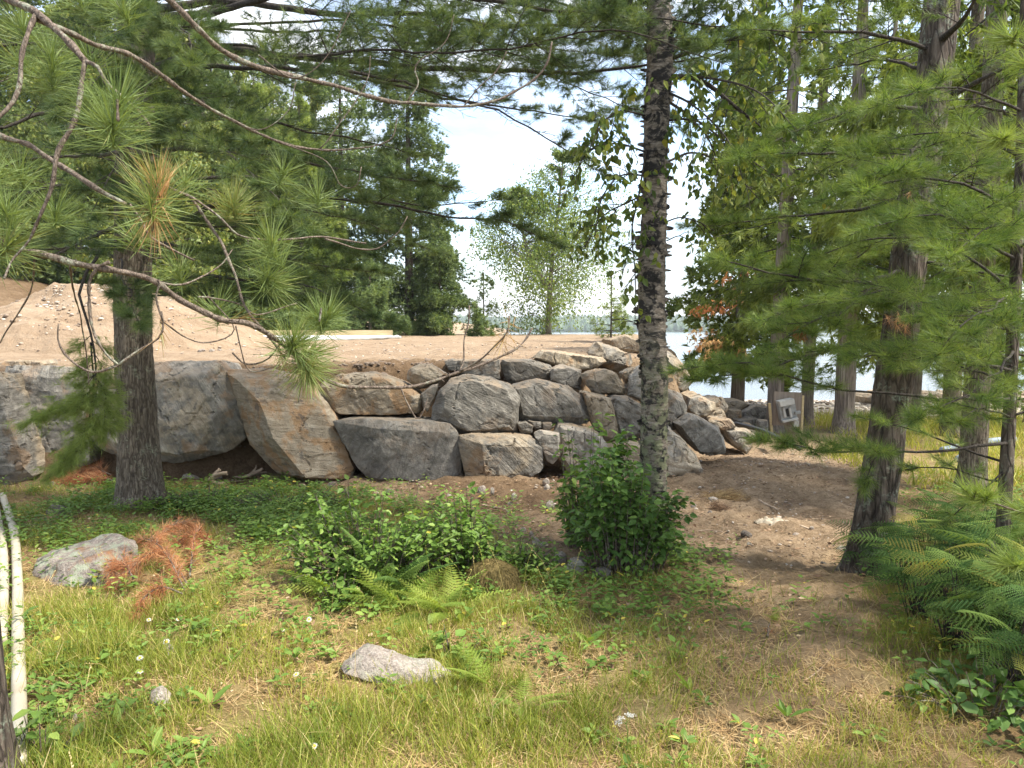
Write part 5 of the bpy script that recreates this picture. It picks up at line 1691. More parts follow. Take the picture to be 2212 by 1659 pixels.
def birch():
    rng = np.random.default_rng(606)
    b = P(1402, 1200, 5.9)
    b[2] = gz(b[0], b[1]) - .03
    tr = [b, P(1408, 1080, 5.88), P(1412, 960, 5.8), P(1414, 830, 5.75), P(1408, 700, 5.75), P(1408, 590, 5.75), P(1413, 470, 5.77), P(1416, 340, 5.8), P(1420, 220, 5.82), P(1426, 120, 5.85), P(1422, -60, 5.9)]
    root = thing('paper_birch', b, 'birch with peeling grey and black bark growing out of the leafy bush', 'tree')
    g = Geo()
    rad = [.125, .108, .100, .098, .100, .100, .092, .090, .092, .096, .062]
    trunk_mesh(g, tr, rad, 64, 460, .006, .03, 0, 11, vs=14, hs=6)
    tube(g, smooth_path([tr[-1], tr[-1] + [.1, .1, 2.2], tr[-1] + [-.1, .2, 4.5]], 20), np.linspace(.062, .01, 20), 10, .5, 0)
    # curls of peeling bark standing off the trunk
    path = smooth_path(tr, 200)
    rr = np.interp(np.linspace(0, 1, 200), np.linspace(0, 1, len(rad)), rad)
    n = 520
    k = rng.integers(8, 196, n)
    a = rng.uniform(0, 2 * math.pi, n)
    out = np.stack([np.cos(a), np.sin(a), np.zeros(n)], -1)
    tan_ = np.stack([-np.sin(a), np.cos(a), np.zeros(n)], -1)
    w = rng.uniform(.010, .045, n)
    l = rng.uniform(.012, .045, n)
    C = np.array([[0, -.5, 0], [0, .5, 0], [.5, -.5, .15], [.5, .5, .15], [.85, -.4, .5], [.85, .4, .5], [.9, -.2, .9], [.9, .2, .9]])
    CF = np.array([[0, 1, 3], [0, 3, 2], [2, 3, 5], [2, 5, 4], [4, 5, 7], [4, 7, 6]])
    fr = np.stack([nrm(tan_ + out * .25), np.tile([[0, 0, 1.0]], (n, 1)) + 0 * out, out], 1)
    inst(g, C, CF, path[k] + out * (rr[k] * .985)[:, None], fr, np.stack([l, w, l * .9], -1), .5, 0)
    lv = []
    A = PP
    B = [(A((1448, 165, 5.8), (1500, 170, 5.7), (1540, 190, 5.65), (1600, 240, 5.6), (1680, 300, 5.6), (1760, 340, 5.6)), .022, 26, .55),
         (A((1455, 165, 5.8), (1540, 170, 5.2), (1640, 200, 4.9), (1720, 280, 4.7)), .012, 22, .55),
         (A((1440, 80, 5.85), (1490, 30, 5.7), (1560, -10, 5.6), (1650, -10, 5.5)), .02, 24, .6),
         (A((1440, 130, 5.85), (1560, 90, 5.5), (1650, 70, 5.3), (1730, 90, 5.2)), .016, 24, .55),
         (A((1405, 90, 5.85), (1375, 40, 5.8), (1340, -40, 5.7), (1300, -120, 5.6)), .03, 14, .5),
         (A((1430, 0, 5.9), (1520, -80, 5.6), (1620, -60, 5.4), (1700, 20, 5.3)), .016, 20, .6),
         (A((1400, 300, 5.8), (1380, 420, 5.6), (1365, 500, 5.5), (1372, 590, 5.5), (1372, 690, 5.55)), .008, 12, .28),
         (A((1400, 330, 5.8), (1330, 310, 5.6), (1270, 330, 5.5), (1235, 390, 5.45)), .008, 16, .34),
         (A((1400, 380, 5.8), (1340, 380, 5.4), (1300, 430, 5.2), (1285, 510, 5.1)), .008, 15, .34),
         (A((1395, 420, 5.78), (1350, 440, 5.9), (1300, 470, 6.0), (1260, 540, 6.0)), .007, 14, .32),
         (A((1395, 500, 5.77), (1360, 540, 5.6), (1345, 590, 5.5)), .006, 9, .25),
         (A((1395, 250, 5.8), (1340, 240, 5.5), (1300, 270, 5.3), (1270, 330, 5.2)), .008, 14, .32),
         (A((1440, 260, 5.8), (1490, 260, 5.6), (1530, 300, 5.5), (1560, 380, 5.5)), .010, 18, .45),
         (A((1440, 350, 5.8), (1500, 330, 6.0), (1570, 360, 6.2), (1640, 430, 6.3)), .010, 18, .42),
         (A((1436, 480, 5.77), (1470, 470, 5.7), (1510, 480, 5.6), (1545, 500, 5.6)), .006, 8, .24),
         (A((1440, 520, 5.77), (1470, 510, 5.8), (1500, 530, 5.8)), .005, 5, .18),
         (A((1445, 200, 5.8), (1500, 230, 5.3), (1570, 300, 5.0), (1610, 400, 4.9)), .010, 20, .45),
         (A((1445, 220, 5.8), (1520, 270, 6.3), (1600, 330, 6.7), (1700, 400, 7.0)), .012, 20, .5),
         (A((1380, 700, 5.75), (1350, 690, 5.6), (1320, 690, 5.5)), .003, 2, .12),
         (A((1430, -100, 5.9), (1300, -220, 5.6), (1150, -250, 5.4)), .02, 20, .6),
         (A((1430, -200, 5.9), (1500, -350, 6.4), (1600, -380, 6.9)), .02, 24, .7)]
    for pts, r, n, L in B:
        twig_tree(g, rng, pts, r, int(n * (.62 if pts[0][0] > P(1425, 200, 5.8)[0] else 1)), L, lv, .026)
    part(g, 'trunk', [MAT['bark_birch'], MAT['twig_dark']], root, True)
    p = np.concatenate(lv)
    p, _ = prune(rng, p, p, [SKY_GAP, [(1225, 620), (1360, 620), (1360, 800), (1225, 800)]], .12)
    c = Geo()
    hang_leaves(c, rng, p, rng.uniform(.042, .075, len(p)))
    part(c, 'crown', MAT['birchleaf'], root)


birch()


# ---- the bush at the birch's foot and other leafy plants
def leafy_bush(name, label, cat, centre, rx, ry, h, n_stems, leaf, mat, rng, per=.035, group=None, dome=True, lean=.35, droop=.12):
    root = thing(name, centre, label, cat, group)
    c = np.asarray(centre, float)
    g, lf = Geo(), Geo()
    P_, D_ = [], []
    for i in range(n_stems):
        a, r = rng.uniform(0, 2 * math.pi), math.sqrt(rng.uniform(0, 1))
        foot = c + [math.cos(a) * r * rx * .55, math.sin(a) * r * ry * .55, -.03]
        foot[2] = gz(foot[0], foot[1]) - .02
        hh = h * rng.uniform(.45, 1.05) * ((1 - .35 * r * r) if dome else 1) * (1 + .32 * math.sin(a * 2.3 + centre[0] * 5) + .15 * math.sin(a * 5 + 1))
        hh = hh * (1.25 if rng.uniform() < .06 else 1)
        tip = foot + [math.cos(a) * rx * lean * (r + .3), math.sin(a) * ry * lean * (r + .3), hh]
        tp = smooth_path([foot, foot * .45 + tip * .55 + [0, 0, .12 * h], tip], 8)
        tube(g, tp, np.linspace(.005, .0015, 8), 4, .3, 0, cap=False)
        m = max(3, int(hh / per))
        t = np.sqrt(rng.uniform(.06, 1, m))
        k = np.clip((t * 7).astype(int), 0, 6)
        f = (t * 7 - k)[:, None]
        q = tp[k] * (1 - f) + tp[k + 1] * f
        d = rvec(rng, m)
        d[:, 2] = d[:, 2] * .25 + .05
        d = nrm(d)
        P_.append(q + d * rng.uniform(.0, .05, m)[:, None])
        d[:, 2] -= droop * 2
        D_.append(d)
    p, d = np.concatenate(P_), np.concatenate(D_)
    n = len(p)
    up = np.tile([[0, 0, 1.0]], (n, 1)) + rng.normal(0, .45, (n, 3))
    s = leaf * rng.uniform(.55, 1.2, n)
    inst(lf, LEAF_T, LEAF_F, p, frames(d, np.cross(up, d) * 0 + up), np.stack([s, s * 1.05, s], -1), rng.beta(1.6, 2.6, n))
    part(g, 'stems', MAT['twig'], root)
    part(lf, 'leaves', MAT[mat], root)
    return root


def ground_at(u, v):
    ds = np.linspace(2.0, 40, 6000)
    r = P(u, v, 1.0) - np.array([0, 0, EYE])
    zs = EYE + r[2] * ds
    k = np.argmax(zs <= ground(r[0] * ds, ds))
    d = ds[k]
    c = P(u, v, d)
    c[2] = gz(c[0], c[1])
    return c


_r = np.random.default_rng(707)
leafy_bush('leafy_bush', 'dense dark green leafy bush around the foot of the birch', 'bush', ground_at(1350, 1232), .46, .34, .88, 150, .066, 'shrub', _r, .022)
leafy_bush('leafy_sapling', 'lighter leafy shoots rising left of the birch above the dark bush', 'sapling', ground_at(1262, 1188), .26, .2, .78, 60, .060, 'herb', _r, .040, dome=False)
leafy_bush('raspberry_patch', 'bushy raspberry patch behind the ferns below the square block', 'bush', ground_at(800, 1262), .62, .34, .50, 240, .052, 'herb', _r, .026)
leafy_bush('raspberry_patch', 'darker leafy weeds on the right end of the raspberry patch', 'bush', ground_at(1005, 1240), .34, .26, .50, 120, .052, 'herb', _r, .024)
leafy_bush('low_shrub', 'low dark leafy shrub spreading right of the left pine foot', 'bush', ground_at(450, 1095), .70, .30, .20, 170, .040, 'shrub', _r, .026)
leafy_bush('low_shrub', 'low bright leafy weeds just left of the bare bank', 'bush', ground_at(1110, 1235), .34, .20, .20, 100, .045, 'herb', _r, .026)
leafy_bush('sapling_shoot', 'young shoot with pale leaves in front of the leaning tan boulder', 'sapling', ground_at(755, 1100), .06, .06, .42, 3, .075, 'herb', _r, .05, dome=False)
leafy_bush('low_shrub', 'sparse leafy weeds under the round grey boulder', 'bush', ground_at(620, 1100), .6, .30, .20, 120, .040, 'shrub', _r, .03)
leafy_bush('weed_plant', 'small leafy weed growing against the square dark block', 'plant', ground_at(892, 1085), .07, .06, .22, 5, .035, 'shrub', _r, .03)
leafy_bush('yellow_plant', 'small plant with yellow leaves in front of the bush', 'plant', ground_at(1385, 1255), .09, .07, .16, 9, .05, 'herb', _r, .03)
leafy_bush('broadleaf_clump', 'broad leaved weeds at the right edge under the bracken', 'plant', ground_at(2130, 1530), .42, .22, .20, 60, .075, 'shrub', _r, .04)
leafy_bush('broadleaf_clump', 'broad leaved weeds around the pale rock left of the ferns', 'plant', ground_at(735, 1310), .16, .12, .18, 16, .075, 'herb', _r, .045)
leafy_bush('broadleaf_clump', 'yellowing broad leaved weed above the long granite rock', 'plant', ground_at(985, 1425), .12, .09, .20, 10, .075, 'herb', _r, .045)
leafy_bush('leafy_weed', 'small leafy weed in the grass at the bottom left corner', 'plant', ground_at(90, 1640), .14, .10, .20, 12, .07, 'herb', _r, .04)


for u, v, k in ((500, 1440, 5), (455, 1395, 4), (455, 1530, 5), (545, 1345, 4), (1060, 1560, 4), (1270, 1395, 4), (1000, 1350, 5), (385, 1330, 5), (250, 1580, 4), (330, 1640, 5), (1700, 1560, 4), (1490, 1500, 4)):
    c0 = ground_at(u, v)
    root = thing('broadleaf_weed', c0, 'small weed with a few long broad leaves standing alone in the foreground grass', 'weed', 'broad leaved weeds in the foreground grass')
    g = Geo()
    a = _r.uniform(0, 6.28) + np.arange(k) * 2.4
    e = _r.uniform(.25, 1.0, k)
    d = np.stack([np.cos(a) * np.cos(e), np.sin(a) * np.cos(e), np.sin(e)], -1)
    s_ = _r.uniform(.07, .125, k)
    inst(g, LEAF_T, LEAF_F, np.tile(c0 + [0, 0, .015], (k, 1)) + d * .01, frames(d, np.tile([[0, 0, 1.0]], (k, 1)) + _r.normal(0, .3, (k, 3))), np.stack([s_, s_ * _r.uniform(.5, .75, k), s_], -1), _r.uniform(.35, .85, k))
    part(g, 'leaves', MAT['herb'], root)


# ---- ferns
def frond_template(pairs=13, bip=False, seed=0):
    r = np.random.default_rng(seed)
    V, F = [], []
    def strip(a, b, w):
        k = len(V)
        d = nrm(np.array(b) - np.array(a))
        s = np.array([-d[1], d[0], 0]) * w
        V.extend([np.array(a) + s, np.array(a) - s, np.array(b)])
        F.append([k, k + 1, k + 2])
    strip((0, 0, 0), (1, 0, 0), .008)
    for i in range(pairs):
        t = .16 + .82 * i / pairs
        L = (.44 if bip else .25) * (1 - t) ** .75 * min(1, (t - .02) * 5) + .02
        for sd in (1, -1):
            ang = math.radians((76 if bip else 66) - 14 * t) + r.normal(0, .05)
            dr = np.array([math.cos(ang), sd * math.sin(ang), 0])
            a = np.array([t, 0, 0.0])
            pr = np.array([-dr[1], dr[0], 0])
            m = 9 if bip else 7
            for j in range(m):
                s = (j + .4) / m
                w = L * (.085 if bip else .15) * (1 - s) ** .6 + (.003 if bip else .005)
                q = a + dr * L * s + np.array([0, 0, -.10 * L * s * s])
                for e in (1, -1):
                    k = len(V)
                    tip = q + pr * e * w + dr * w * .55 + np.array([0, 0, -.02])
                    V.extend([q - dr * L * .45 / m, q + dr * L * .55 / m, tip])
                    F.append([k, k + 1, k + 2])
    V = np.array(V)
    # arch the frond
    V[:, 2] += -.30 * V[:, 0] ** 2 - .10 * np.abs(V[:, 1])
    return V, np.array(F)


FR = [frond_template(15, False, s) for s in range(3)]
FB = [frond_template(11, True, s + 9) for s in range(4)]


def fern(u, v, n, L, label, tpl, mat, seed, stem=0.0, group=None, name='fern', rise=.55, tint=(.2, .9)):
    rng = np.random.default_rng(seed)
    c = ground_at(u, v)
    root = thing(name, c, label, 'fern', group)
    g, s = Geo(), Geo()
    a = rng.uniform(0, 2 * math.pi, n) if n > 4 else np.linspace(0, 2 * math.pi, n, endpoint=False) + rng.uniform(0, 6)
    e = rng.uniform(rise - .3, rise + .35, n)
    d = np.stack([np.cos(a) * np.cos(e), np.sin(a) * np.cos(e), np.sin(e)], -1)
    base = c + np.stack([rng.normal(0, .03, n), rng.normal(0, .03, n), np.zeros(n)], -1)
    top = base + np.stack([np.cos(a) * .3, np.sin(a) * .3, np.ones(n)], -1) * (stem * rng.uniform(.45, 1.1, n))[:, None]
    if stem:
        sticks(s, base, top, .0035, .0022, .3)
        part(s, 'stalks', MAT['twig_dark'], root)
    ln = L * rng.uniform(.7, 1.15, n)
    up = np.tile([[0, 0, 1.0]], (n, 1)) + rng.normal(0, .34 if stem else .18, (n, 3))
    t = rng.uniform(*tint, n)
    for k, (T, F) in enumerate(tpl):
        m = np.arange(n) % len(tpl) == k
        inst(g, T, F, top[m], frames(d[m], up[m]), ln[m], t[m])
    part(g, 'fronds', MAT[mat], root)


fern(880, 1318, 18, .46, 'largest light green fern in the middle of the weeds', FR, 'fern', 1)
fern(965, 1322, 13, .42, 'light green fern just left of the mossy hump', FR, 'fern', 2)
fern(745, 1290, 12, .42, 'light green fern at the left end of the fern patch', FR, 'fern', 3)
fern(835, 1285, 16, .55, 'upright darker fern behind the light green ferns', FR, 'bracken', 4, rise=.95)
fern(1075, 1330, 5, .34, 'yellow green fern fronds drooping in front of the mossy hump', FR, 'fern', 5, rise=.3, tint=(.7, 1))
fern(1040, 1480, 8, .30, 'small bright fern in the grass right of the long granite rock', FR, 'fern', 6)
fern(1130, 1530, 7, .26, 'small fern low in the grass near the bottom middle', FR, 'fern', 7)
fern(1930, 1310, 3, .2, 'tiny fern beside the path left of the bracken', FR, 'fern', 8)
fern(1677, 1342, 3, .12, 'single tiny green fern tuft on the bare path', FR, 'fern', 9)
for k, (u, v, n, st) in enumerate([(1900, 1235, 8, .26), (1960, 1255, 10, .36), (2030, 1290, 12, .48), (1990, 1340, 11, .45), (2085, 1330, 12, .52), (2060, 1400, 12, .48), (2150, 1360, 12, .55),
                                   (2130, 1440, 12, .50), (2200, 1420, 12, .55), (2230, 1330, 11, .55), (2260, 1500, 12, .5), (2190, 1500, 11, .42), (2100, 1260, 10, .5), (2175, 1240, 10, .55), (2060, 1230, 9, .45)]):
    fern(u, v, int(n * 3.4), .27, 'tall dark green bracken in the dense clump right of the leaning pine', FB, 'bracken', 40 + k, st, 'bracken clump beside the leaning pine', 'bracken_fern', .28, (0, 1))


# ---- trees behind
def conifer(u, v, d, h, rad, label, mat='conifer', seed=0, crown0=.05, n=30000, L=.16, w=.022, tr=.12, name='conifer', lean=0.0, bark='bark_dark', droop=.12, zbase=None, ragged=.3, group=None, gap=True, cat='tree', pw=.85):
    rng = np.random.default_rng(seed + 3000)
    b = P(u, v, d)
    b[2] = (gz(b[0], b[1]) if zbase is None else zbase) - .1
    root = thing(name, b, label, cat, group)
    g, c = Geo(), Geo()
    tp = smooth_path([b, b + [lean * .4, 0, h * .5], b + [lean, 0, h]], 16)
    tube(g, tp, np.linspace(tr, .015, 16), 10, .5, 0)
    nl = int(h * 11)
    n = int(n * 2.2)
    w = w * 1.5
    zz = crown0 * h + (1 - crown0) * h * np.sort(rng.uniform(0, 1, nl))
    f = (zz / h - crown0) / (1 - crown0)
    prof = np.minimum(1, (1 - f) ** pw * 1.1 + .03) * np.minimum(1, .6 + f * 3)
    R = rad * prof * rng.uniform(1 - ragged, 1 + ragged * .7, nl)
    a = rng.uniform(0, 2 * math.pi, nl)
    o = np.stack([np.interp(zz, tp[:, 2] - b[2], tp[:, 0]), np.full(nl, b[1]), b[2] + zz], -1)
    hv = np.stack([np.cos(a), np.sin(a), np.full(nl, 0.0)], -1)
    sticks(g, o, o + hv * (R * .6)[:, None] + np.array([0, 0, 1]) * (R * .05)[:, None], .018, .008, .4, 1)
    sticks(g, o + hv * (R * .6)[:, None] + np.array([0, 0, 1]) * (R * .05)[:, None], o + hv * R[:, None] - np.array([0, 0, 1]) * (R * droop)[:, None], .008, .003, .4, 1)
    wgt = (R ** 1.6 + .05)
    k = rng.choice(nl, n // 10, p=wgt / wgt.sum())
    t = rng.uniform(.05, 1.03, n // 10) ** .7
    pos = o[k] + hv[k] * (R[k] * t)[:, None]
    side = np.stack([-hv[k][:, 1], hv[k][:, 0], np.zeros(len(k))], -1)
    pos = pos + side * (R[k] * .34 * (1.1 - t) * rng.normal(0, .9, len(k)))[:, None]
    pos[:, 2] += R[k] * (.06 * t - droop * t * t) + rng.normal(0, .13, len(k))
    dd = hv[k] * .8 + side * rng.normal(0, .5, len(k))[:, None] + np.array([0, 0, .25])
    if gap:
        pos, dd = prune(rng, pos, dd, [SKY_GAP], .0)
    lt = np.clip(rng.uniform(0, 1, nl)[k][:len(pos)] * .5 + rng.uniform(0, .5, len(pos)), 0, 1)
    tufts(c, rng, pos, dd, L, 10, w, 10, 75, lt, .05, .05)
    part(g, 'trunk', [MAT[bark], MAT['twig_dark']], root, True)
    part(c, 'crown', MAT[mat], root)


def broadleaf(u, v, d, h, rad, label, mat='farleaf', seed=0, n=9000, leaf=.09, tr=.09, name='leafy_tree', crown0=.2, bark='bark_birch_pale', lean=0, fork=False, gap=True, zbase=None, group=None, blobs=34, keep=None):
    rng = np.random.default_rng(seed + 5000)
    b = P(u, v, d)
    b[2] = (gz(b[0], b[1]) if zbase is None else zbase) - .1
    root = thing(name, b, label, 'tree', group)
    g, c = Geo(), Geo()
    top = b + np.array([lean, 0, h])
    stems = [smooth_path([b, b + [lean * .2, 0, h * .35], b + [lean * .7, 0, h * .7], top], 16)]
    if fork:
        stems.append(smooth_path([b + [0, 0, h * .25], b + [-rad * .25, .1, h * .45], b + [-rad * .4, .2, h * .8]], 14))
    for sp in stems:
        tube(g, sp, np.linspace(tr, .012, len(sp)), 9, .5, 0)
    pts = []
    for i in range(blobs):
        f = crown0 + (1 - crown0) * rng.uniform(0, 1) ** .9
        sp = stems[i % len(stems)]
        o = sp[min(len(sp) - 1, int(f * (len(sp) - 1)))]
        a = rng.uniform(0, 2 * math.pi)
        fr = (f - crown0) / (1 - crown0)
        R = rad * math.sin(math.pi * min(1, .22 + .74 * fr)) * rng.uniform(.6, 1.1)
        e = o + np.array([math.cos(a) * R, math.sin(a) * R, R * rng.uniform(.1, .6)])
        bp = smooth_path([o, o * .5 + e * .5 + [0, 0, .1 * R], e], 6)
        tube(g, bp, np.linspace(.018, .004, 6), 4, .5, 0, cap=False)
        m = max(4, n // blobs)
        t = rng.uniform(.25, 1.05, m)
        q = o + (e - o) * t[:, None]
        q = q + rng.normal(0, 1, (m, 3)) * np.array([.24, .24, .2]) * (R * .28 + .16)
        q[:, 2] -= np.abs(rng.normal(0, .16, m)) * R
        pts.append(q)
    p = np.concatenate(pts)
    if gap:
        p, _ = prune(rng, p, p, [SKY_GAP] + (keep or []), .0)
    hang_leaves(c, rng, p, leaf * rng.uniform(.7, 1.25, len(p)), None, DIA_T, DIA_F, 1.0, .3)
    part(g, 'trunk', [MAT[bark]], root, True)
    part(c, 'crown', MAT[mat], root)


conifer(885, 722, 30, 12.2, 2.9, 'big dark pine at the far edge of the fill left of the open sky', 'conifer', 1, .02, 80000, tr=.2, name='tall_pine', pw=.62)
conifer(742, 722, 33, 12.5, 2.9, 'tall dark pine left of the big pine at the far edge', 'conifer', 2, .04, 45000, tr=.18, name='tall_pine', pw=.62)
conifer(655, 722, 28, 8.6, 1.9, 'bright yellow green young pine behind the slab', 'conifer_pale', 3, .02, 40000, L=.2, tr=.12, name='tall_pine', pw=.7)
conifer(560, 722, 31, 10.5, 2.2, 'pale green pine behind the left pine boughs', 'conifer_pale', 4, .03, 36000, L=.2, tr=.14, name='tall_pine')
conifer(800, 722, 26.5, 2.9, 1.5, 'low bushy pine below the tall pines at the far edge', 'conifer', 5, .0, 16000, tr=.06, name='small_pine')
conifer(950, 722, 29.5, 4.4, 1.6, 'dark bushy pine at the right skirt of the big pine', 'conifer', 6, .0, 20000, tr=.08, name='small_pine')
conifer(1045, 712, 31, 2.6, .85, 'thin small pine left of the far birch', 'conifer_pale', 7, .05, 1500, w=.014, tr=.04, name='small_pine')
conifer(1320, 722, 25, 2.15, .75, 'feathery pine sapling on the far rim left of the birch trunk', 'conifer_pale', 8, .05, 1300, L=.2, w=.010, tr=.03, name='small_pine')
conifer(1030, 735, 27, 1.2, .5, 'tiny pine seedling left of the far birch foot', 'conifer', 18, .05, 1600, tr=.02, name='small_pine')
FOREST = [('c', 470, 36, 13.5, 2.6, 'dark spruce just right of the left pine trunk', 'conifer'), ('b', 400, 27, 10.5, 2.4, 'light green birch showing right of the left pine trunk', 'farleaf'),
          ('c', 250, 34, 14, 3.0, 'tall dark spruce straight behind the left pine', 'conifer'), ('b', 180, 28, 11, 2.6, 'light leafy tree behind the top of the sand mound', 'farleaf'),
          ('c', 95, 33, 14, 3.0, 'dark spruce behind the left end of the sand mound', 'conifer'), ('b', 10, 29, 12, 3.0, 'leafy tree at the left edge behind the mound', 'farleaf'),
          ('c', -90, 31, 13, 3.2, 'dark spruce at the left margin', 'conifer'), ('c', 330, 42, 14.5, 3.0, 'far spruce deep in the left wood', 'conifer'),
          ('b', 520, 40, 13, 3.0, 'pale leafy tree deep in the wood behind the slab', 'farleaf'), ('b', 690, 42, 13.5, 3.0, 'pale leafy tree between the two tall pines', 'farleaf'),
          ('c', 600, 44, 15, 3.2, 'tall far spruce behind the yellow green pine', 'conifer'), ('b', 320, 24.5, 4.2, 1.8, 'young leafy tree at the foot of the left wood', 'farleaf'),
          ('b', 440, 25.5, 3.6, 1.7, 'low leafy tree behind the right slope of the mound', 'farleaf'), ('c', 540, 26, 3.4, 1.5, 'low dark pine behind the yellow boards', 'conifer'),
          ('b', 60, 24, 3.6, 1.8, 'leafy undergrowth tree above the dark bank on the left', 'farleaf'), ('c', 160, 25, 4.0, 1.6, 'young dark spruce behind the mound top', 'conifer'),
          ('c', 690, 29, 3.6, 1.4, 'low dark pine beside the yellow green young pine', 'conifer'), ('b', -60, 23, 4.4, 2.0, 'leafy undergrowth tree at the far left margin', 'farleaf'),
          ('c', 10, 45, 16, 3.2, 'tall spruce far behind at the left edge', 'conifer'), ('c', 170, 47, 16, 3.2, 'tall spruce far behind the mound', 'conifer'), ('c', 420, 48, 16, 3.2, 'tall spruce far behind the light green birch', 'conifer'),
          ('b', 260, 30, 9, 2.4, 'mid height leafy tree just left of the pine trunk', 'farleaf')]
for i, (k, u, d, h, r, lab, m) in enumerate(FOREST):
    if k == 'c':
        conifer(u, 700, d, h, r, lab, m, 20 + i, .05 if h < 6 else .12, int(4500 * r * min(h, 9) / 2.2), L=.2, w=.030, tr=.05 + .008 * h, name='spruce')
    else:
        broadleaf(u, 700, d, h, r, lab, m, 20 + i, int(3200 * r * min(h, 9) / 2.2), .15, .03 + .007 * h, 'leafy_tree', .08, blobs=int(16 + 4 * h))
broadleaf(1184, 722, 31, 7.6, 3.3, 'thin far birch standing alone by the lake in the middle', 'farbirch', 90, 34000, .10, .13, 'birch_tree', .03, fork=True, lean=.6, blobs=150)
# cedars and shore trees on the right
conifer(1592, 868, 19.5, 11, 1.75, 'cedar with rusty dead patches nearest the open water', 'cedar', 101, .09, 30000, L=.18, w=.035, tr=.18, name='cedar_tree', lean=.4, bark='bark_cedar', droop=.35, gap=False, zbase=None)


def cedar(u, v, d, h, r0, label, seed, lean, crown0, rad, n=26000, mat='cedar', name='cedar_tree', bark='bark_cedar'):
    rng = np.random.default_rng(seed + 8000)
    b = ground_at(u, v) if d is None else P(u, v, d)
    b[2] = gz(b[0], b[1]) - .05
    root = thing(name, b, label, 'tree')
    g, c = Geo(), Geo()
    tr = [b, b + [lean * .10, 0, h * .15], b + [lean * .45, 0, h * .5], b + [lean, 0, h]]
    trunk_mesh(g, tr, [r0 * 1.15, r0 * .95, r0 * .75, .02], 28, 160, .007, r0 * .5, 0, seed, vs=1.2, hs=16)
    tp = smooth_path(tr, 30)
    nl = int((1 - crown0) * h * 8)
    zz = h * (crown0 + (1 - crown0) * np.sort(rng.uniform(0, 1, nl)))
    f = (zz / h - crown0) / (1 - crown0)
    R = rad * np.minimum(1, (1 - f) * 1.3 + .1) * rng.uniform(.6, 1.2, nl)
    a = rng.uniform(0, 2 * math.pi, nl)
    o = np.stack([np.interp(zz, tp[:, 2] - b[2], tp[:, 0]), np.full(nl, b[1]), b[2] + zz], -1)
    hv = np.stack([np.cos(a), np.sin(a), np.zeros(nl)], -1)
    e = o + hv * R[:, None] + np.array([0, 0, -1]) * (R * .25)[:, None]
    sticks(g, o, e, .016, .004, .4, 1)
    wgt = R / R.sum()
    m = n // 10
    k = rng.choice(nl, m, p=wgt)
    t = rng.uniform(.25, 1.05, m) ** .7
    side = np.stack([-hv[k][:, 1], hv[k][:, 0], np.zeros(m)], -1)
    pos = o[k] + hv[k] * (R[k] * t)[:, None] + side * (R[k] * .3 * rng.normal(0, .8, m))[:, None]
    pos[:, 2] -= R[k] * .25 * t + np.abs(rng.normal(0, .12, m))
    dd = hv[k] * .6 + side * rng.normal(0, .5, m)[:, None] + np.array([0, 0, -.55])
    tufts(c, rng, pos, dd, .16, 10, .026, 5, 60, np.clip(rng.uniform(0, 1, nl)[k] * .6 + rng.uniform(0, .4, m), 0, 1), .1, .08)
    part(g, 'trunk', [MAT[bark], MAT['twig_dark']], root, True)
    part(c, 'crown', MAT[mat], root)
    return root


cedar(1672, 925, 13.8, 10.5, .125, 'cedar with a bare pale trunk beside the leaning electrical board', 111, .35, .24, 1.7, 20000)
cedar(1742, 915, 14.6, 10, .105, 'slim cedar just right of the electrical board', 112, .25, .22, 1.6, 20000)
cedar(1822, 940, 13.4, 9.5, .15, 'cedar with a flared pale foot left of the leaning pine', 113, .15, .24, 1.7)
cedar(2098, 1075, 8.0, 10, .115, 'straight grey trunk between the leaning pine and the slim young pine', 114, .10, .20, 1.5, 40000, bark='bark_pine')
cedar(2052, 930, 13.0, 11, .13, 'grey brown trunk behind the straight grey one', 115, .3, .14, 1.8, 34000, bark='bark_pine')
cedar(1975, 900, 17, 11, .11, 'far cedar half hidden by the leaning pine', 116, .2, .12, 1.9, 30000)
cedar(2230, 900, 15, 11, .12, 'far cedar at the right margin', 117, .2, .10, 2.1, 30000)
cedar(1900, 880, 20.5, 12, .11, 'far cedar by the shore behind the flared cedar', 118, .1, .12, 2.0, 30000)
cedar(2150, 880, 20, 12, .11, 'far shore cedar behind the slim young pine', 119, .1, .10, 2.3, 34000)
cedar(1690, 870, 22, 12, .11, 'tall far cedar behind the electrical board', 120, .2, .36, 2.0, 15000)
# rusty dead sprays on the first cedar belong to it
_root = [o for o in bpy.data.objects if o.get('label') == 'cedar with rusty dead patches nearest the open water'][0]
_rr = np.random.default_rng(888)
_g = Geo()
for u, v, sx, sy, n, t0 in [(1540, 665, 24, 9, 34, .2), (1515, 668, 20, 6, 26, .1), (1575, 610, 14, 14, 22, .4), (1622, 580, 7, 12, 18, .2), (1585, 645, 14, 16, 16, .9), (1530, 735, 24, 14, 60, .85), (1555, 757, 24, 10, 44, .7)]:
    q = np.array([P(u + _rr.normal(0, sx), v + _rr.normal(0, sy), 18.2 + _rr.normal(0, .25)) for _ in range(n)])
    tufts(_g, _rr, q, np.tile([[-.4, -.3, -.7]], (n, 1)) + _rr.normal(0, .4, (n, 3)), .13, 7, .030, 5, 60, np.clip(t0 + _rr.normal(0, .15, n), 0, 1))
part(_g, 'dead_sprays', MAT['cedar_dead'], _root)
_root = [o for o in bpy.data.objects if o.get('label') == 'slim cedar just right of the electrical board'][0]
_g = Geo()
q = np.array([P(1727 + _rr.normal(0, 6), 715 + _rr.normal(0, 16), 14.1 + _rr.normal(0, .1)) for _ in range(46)])
tufts(_g, _rr, q, np.tile([[-.2, -.3, -.9]], (46, 1)) + _rr.normal(0, .4, (46, 3)), .13, 7, .022, 5, 60, .15)
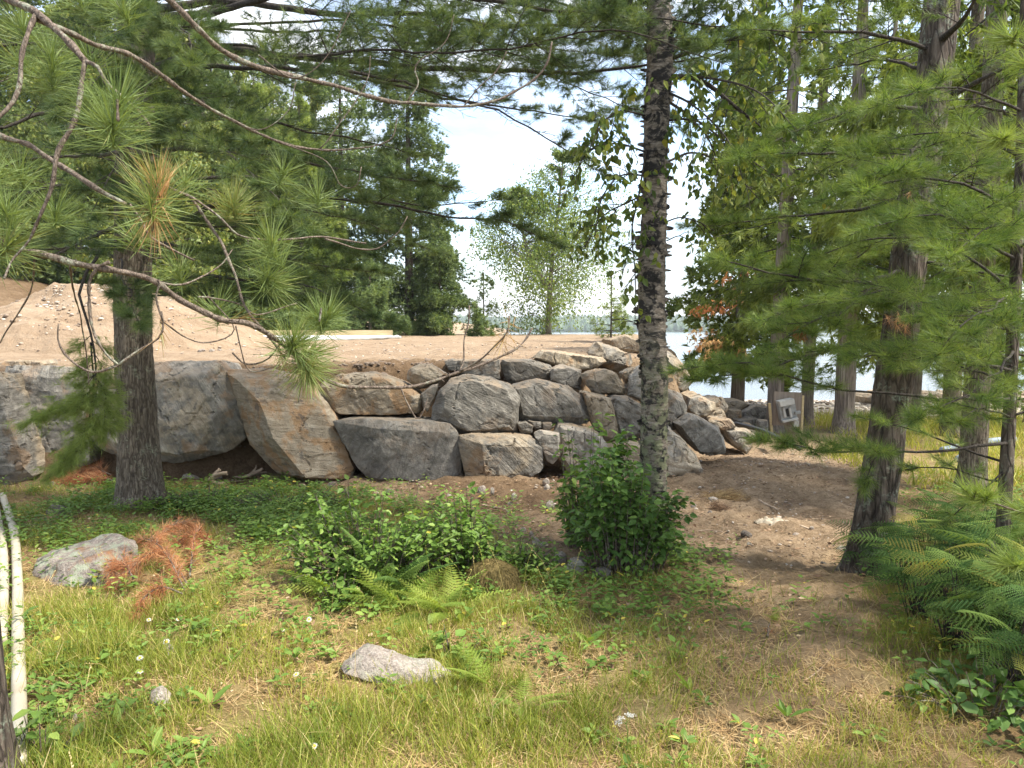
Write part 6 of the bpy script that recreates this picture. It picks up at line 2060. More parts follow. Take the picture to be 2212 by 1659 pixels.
part(_g, 'dead_sprays', MAT['cedar_dead'], _root)


# ------------------------------------------------------------------ grass, ground cover and litter
def in_view(rng, n, y0, y1, margin=1.4):
    y = np.sqrt(rng.uniform(y0 ** 2, y1 ** 2, n))
    x = rng.uniform(-1, 1, n) * (.70 * y + margin)
    return x, y


def make_grass():
    rng = np.random.default_rng(1)
    g = Geo()
    N = 660000
    x, y = in_view(rng, N, 1.7, 8.6)
    lim = lawn_limit(x)
    clump = n2(x, y, 3.2, 61, 3)
    big = n2(x, y, .9, 63, 2)
    near = sst(5.6, 3.2, y)
    u, v = proj(np.stack([x, y, ground(x, y)], -1))
    dens = (.22 + .78 * near) * sst(-.35, .5, clump + .35 * big + .25 * near - .05) * sst(.15, -.3, y - lim)
    dens *= 1 - .93 * np.clip(path_mask(x, y) * 1.25, 0, 1) * sst(2.0, 3.8, y)
    dens *= 1 - .55 * np.exp(-(((u - 640) / 230) ** 2 + ((v - 1440) / 90) ** 2))       # worn, needle covered patch
    dens *= 1 - .5 * np.exp(-(((u - 560) / 160) ** 2 + ((v - 1250) / 60) ** 2))
    dens = dens + .8 * np.exp(-(((u - 1000) / 150) ** 2 + ((v - 1330) / 40) ** 2)) + .5 * np.exp(-(((u - 200) / 130) ** 2 + ((v - 1370) / 60) ** 2))
    k = rng.uniform(0, 1, N) < dens
    x, y, clump, u, v = x[k], y[k], clump[k], u[k], v[k]
    n = len(x)
    z = ground(x, y)
    d = np.stack([rng.normal(0, .42, n), rng.normal(0, .42, n), np.ones(n)], -1)
    h = .032 + .095 * rng.beta(1.4, 3.0, n) + .075 * np.clip(clump + .1, 0, 1) * rng.uniform(.3, 1, n)
    tall = .9 * np.exp(-(((u - 200) / 140) ** 2 + ((v - 1390) / 70) ** 2)) + .8 * np.exp(-(((u - 1080) / 150) ** 2 + ((v - 1420) / 110) ** 2)) + .5 * sst(1500, 1650, v) * sst(1300, 500, u)
    h = h * (1 + 1.1 * tall * rng.uniform(.3, 1, n))
    t = np.clip(.31 + .22 * n2(x, y, 1.1, 65, 2) + rng.normal(0, .16, n) + .28 * sst(1500, 2100, u) * sst(1350, 1500, v), 0, 1)
    t = np.where(rng.uniform(0, 1, n) < .10, rng.uniform(.75, 1, n), t)
    w = rng.uniform(.0020, .0042, n)
    inst(g, BLADE_T, BLADE_F, np.stack([x, y, z - .004], -1), frames(d, rvec(rng, n)), np.stack([h, w, h * rng.uniform(.05, .75, n)], -1), t)
    # the far yellow grass between the trees on the right, and a few tufts on the slope
    N = 26000
    x = rng.uniform(4.3, 13, N)
    y = rng.uniform(8.0, 17, N)
    k = (x < .75 * y + 1) & (rng.uniform(0, 1, N) < sst(-.2, .4, n2(x, y, .9, 67, 3) + .25)) & (x > 4.2 + .22 * (y - 8) + .5 * n2(x, y, .7, 69, 2))
    x, y = x[k], y[k]
    n = len(x)
    h = rng.uniform(.08, .28, n)
    inst(g, BLADE_T, BLADE_F, np.stack([x, y, ground(x, y) - .005], -1), frames(np.stack([rng.normal(0, .4, n), rng.normal(0, .4, n), np.ones(n)], -1), rvec(rng, n)),
         np.stack([h, rng.uniform(.008, .014, n), h * rng.uniform(.1, .7, n)], -1), np.clip(rng.normal(.5, .15, n), 0, 1))
    m = 260
    x, y = in_view(rng, m, 2.0, 5.0)
    k = path_mask(x, y) < .5
    x, y = x[k], y[k]
    m = len(x)
    p = np.stack([x, y, ground(x, y)], -1)
    d = np.stack([rng.normal(0, .35, m), rng.normal(0, .35, m), np.ones(m)], -1)
    L = rng.uniform(.16, .38, m)
    mid = p + nrm(d) * (L * .6)[:, None]
    d[:, :2] *= 2.0
    tip = mid + nrm(d) * (L * .4)[:, None]
    tt = rng.uniform(.45, 1, m)
    sticks(g, p, mid, .0012, .0010, tt)
    sticks(g, mid, tip, .0010, .0006, tt)
    for f in np.linspace(.35, 1, 7):
        q = mid + (tip - mid) * f
        inst(g, DIA_T, DIA_F, q, frames(d + rng.normal(0, .5, (m, 3)), rvec(rng, m)), np.full(m, .012), tt)
    tag(g.build('grass', MAT['grass']), 'thin yellow green grass of the foreground clearing', 'grass', None, 'stuff')
    # dry grass and straw lying flat
    g = Geo()
    N = 270000
    x, y = in_view(rng, N, 1.7, 8.0)
    lim = lawn_limit(x)
    k = rng.uniform(0, 1, N) < sst(-.5, .5, n2(x, y, 2.3, 71, 3) + .25) * sst(.2, -.6, y - lim) * (.25 + .75 * sst(6, 3.5, y))
    x, y = x[k], y[k]
    n = len(x)
    d = np.stack([rng.normal(0, 1, n), rng.normal(0, 1, n), rng.uniform(.0, .28, n)], -1)
    L = rng.uniform(.03, .14, n)
    inst(g, BLADE_T, BLADE_F, np.stack([x, y, ground(x, y) + .003], -1), frames(d, np.tile([[0, 0, 1.0]], (n, 1)) + rng.normal(0, .3, (n, 3))),
         np.stack([L, rng.uniform(.0018, .0036, n), L * rng.uniform(-.15, .25, n)], -1), rng.beta(2, 2, n))
    tag(g.build('dry_grass', MAT['straw']), 'straw coloured dead grass and needles matted over the clearing', 'dry grass', None, 'stuff')


make_grass()


def make_cover():
    """Low weeds nobody could count: rosettes and sprigs of small leaves."""
    rng = np.random.default_rng(2)
    g = Geo()
    N = 52000
    x, y = in_view(rng, N, 2.0, 8.8)
    lim = lawn_limit(x)
    u, v = proj(np.stack([x, y, ground(x, y)], -1))
    def blob(cu, cv, su, sv, a):
        return a * np.exp(-(((u - cu) / su) ** 2 + ((v - cv) / sv) ** 2))
    dens = .14 * sst(.1, -.3, y - lim) * (1 - .9 * path_mask(x, y))
    dens = dens + blob(480, 1090, 210, 45, .9) + blob(180, 1120, 150, 45, .55) + blob(640, 1140, 160, 40, .7) + blob(850, 1160, 220, 50, .8) + blob(1110, 1235, 90, 30, .7) + blob(860, 1290, 160, 40, .5)
    dens = dens + blob(1240, 1300, 180, 40, .35) + blob(1500, 1300, 90, 40, .4) + blob(1480, 1215, 80, 25, .5) + blob(2100, 1250, 120, 60, .6) + blob(100, 1500, 120, 120, .4) + blob(300, 1600, 300, 80, .35)
    dens = dens * sst(-.55, .45, n2(x, y, 2.4, 73, 3) + .1)
    k = (rng.uniform(0, 1, N) < np.clip(dens, 0, .95)) & (crest(x, y) < -1.0)
    x, y = x[k], y[k]
    n = len(x)
    z = ground(x, y)
    m = 7
    a = rng.uniform(0, 2 * math.pi, (n, 1)) + np.arange(m)[None] * 2.4 + rng.normal(0, .3, (n, m))
    hh = rng.uniform(.02, .13, (n, 1)) * np.linspace(.25, 1, m)[None] * sst(2.2, 5, y)[:, None] + rng.uniform(.008, .03, (n, m))
    pos = np.stack([x[:, None] + np.cos(a) * .012, y[:, None] + np.sin(a) * .012, z[:, None] + hh], -1).reshape(-1, 3)
    el = rng.uniform(-.15, .55, (n, m))
    d = np.stack([np.cos(a) * np.cos(el), np.sin(a) * np.cos(el), np.sin(el)], -1).reshape(-1, 3)
    s = (rng.uniform(.022, .058, (n, 1)) * rng.uniform(.7, 1.2, (n, m))).ravel()
    t = np.clip(np.repeat(rng.beta(2, 2.6, n), m) + rng.normal(0, .08, n * m), 0, 1)
    t = np.where(rng.uniform(0, 1, n * m) < .985, t * .92, 1)
    inst(g, LEAF_T, LEAF_F, pos, frames(d, np.tile([[0, 0, 1.0]], (n * m, 1)) + rng.normal(0, .2, (n * m, 3))), np.stack([s, s * rng.uniform(.6, 1.1, n * m), s], -1), t)
    st = np.repeat(np.stack([x, y, z], -1)[:, None], 1, 1).reshape(-1, 3)
    tag(g.build('ground_cover', MAT['herb']), 'low leafy weeds covering the ground around trees and rocks', 'weeds', None, 'stuff')


make_cover()


def make_litter():
    rng = np.random.default_rng(3)
    g = Geo()
    N = 16000
    x, y = in_view(rng, N, 3.0, 11.5, .5)
    k = (crest(x, y) < -.75) & (rng.uniform(0, 1, N) < .12 + .88 * sst(-.2, .6, y - lawn_limit(x))) & (x < 5)
    x, y = x[k], y[k]
    n = len(x)
    z = ground(x, y)
    a = rng.uniform(0, 2 * math.pi, n)
    L = .02 + .11 * rng.beta(1, 5, n)
    d = np.stack([np.cos(a), np.sin(a), rng.normal(.08, .12, n)], -1) * L[:, None]
    p = np.stack([x, y, z + .012], -1)
    sticks(g, p, p + d, rng.uniform(.0015, .0045, n), .0012, rng.beta(1.5, 1.5, n))
    m = 5000
    x, y = in_view(rng, m, 3.0, 9.5, .5)
    k = crest(x, y) < -.75
    x, y = x[k], y[k]
    m = len(x)
    s = rng.uniform(.012, .045, m)
    inst(g, DIA_T, DIA_F, np.stack([x, y, ground(x, y) + .015], -1), frames(np.stack([rng.normal(0, 1, m), rng.normal(0, 1, m), rng.normal(0, .2, m)], -1), np.tile([[0, 0, 1.0]], (m, 1)) + rng.normal(0, .4, (m, 3))), s, rng.uniform(.3, 1, m))
    tag(g.build('litter', MAT['litter']), 'brown twigs, bark chips and dead leaves strewn on the soil', 'litter', None, 'stuff')
    # gravel in the dug soil, on the sand heap and on the beach
    g = Geo()
    ico = bmesh.new()
    bmesh.ops.create_icosphere(ico, subdivisions=2, radius=.5)
    IV = np.array([v.co[:] for v in ico.verts])
    IF = np.array([[v.index for v in f.verts] for f in ico.faces])
    ico.free()
    IV = IV * (1 + .22 * noise(IV * 3.1, 4)[:, None])
    def scatter(x, y, smin, smax, zoff=.0, zz=None):
        n = len(x)
        s = smin + (smax - smin) * rng.beta(1, 6, n)
        z = ground(x, y) if zz is None else zz
        d = np.stack([rng.normal(0, 1, n), rng.normal(0, 1, n), rng.normal(0, .15, n)], -1)
        inst(g, IV, IF, np.stack([x, y, z + s * .12 + zoff], -1), frames(d, np.tile([[0, 0, 1.0]], (n, 1))), np.stack([s * rng.uniform(.8, 1.5, n), s, s * rng.uniform(.45, .8, n)], -1), rng.uniform(.1, 1, n))
    x, y = in_view(rng, 6000, 5.0, 12, .5)
    k = (crest(x, y) < -.7) & (y > lawn_limit(x) + .1) & (x < 5) & (rng.uniform(0, 1, len(x)) < sst(-.3, .5, n2(x, y, 1.6, 75, 2)) + .15)
    scatter(x[k], y[k], .008, .07)
    x, y = rng.uniform(-8, 4, 2200), rng.uniform(9.5, 20, 2200)
    k = crest(x, y) > .1
    scatter(x[k], y[k], .012, .09)
    x, y = rng.uniform(3.5, 16, 2600), rng.uniform(15.5, 26, 2600)
    k = (x < .75 * y) & (crest(x, y) < -1)
    scatter(x[k], y[k], .03, .30)
    x = rng.uniform(-4.5, .8, 2600)
    y = np.interp(x, CX, CY) + rng.uniform(-.35, 1.0, 2600)
    k = rng.uniform(0, 1, 2600) < sst(-.3, .4, n2(x, y, 2.0, 77, 2) + .1)
    t0 = len(g.t)
    scatter(x[k], y[k], .02, .13)
    for i in range(t0, len(g.t)):
        g.t[i] = g.t[i] * .22
    c = P(205, 765, 16.6)
    x, y = rng.normal(0, 1.8, 1500), rng.normal(-.9, 1.1, 1500)
    r = np.sqrt((x / np.where(x > 0, 4.1, 2.9)) ** 2 + (y / 3.0) ** 2) + .07 * n2(x + 5, y, .9, 51, 3)
    h = np.minimum(1.62 * np.clip(1 - r, 0, 1) ** .8, 1.36 - .02 * np.abs(x))
    scatter(x + c[0], y + c[1], .02, .15, -.03, ground(x + c[0], y + c[1]) + h - .01)
    tag(g.build('gravel', MAT['gravel'], smooth=True), 'scattered small pebbles in the soil and sand', 'gravel', None, 'stuff')


MAT['gravel'] = leaf_mat('pebbles', [(0, (.14, .105, .08)), (.4, (.26, .20, .15)), (.75, (.42, .35, .28)), (1, (.60, .54, .47))], 0, rough=.85)
make_litter()


# ------------------------------------------------------------------ props
def box(g, c, s, R=None, mat=0, bev=.003):
    bm = bmesh.new()
    bmesh.ops.create_cube(bm, size=1)
    bmesh.ops.scale(bm, vec=s, verts=bm.verts)
    if bev:
        bmesh.ops.bevel(bm, geom=bm.edges[:], offset=min(bev, min(s) * .3), segments=2, affect='EDGES')
    bmesh.ops.triangulate(bm, faces=bm.faces)
    V = np.array([v.co[:] for v in bm.verts])
    F = np.array([[v.index for v in f.verts] for f in bm.faces])
    bm.free()
    if R is not None:
        V = V @ np.asarray(R).T
    g.add(V + np.asarray(c), F, .5, mat)


def rotz(a):
    return np.array([[math.cos(a), -math.sin(a), 0], [math.sin(a), math.cos(a), 0], [0, 0, 1]])


def roty(a):
    return np.array([[math.cos(a), 0, math.sin(a)], [0, 1, 0], [-math.sin(a), 0, math.cos(a)]])


def single(name, g, mat, label, cat, smooth=True, group=None):
    V = np.concatenate(g.v)
    loc = [float(V[:, 0].mean()), float(V[:, 1].mean()), float(V[:, 2].min())]
    return tag(g.build(name, mat, None, smooth, loc), label, cat, group)


# concrete slab with its form boards on the fill
g = Geo()
a, b, c_, d_ = P(560, 735, 20.2), P(848, 724, 24.0), P(700, 724, 27.0), P(430, 730, 23.5)
zt = 1.535
def prism(g, poly, z0, z1, mat=0):
    n = len(poly)
    V = [[p[0], p[1], z0] for p in poly] + [[p[0], p[1], z1] for p in poly]
    F = []
    for i in range(n):
        j = (i + 1) % n
        F += [[i, j, n + j], [i, n + j, n + i]]
    for i in range(1, n - 1):
        F += [[n, n + i, n + i + 1], [0, i + 1, i]]
    g.add(np.array(V), np.array(F), .5, mat)
poly = [(-6.4, 20.6), (-3.72, 23.8), (-5.0, 27.0), (-8.6, 23.8)]
prism(g, poly, 1.2, 1.52)
single('concrete_slab', g, MAT['concrete'], 'new pale concrete slab on the sand behind the pine needles', 'slab', False)
g = Geo()
p0, p1 = np.array([-8.72, 23.95]), np.array([-3.75, 24.25])
dv = p1 - p0
L = np.linalg.norm(dv)
box(g, [*(p0 + dv / 2), 1.60], [L, .045, .17], rotz(math.atan2(dv[1], dv[0])))
single('form_board', g, MAT['lumber'], 'long yellow form board standing on edge behind the concrete slab', 'board', False)
g = Geo()
for k in range(26):
    pass
V0 = []
rg = np.random.default_rng(11)
path = smooth_path([[-6.35, 20.5, 1.40], [-5.2, 21.9, 1.42], [-4.2, 23.0, 1.45], [-3.62, 23.75, 1.47], [-3.5, 24.1, 1.45]], 60)
path += .03 * np.stack([noise(path * 5, 1), noise(path * 5, 2), .6 * noise(path * 6, 3)], -1)
tube(g, path, .055 + .03 * np.abs(noise(path * 7, 8)), 9, .5)
single('plastic_sheet', g, MAT['white_metal'], 'crumpled white plastic sheet along the edge of the concrete slab', 'plastic sheet')

# the leaning electrical box on its plywood backing
e0 = P(1712, 935, 12.6)
e0[2] = gz(e0[0], e0[1])
er = thing('electrical_board', e0, 'grey electrical box tilted on a weathered plywood board by the cedar', 'electrical box')
lean = roty(math.radians(-12))
bc = P(1705, 882, 12.6)
def eb(name, du, dv, dd, w, h, t, mat, R=lean, bev=.006, parent=er):
    g = Geo()
    k = 12.6 / FPX
    off = np.array([du * k, dd, -dv * k])
    box(g, bc + off, [w * k, t, h * k], R, 0, bev)
    return part(g, name, MAT[mat], parent)
eb('backboard', -2, 2, .06, 62, 74, .02, 'plywood', roty(math.radians(2)))
eb('enclosure', -6, 6, -.02, 36, 44, .12, 'grey_metal')
cv = eb('cover', -12, -14, -.06, 32, 12, .20, 'white_metal')
for dx in (-10, 3):
    eb('bracket', -5 + dx, 8, -.095, 5, 22, .03, 'white_metal')
eb('breaker_slot', -6, 8, -.084, 8, 17, .02, 'black_hole')
eb('lower_ledge', -2, 24, -.10, 34, 5, .05, 'white_metal')
eb('cable_clamp', 14, 8, -.08, 13, 6, .06, 'grey_metal')
eb('outlet', 12, 32, -.06, 11, 14, .06, 'white_metal', roty(0))
for dx, w_ in ((-34, 5), (32, 5)):
    g = Geo()
    k = 12.6 / FPX
    box(g, bc + np.array([dx * k, .09, -.32]), [w_ * k, .045, 1.05 if dx > 0 else .8], roty(math.radians(1 if dx > 0 else -6)))
    part(g, 'post', MAT['lumber'], er)

# yellow-grey hose, blue-grey pipe
g = Geo()
tube(g, smooth_path([P(1588, 922, 12.2) + [0, 0, .02], P(1625, 928, 11.8), P(1655, 938, 11.4), P(1690, 955, 11.0), P(1730, 975, 10.8)], 50) + [0, 0, .03], .035, 10)
single('black_hose', g, MAT['hose'], 'thick black hose lying over the slope at the end of the wall', 'hose')
g = Geo()
tube(g, smooth_path([ground_at(2065, 1010) + [0, 0, .06], ground_at(2035, 985) + [0, 0, .08], ground_at(2120, 970) + [0, 0, .1], ground_at(2190, 962) + [0, 0, .1]][1:], 40), .05, 10)
tube(g, smooth_path([ground_at(2070, 1000) + [0, 0, .05], ground_at(2100, 985) + [0, 0, .08], ground_at(2125, 968) + [0, 0, .06]], 20), .05, 10)
single('drain_pipe', g, MAT['bluepipe'], 'bluish grey pipe lying in the yellow grass behind the leaning pine', 'pipe')

# the two white pipes at the left edge
for pts, r, lab in (([(6, 1080, 6.0), (30, 1160, 5.3), (38, 1260, 4.6), (40, 1400, 3.9), (42, 1540, 3.4), (40, 1680, 3.0)], .031, 'longer yellowed white plastic pipe, right one of two at the left edge'),
                    ([(-14, 1080, 6.1), (4, 1180, 5.2), (8, 1260, 4.7), (6, 1330, 4.3), (2, 1405, 4.0)], .031, 'shorter white plastic pipe, left one of two at the left edge')):
    g = Geo()
    q = []
    for u, v, d in pts:
        p = ground_at(u, v)
        q.append(p + [0, 0, .045])
    path = smooth_path(q, 70)
    path[:, 2] += .006 * noise(path * 3, 2)
    tube(g, path, r, 20, .5)
    single('plastic_pipe', g, MAT['pipe'], lab, 'pipe')

# pale canvas scrap, clod of roots, drift wood
g = Geo()
c0 = ground_at(1672, 1130)
X, Y = np.meshgrid(np.linspace(-1, 1, 40), np.linspace(-1, 1, 22))
x, y = X.ravel(), Y.ravel()
r = np.maximum(np.abs(x), np.abs(y)) + .18 * n2(x, y, 1.6, 81, 2)
z = .055 * np.clip(1.05 - r, 0, 1) ** .5 * (.6 + .9 * np.abs(n2(x, y, 2.6, 83, 3))) + .002
i = (np.arange(21)[:, None] * 40 + np.arange(39)[None]).ravel()
g.add(np.stack([c0[0] + x * .16, c0[1] + y * .07, c0[2] - .01 + z], -1), np.concatenate([np.stack([i, i + 1, i + 41], -1), np.stack([i, i + 41, i + 40], -1)]))
single('canvas_scrap', g, MAT['rag'], 'crumpled cream canvas scrap lying on the bare dirt', 'canvas scrap')
for (u, v, n, w, h, lab, mat, nm, cat) in [(1570, 1075, 900, .20, .09, 'tangled clod of dry roots on the dirt right of the striped slab', 'straw', 'root_clod', 'roots'),
                                           (1545, 1098, 500, .12, .07, 'darker root clump just below the tangled clod', 'litter', 'root_clod', 'roots'),
                                           (100, 1080, 380, .14, .05, 'pale bleached root mat at the foot of the leftmost boulder', 'straw', 'root_clod', 'roots')]:
    rg = np.random.default_rng(u)
    g = Geo()
    c0 = ground_at(u, v)
    p = c0 + np.stack([rg.normal(0, w * .5, n), rg.normal(0, w * .4, n), np.abs(rg.normal(0, h * .35, n))], -1)
    p[:, 2] = c0[2] + (p[:, 2] - c0[2]) * np.exp(-((p[:, 0] - c0[0]) / w) ** 2)
    d = rg.normal(0, 1, (n, 3)) * [.05, .05, .018]
    sticks(g, p, p + d, .0022, .001, rg.uniform(.1, .9, n))
    single(nm, g, MAT[mat], lab, cat)
DW = [([(430, 1052), (455, 1046), (500, 1042), (530, 1040)], .012, .03, 'thin bent dead branch on the soil under the round boulder'),
      ([(484, 1050), (492, 1020), (512, 1004), (538, 998)], .03, .16, 'weathered stump root standing under the round boulder'),
      ([(505, 1034), (545, 1036), (565, 1034)], .022, .03, 'short bleached log by the stump root'),
      ([(648, 1050), (670, 1060), (700, 1066)], .02, .03, 'pale dead stick at the foot of the leaning tan boulder'),
      ([(745, 1120), (742, 1085), (752, 1070)], .012, .05, 'broken brown twig stub by the young pale shoot'),
      ([(1040, 1092), (1085, 1100), (1130, 1118)], .006, .02, 'thin grey root running down the bare bank'),
      ([(1640, 1085), (1668, 1097), (1680, 1104)], .014, .02, 'reddish brown stick on the dirt behind the canvas scrap'),
      ([(1690, 1128), (1720, 1138), (1745, 1146)], .018, .02, 'dark rotten stick on the dirt beside the canvas scrap'),
      ([(1500, 1150), (1530, 1146), (1560, 1150)], .006, .02, 'thin pale stick on the dirt right of the bush'),
      ([(1740, 1470), (1770, 1450), (1795, 1420)], .004, .03, 'fine dry stalk across the path in the foreground')]
for q, r, h, lab in DW:
    g = Geo()
    pp = [ground_at(*a) + [0, 0, r * .8] for a in q]
    if 'stump' in lab:
        for k, p in enumerate(pp):
            p[1] = pp[0][1]
            p[2] = pp[0][2] + [0, .08, .14, .16][k] - .02
    path = smooth_path(pp, 36)
    path += r * .5 * np.stack([noise(path * 14, 1), noise(path * 14, 2), noise(path * 14, 3)], -1)
    tube(g, path, r * np.linspace(1, .6, 36) * (1 + .3 * noise(path * 22, 5)), 9, .5)
    if 'stump' in lab:
        for e in ((.05, .05, .10), (.12, .0, .08), (.16, .06, .02)):
            t2 = smooth_path([path[18], path[22] + np.array(e) * .5, path[20] + np.array(e)], 14)
            t2 += r * .6 * np.stack([noise(t2 * 14, 1), noise(t2 * 14, 2), noise(t2 * 14, 3)], -1)
            tube(g, t2, np.linspace(r * .9, r * .3, 14), 7, .5)
    single('dead_branch', g, MAT['driftwood'], lab, 'dead wood', True, 'dead wood on the ground')

# mossy hump beside the ferns
g = Geo()
c0 = ground_at(1062, 1292)
X, Y = np.meshgrid(np.linspace(-1.2, 1.2, 70), np.linspace(-1.2, 1.2, 60))
x, y = X.ravel(), Y.ravel()
r = np.sqrt(x * x + y * y) + .12 * n2(x, y, 1.4, 91, 3)
z = .30 * np.sqrt(np.clip(1 - r * r, 0, 1)) + .02 * n2(x, y, 5, 93, 3) - .12 * sst(.95, 1.1, r)
i = (np.arange(59)[:, None] * 70 + np.arange(69)[None]).ravel()
g.add(np.stack([c0[0] + x * .20, c0[1] + .18 + y * .18, c0[2] + z * .62], -1), np.concatenate([np.stack([i, i + 1, i + 71], -1), np.stack([i, i + 71, i + 70], -1)]))
rg = np.random.default_rng(14)
k = rg.choice(len(x), 4200)
k = k[r[k] < .95]
n = len(k)
p = np.stack([c0[0] + x[k] * .20, c0[1] + .18 + y[k] * .18, c0[2] + z[k] * .62], -1) + rg.normal(0, .004, (n, 3))
dn = np.stack([x[k], y[k], -.2 - .6 * r[k]], -1) + rg.normal(0, .3, (n, 3))
sticks(g, p, p + nrm(dn) * rg.uniform(.012, .035, n)[:, None], .0016, .0008, .5)
single('mossy_hump', g, MAT['moss'], 'low stump hump covered with brown dry moss beside the ferns', 'mossy stump')

# dead orange pine boughs
def dead_bough(name, label, limbs, n, L, seed, w=.0018):
    rg = np.random.default_rng(seed)
    base = ground_at(*limbs[0][0][0])
    root = thing(name, base, label, 'dead pine bough')
    g, c = Geo(), Geo()
    for pts, lift in limbs:
        q = [ground_at(*p) + [0, 0, z] for p, z in zip(pts, lift)]
        path = smooth_path(q, 26)
        tube(g, path, np.linspace(.007, .002, 26), 6, .4)
        k = rg.integers(4, 26, n)
        d = np.gradient(path, axis=0)[k]
        d = nrm(d) + rg.normal(0, .55, (n, 3)) + [0, 0, -.2]
        e = path[k] + nrm(d) * rg.uniform(.01, .09, n)[:, None]
        sticks(g, path[k], e, .0022, .0012, .3)
        tufts(c, rg, e, d, L, 16, w, 5, 60, rg.uniform(.1, .8, n), .3, .05)
    part(g, 'branch', MAT['twig'], root)
    part(c, 'needles', MAT['dead'], root)


dead_bough('dead_pine_bough', 'rust orange dead pine bough drooping over the lichen covered boulder', [([(400, 1285), (360, 1260), (320, 1270), (280, 1280)], (.02, .20, .22, .14)), ([(405, 1270), (370, 1240), (330, 1215), (300, 1200)], (.02, .12, .16, .12)),
            ([(395, 1300), (350, 1310), (310, 1330), (300, 1350)], (.05, .12, .10, .05)), ([(410, 1250), (420, 1200), (430, 1180), (400, 1170)], (.02, .12, .14, .05)), ([(330, 1225), (350, 1200), (380, 1180), (420, 1165)], (.10, .16, .18, .12)), ([(290, 1290), (270, 1270), (250, 1265), (240, 1280)], (.12, .16, .14, .06))], 95, .10, 31, .0021)
dead_bough('dead_pine_bough', 'orange dead pine branch lying in the dark gap left of the left pine', [([(245, 1048), (215, 1046), (170, 1046), (130, 1046)], (.05, .08, .06, .04)), ([(240, 1044), (200, 1038), (150, 1040), (125, 1042)], (.10, .14, .10, .05))], 150, .11, 32, .0034)
g = Geo()
dead_bough('dead_pine_sprig', 'small rusty dead sprig on the grass right of the lichen covered boulder', [([(470, 1190), (440, 1180), (410, 1178), (385, 1185)], (.02, .08, .08, .03))], 80, .09, 33, .0024)
dead_bough('dead_leaf_sprig', 'little orange dead sprig on the bare path', [([(1658, 1380), (1660, 1368), (1662, 1358)], (.01, .03, .03))], 8, .03, 34)


# flowers
def daisy(u, v, h, s, label, face=(.1, -.42, .9), cat='daisy', name='daisy'):
    d = ground_at(u, v + 4)[1]
    rg = np.random.default_rng(int(u + v))
    top = P(u, v, d)
    foot = np.array([top[0] + rg.normal(0, .02), top[1] + h * .25, 0])
    foot[2] = gz(foot[0], foot[1])
    root = thing(name, foot, label, cat, 'daisies in the grass')
    g, p, e = Geo(), Geo(), Geo()
    if top[2] < foot[2] + .05:
        top[2] = foot[2] + .06
    tube(g, smooth_path([foot, foot * .5 + top * .5 + [.008, 0, .01], top], 10), .0016, 5, .3)
    f = nrm(np.array(face) + rg.normal(0, .25, 3))
    n = 18
    a = np.arange(n) * 2 * math.pi / n
    X = nrm(np.cross(f, [0, 0, 1.0]))
    Y = np.cross(f, X)
    D = X * np.cos(a)[:, None] + Y * np.sin(a)[:, None] + f * rg.normal(0.0, .12, n)[:, None]
    inst(p, LEAF_T, LEAF_F, top + D * s * .14, frames(D, np.tile(f[None], (n, 1))), np.stack([np.full(n, s * .30), np.full(n, s * .15), np.full(n, s * .2)], -1), rg.uniform(0, 1, n))
    ico = bmesh.new()
    bmesh.ops.create_icosphere(ico, subdivisions=2, radius=1)
    V = np.array([q.co[:] for q in ico.verts])
    F = np.array([[q.index for q in t.verts] for t in ico.faces])
    ico.free()
    e.add(top + (V @ np.stack([X, Y, f * .5])) * s * .19, F, .5)
    part(g, 'stalk', MAT['herb'], root)
    part(p, 'petals', MAT['petal'], root)
    part(e, 'eye', MAT['yolk'], root, True)


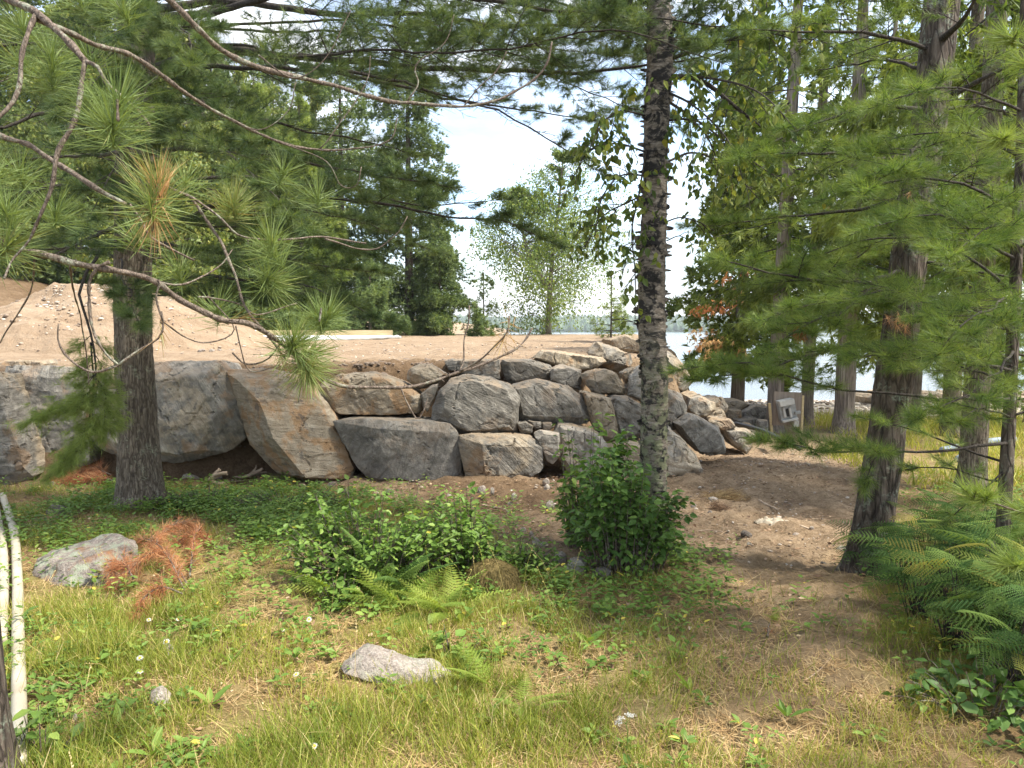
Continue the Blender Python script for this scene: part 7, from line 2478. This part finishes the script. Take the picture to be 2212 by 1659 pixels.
for u, v, h, s, lab in [(360, 1407, .10, .044, 'white daisy with a yellow eye above the little pale stone'), (303, 1443, .09, .042, 'white daisy left of the little pale stone'),
                        (304, 1474, .08, .036, 'daisy seen from the side just above the whitish rock'), (322, 1358, .09, .032, 'small yellowish daisy in the grass below the dead orange bough'),
                        (386, 1357, .10, .036, 'white daisy right of the small yellowish one'), (668, 1357, .10, .040, 'white daisy left of the broad leaved weeds'),
                        (695, 1290, .08, .030, 'half closed white daisy by the weeds left of the ferns'), (640, 1480, .10, .036, 'daisy with drooping petals left of the long granite rock'),
                        (660, 1238, .08, .034, 'white daisy farthest back in the thin grass'), (680, 1638, .08, .034, 'single yellow flower at the bottom of the clearing'),
                        (612, 1380, .08, .026, 'small pale lilac flower left of the white daisy near the weeds')]:
    daisy(u, v, h, s, lab)
# a yarrow head
rg = np.random.default_rng(40)
c0 = ground_at(1350, 1640)
root = thing('yarrow', c0, 'tall yarrow with a flat white flower head in the grass at the bottom', 'flower')
g, p = Geo(), Geo()
top = P(1352, 1545, c0[1])
tube(g, smooth_path([c0, c0 * .5 + top * .5 + [.01, 0, 0], top - [0, 0, .03]], 12), .002, 5, .4)
for hx in (-.02, .012, -.03, .024):
    e = top + np.array([hx, rg.normal(0, .012), rg.normal(0, .006) - (.02 if hx < -.025 else 0)])
    tube(g, smooth_path([top - [0, 0, .035], e], 4), .0009, 4, .4)
    n = 60
    a, r = rg.uniform(0, 6.28, n), .016 * np.sqrt(rg.uniform(0, 1, n))
    q = e + np.stack([np.cos(a) * r, np.sin(a) * r, rg.normal(0, .002, n)], -1)
    inst(p, DIA_T, DIA_F, q, frames(rvec(rg, n), np.tile([[0, 0, 1.0]], (n, 1))), np.full(n, .005), rg.uniform(0, 1, n))
part(g, 'stalk', MAT['herb'], root)
part(p, 'flower_head', MAT['petal'], root)


# ------------------------------------------------------------------ the air over the lake
bm = bmesh.new()
bmesh.ops.create_cube(bm, size=1)
me = bpy.data.meshes.new('haze')
bm.to_mesh(me)
bm.free()
hz = bpy.data.objects.new('haze', me)
COL.objects.link(hz)
hz.scale = (5400, 3200, 60)
hz.location = (0, 1000, 20)
m, N, L = M('haze')
o = N.new('ShaderNodeOutputMaterial')
v = N.new('ShaderNodeVolumePrincipled')
v.inputs['Color'].default_value = (.93, .96, 1.0, 1)
v.inputs['Density'].default_value = .00032
v.inputs['Anisotropy'].default_value = .2
L.new(v.outputs['Volume'], o.inputs['Volume'])
me.materials.append(m)
tag(hz, 'thin pale summer haze that lightens the far shore', 'haze', None, 'stuff')
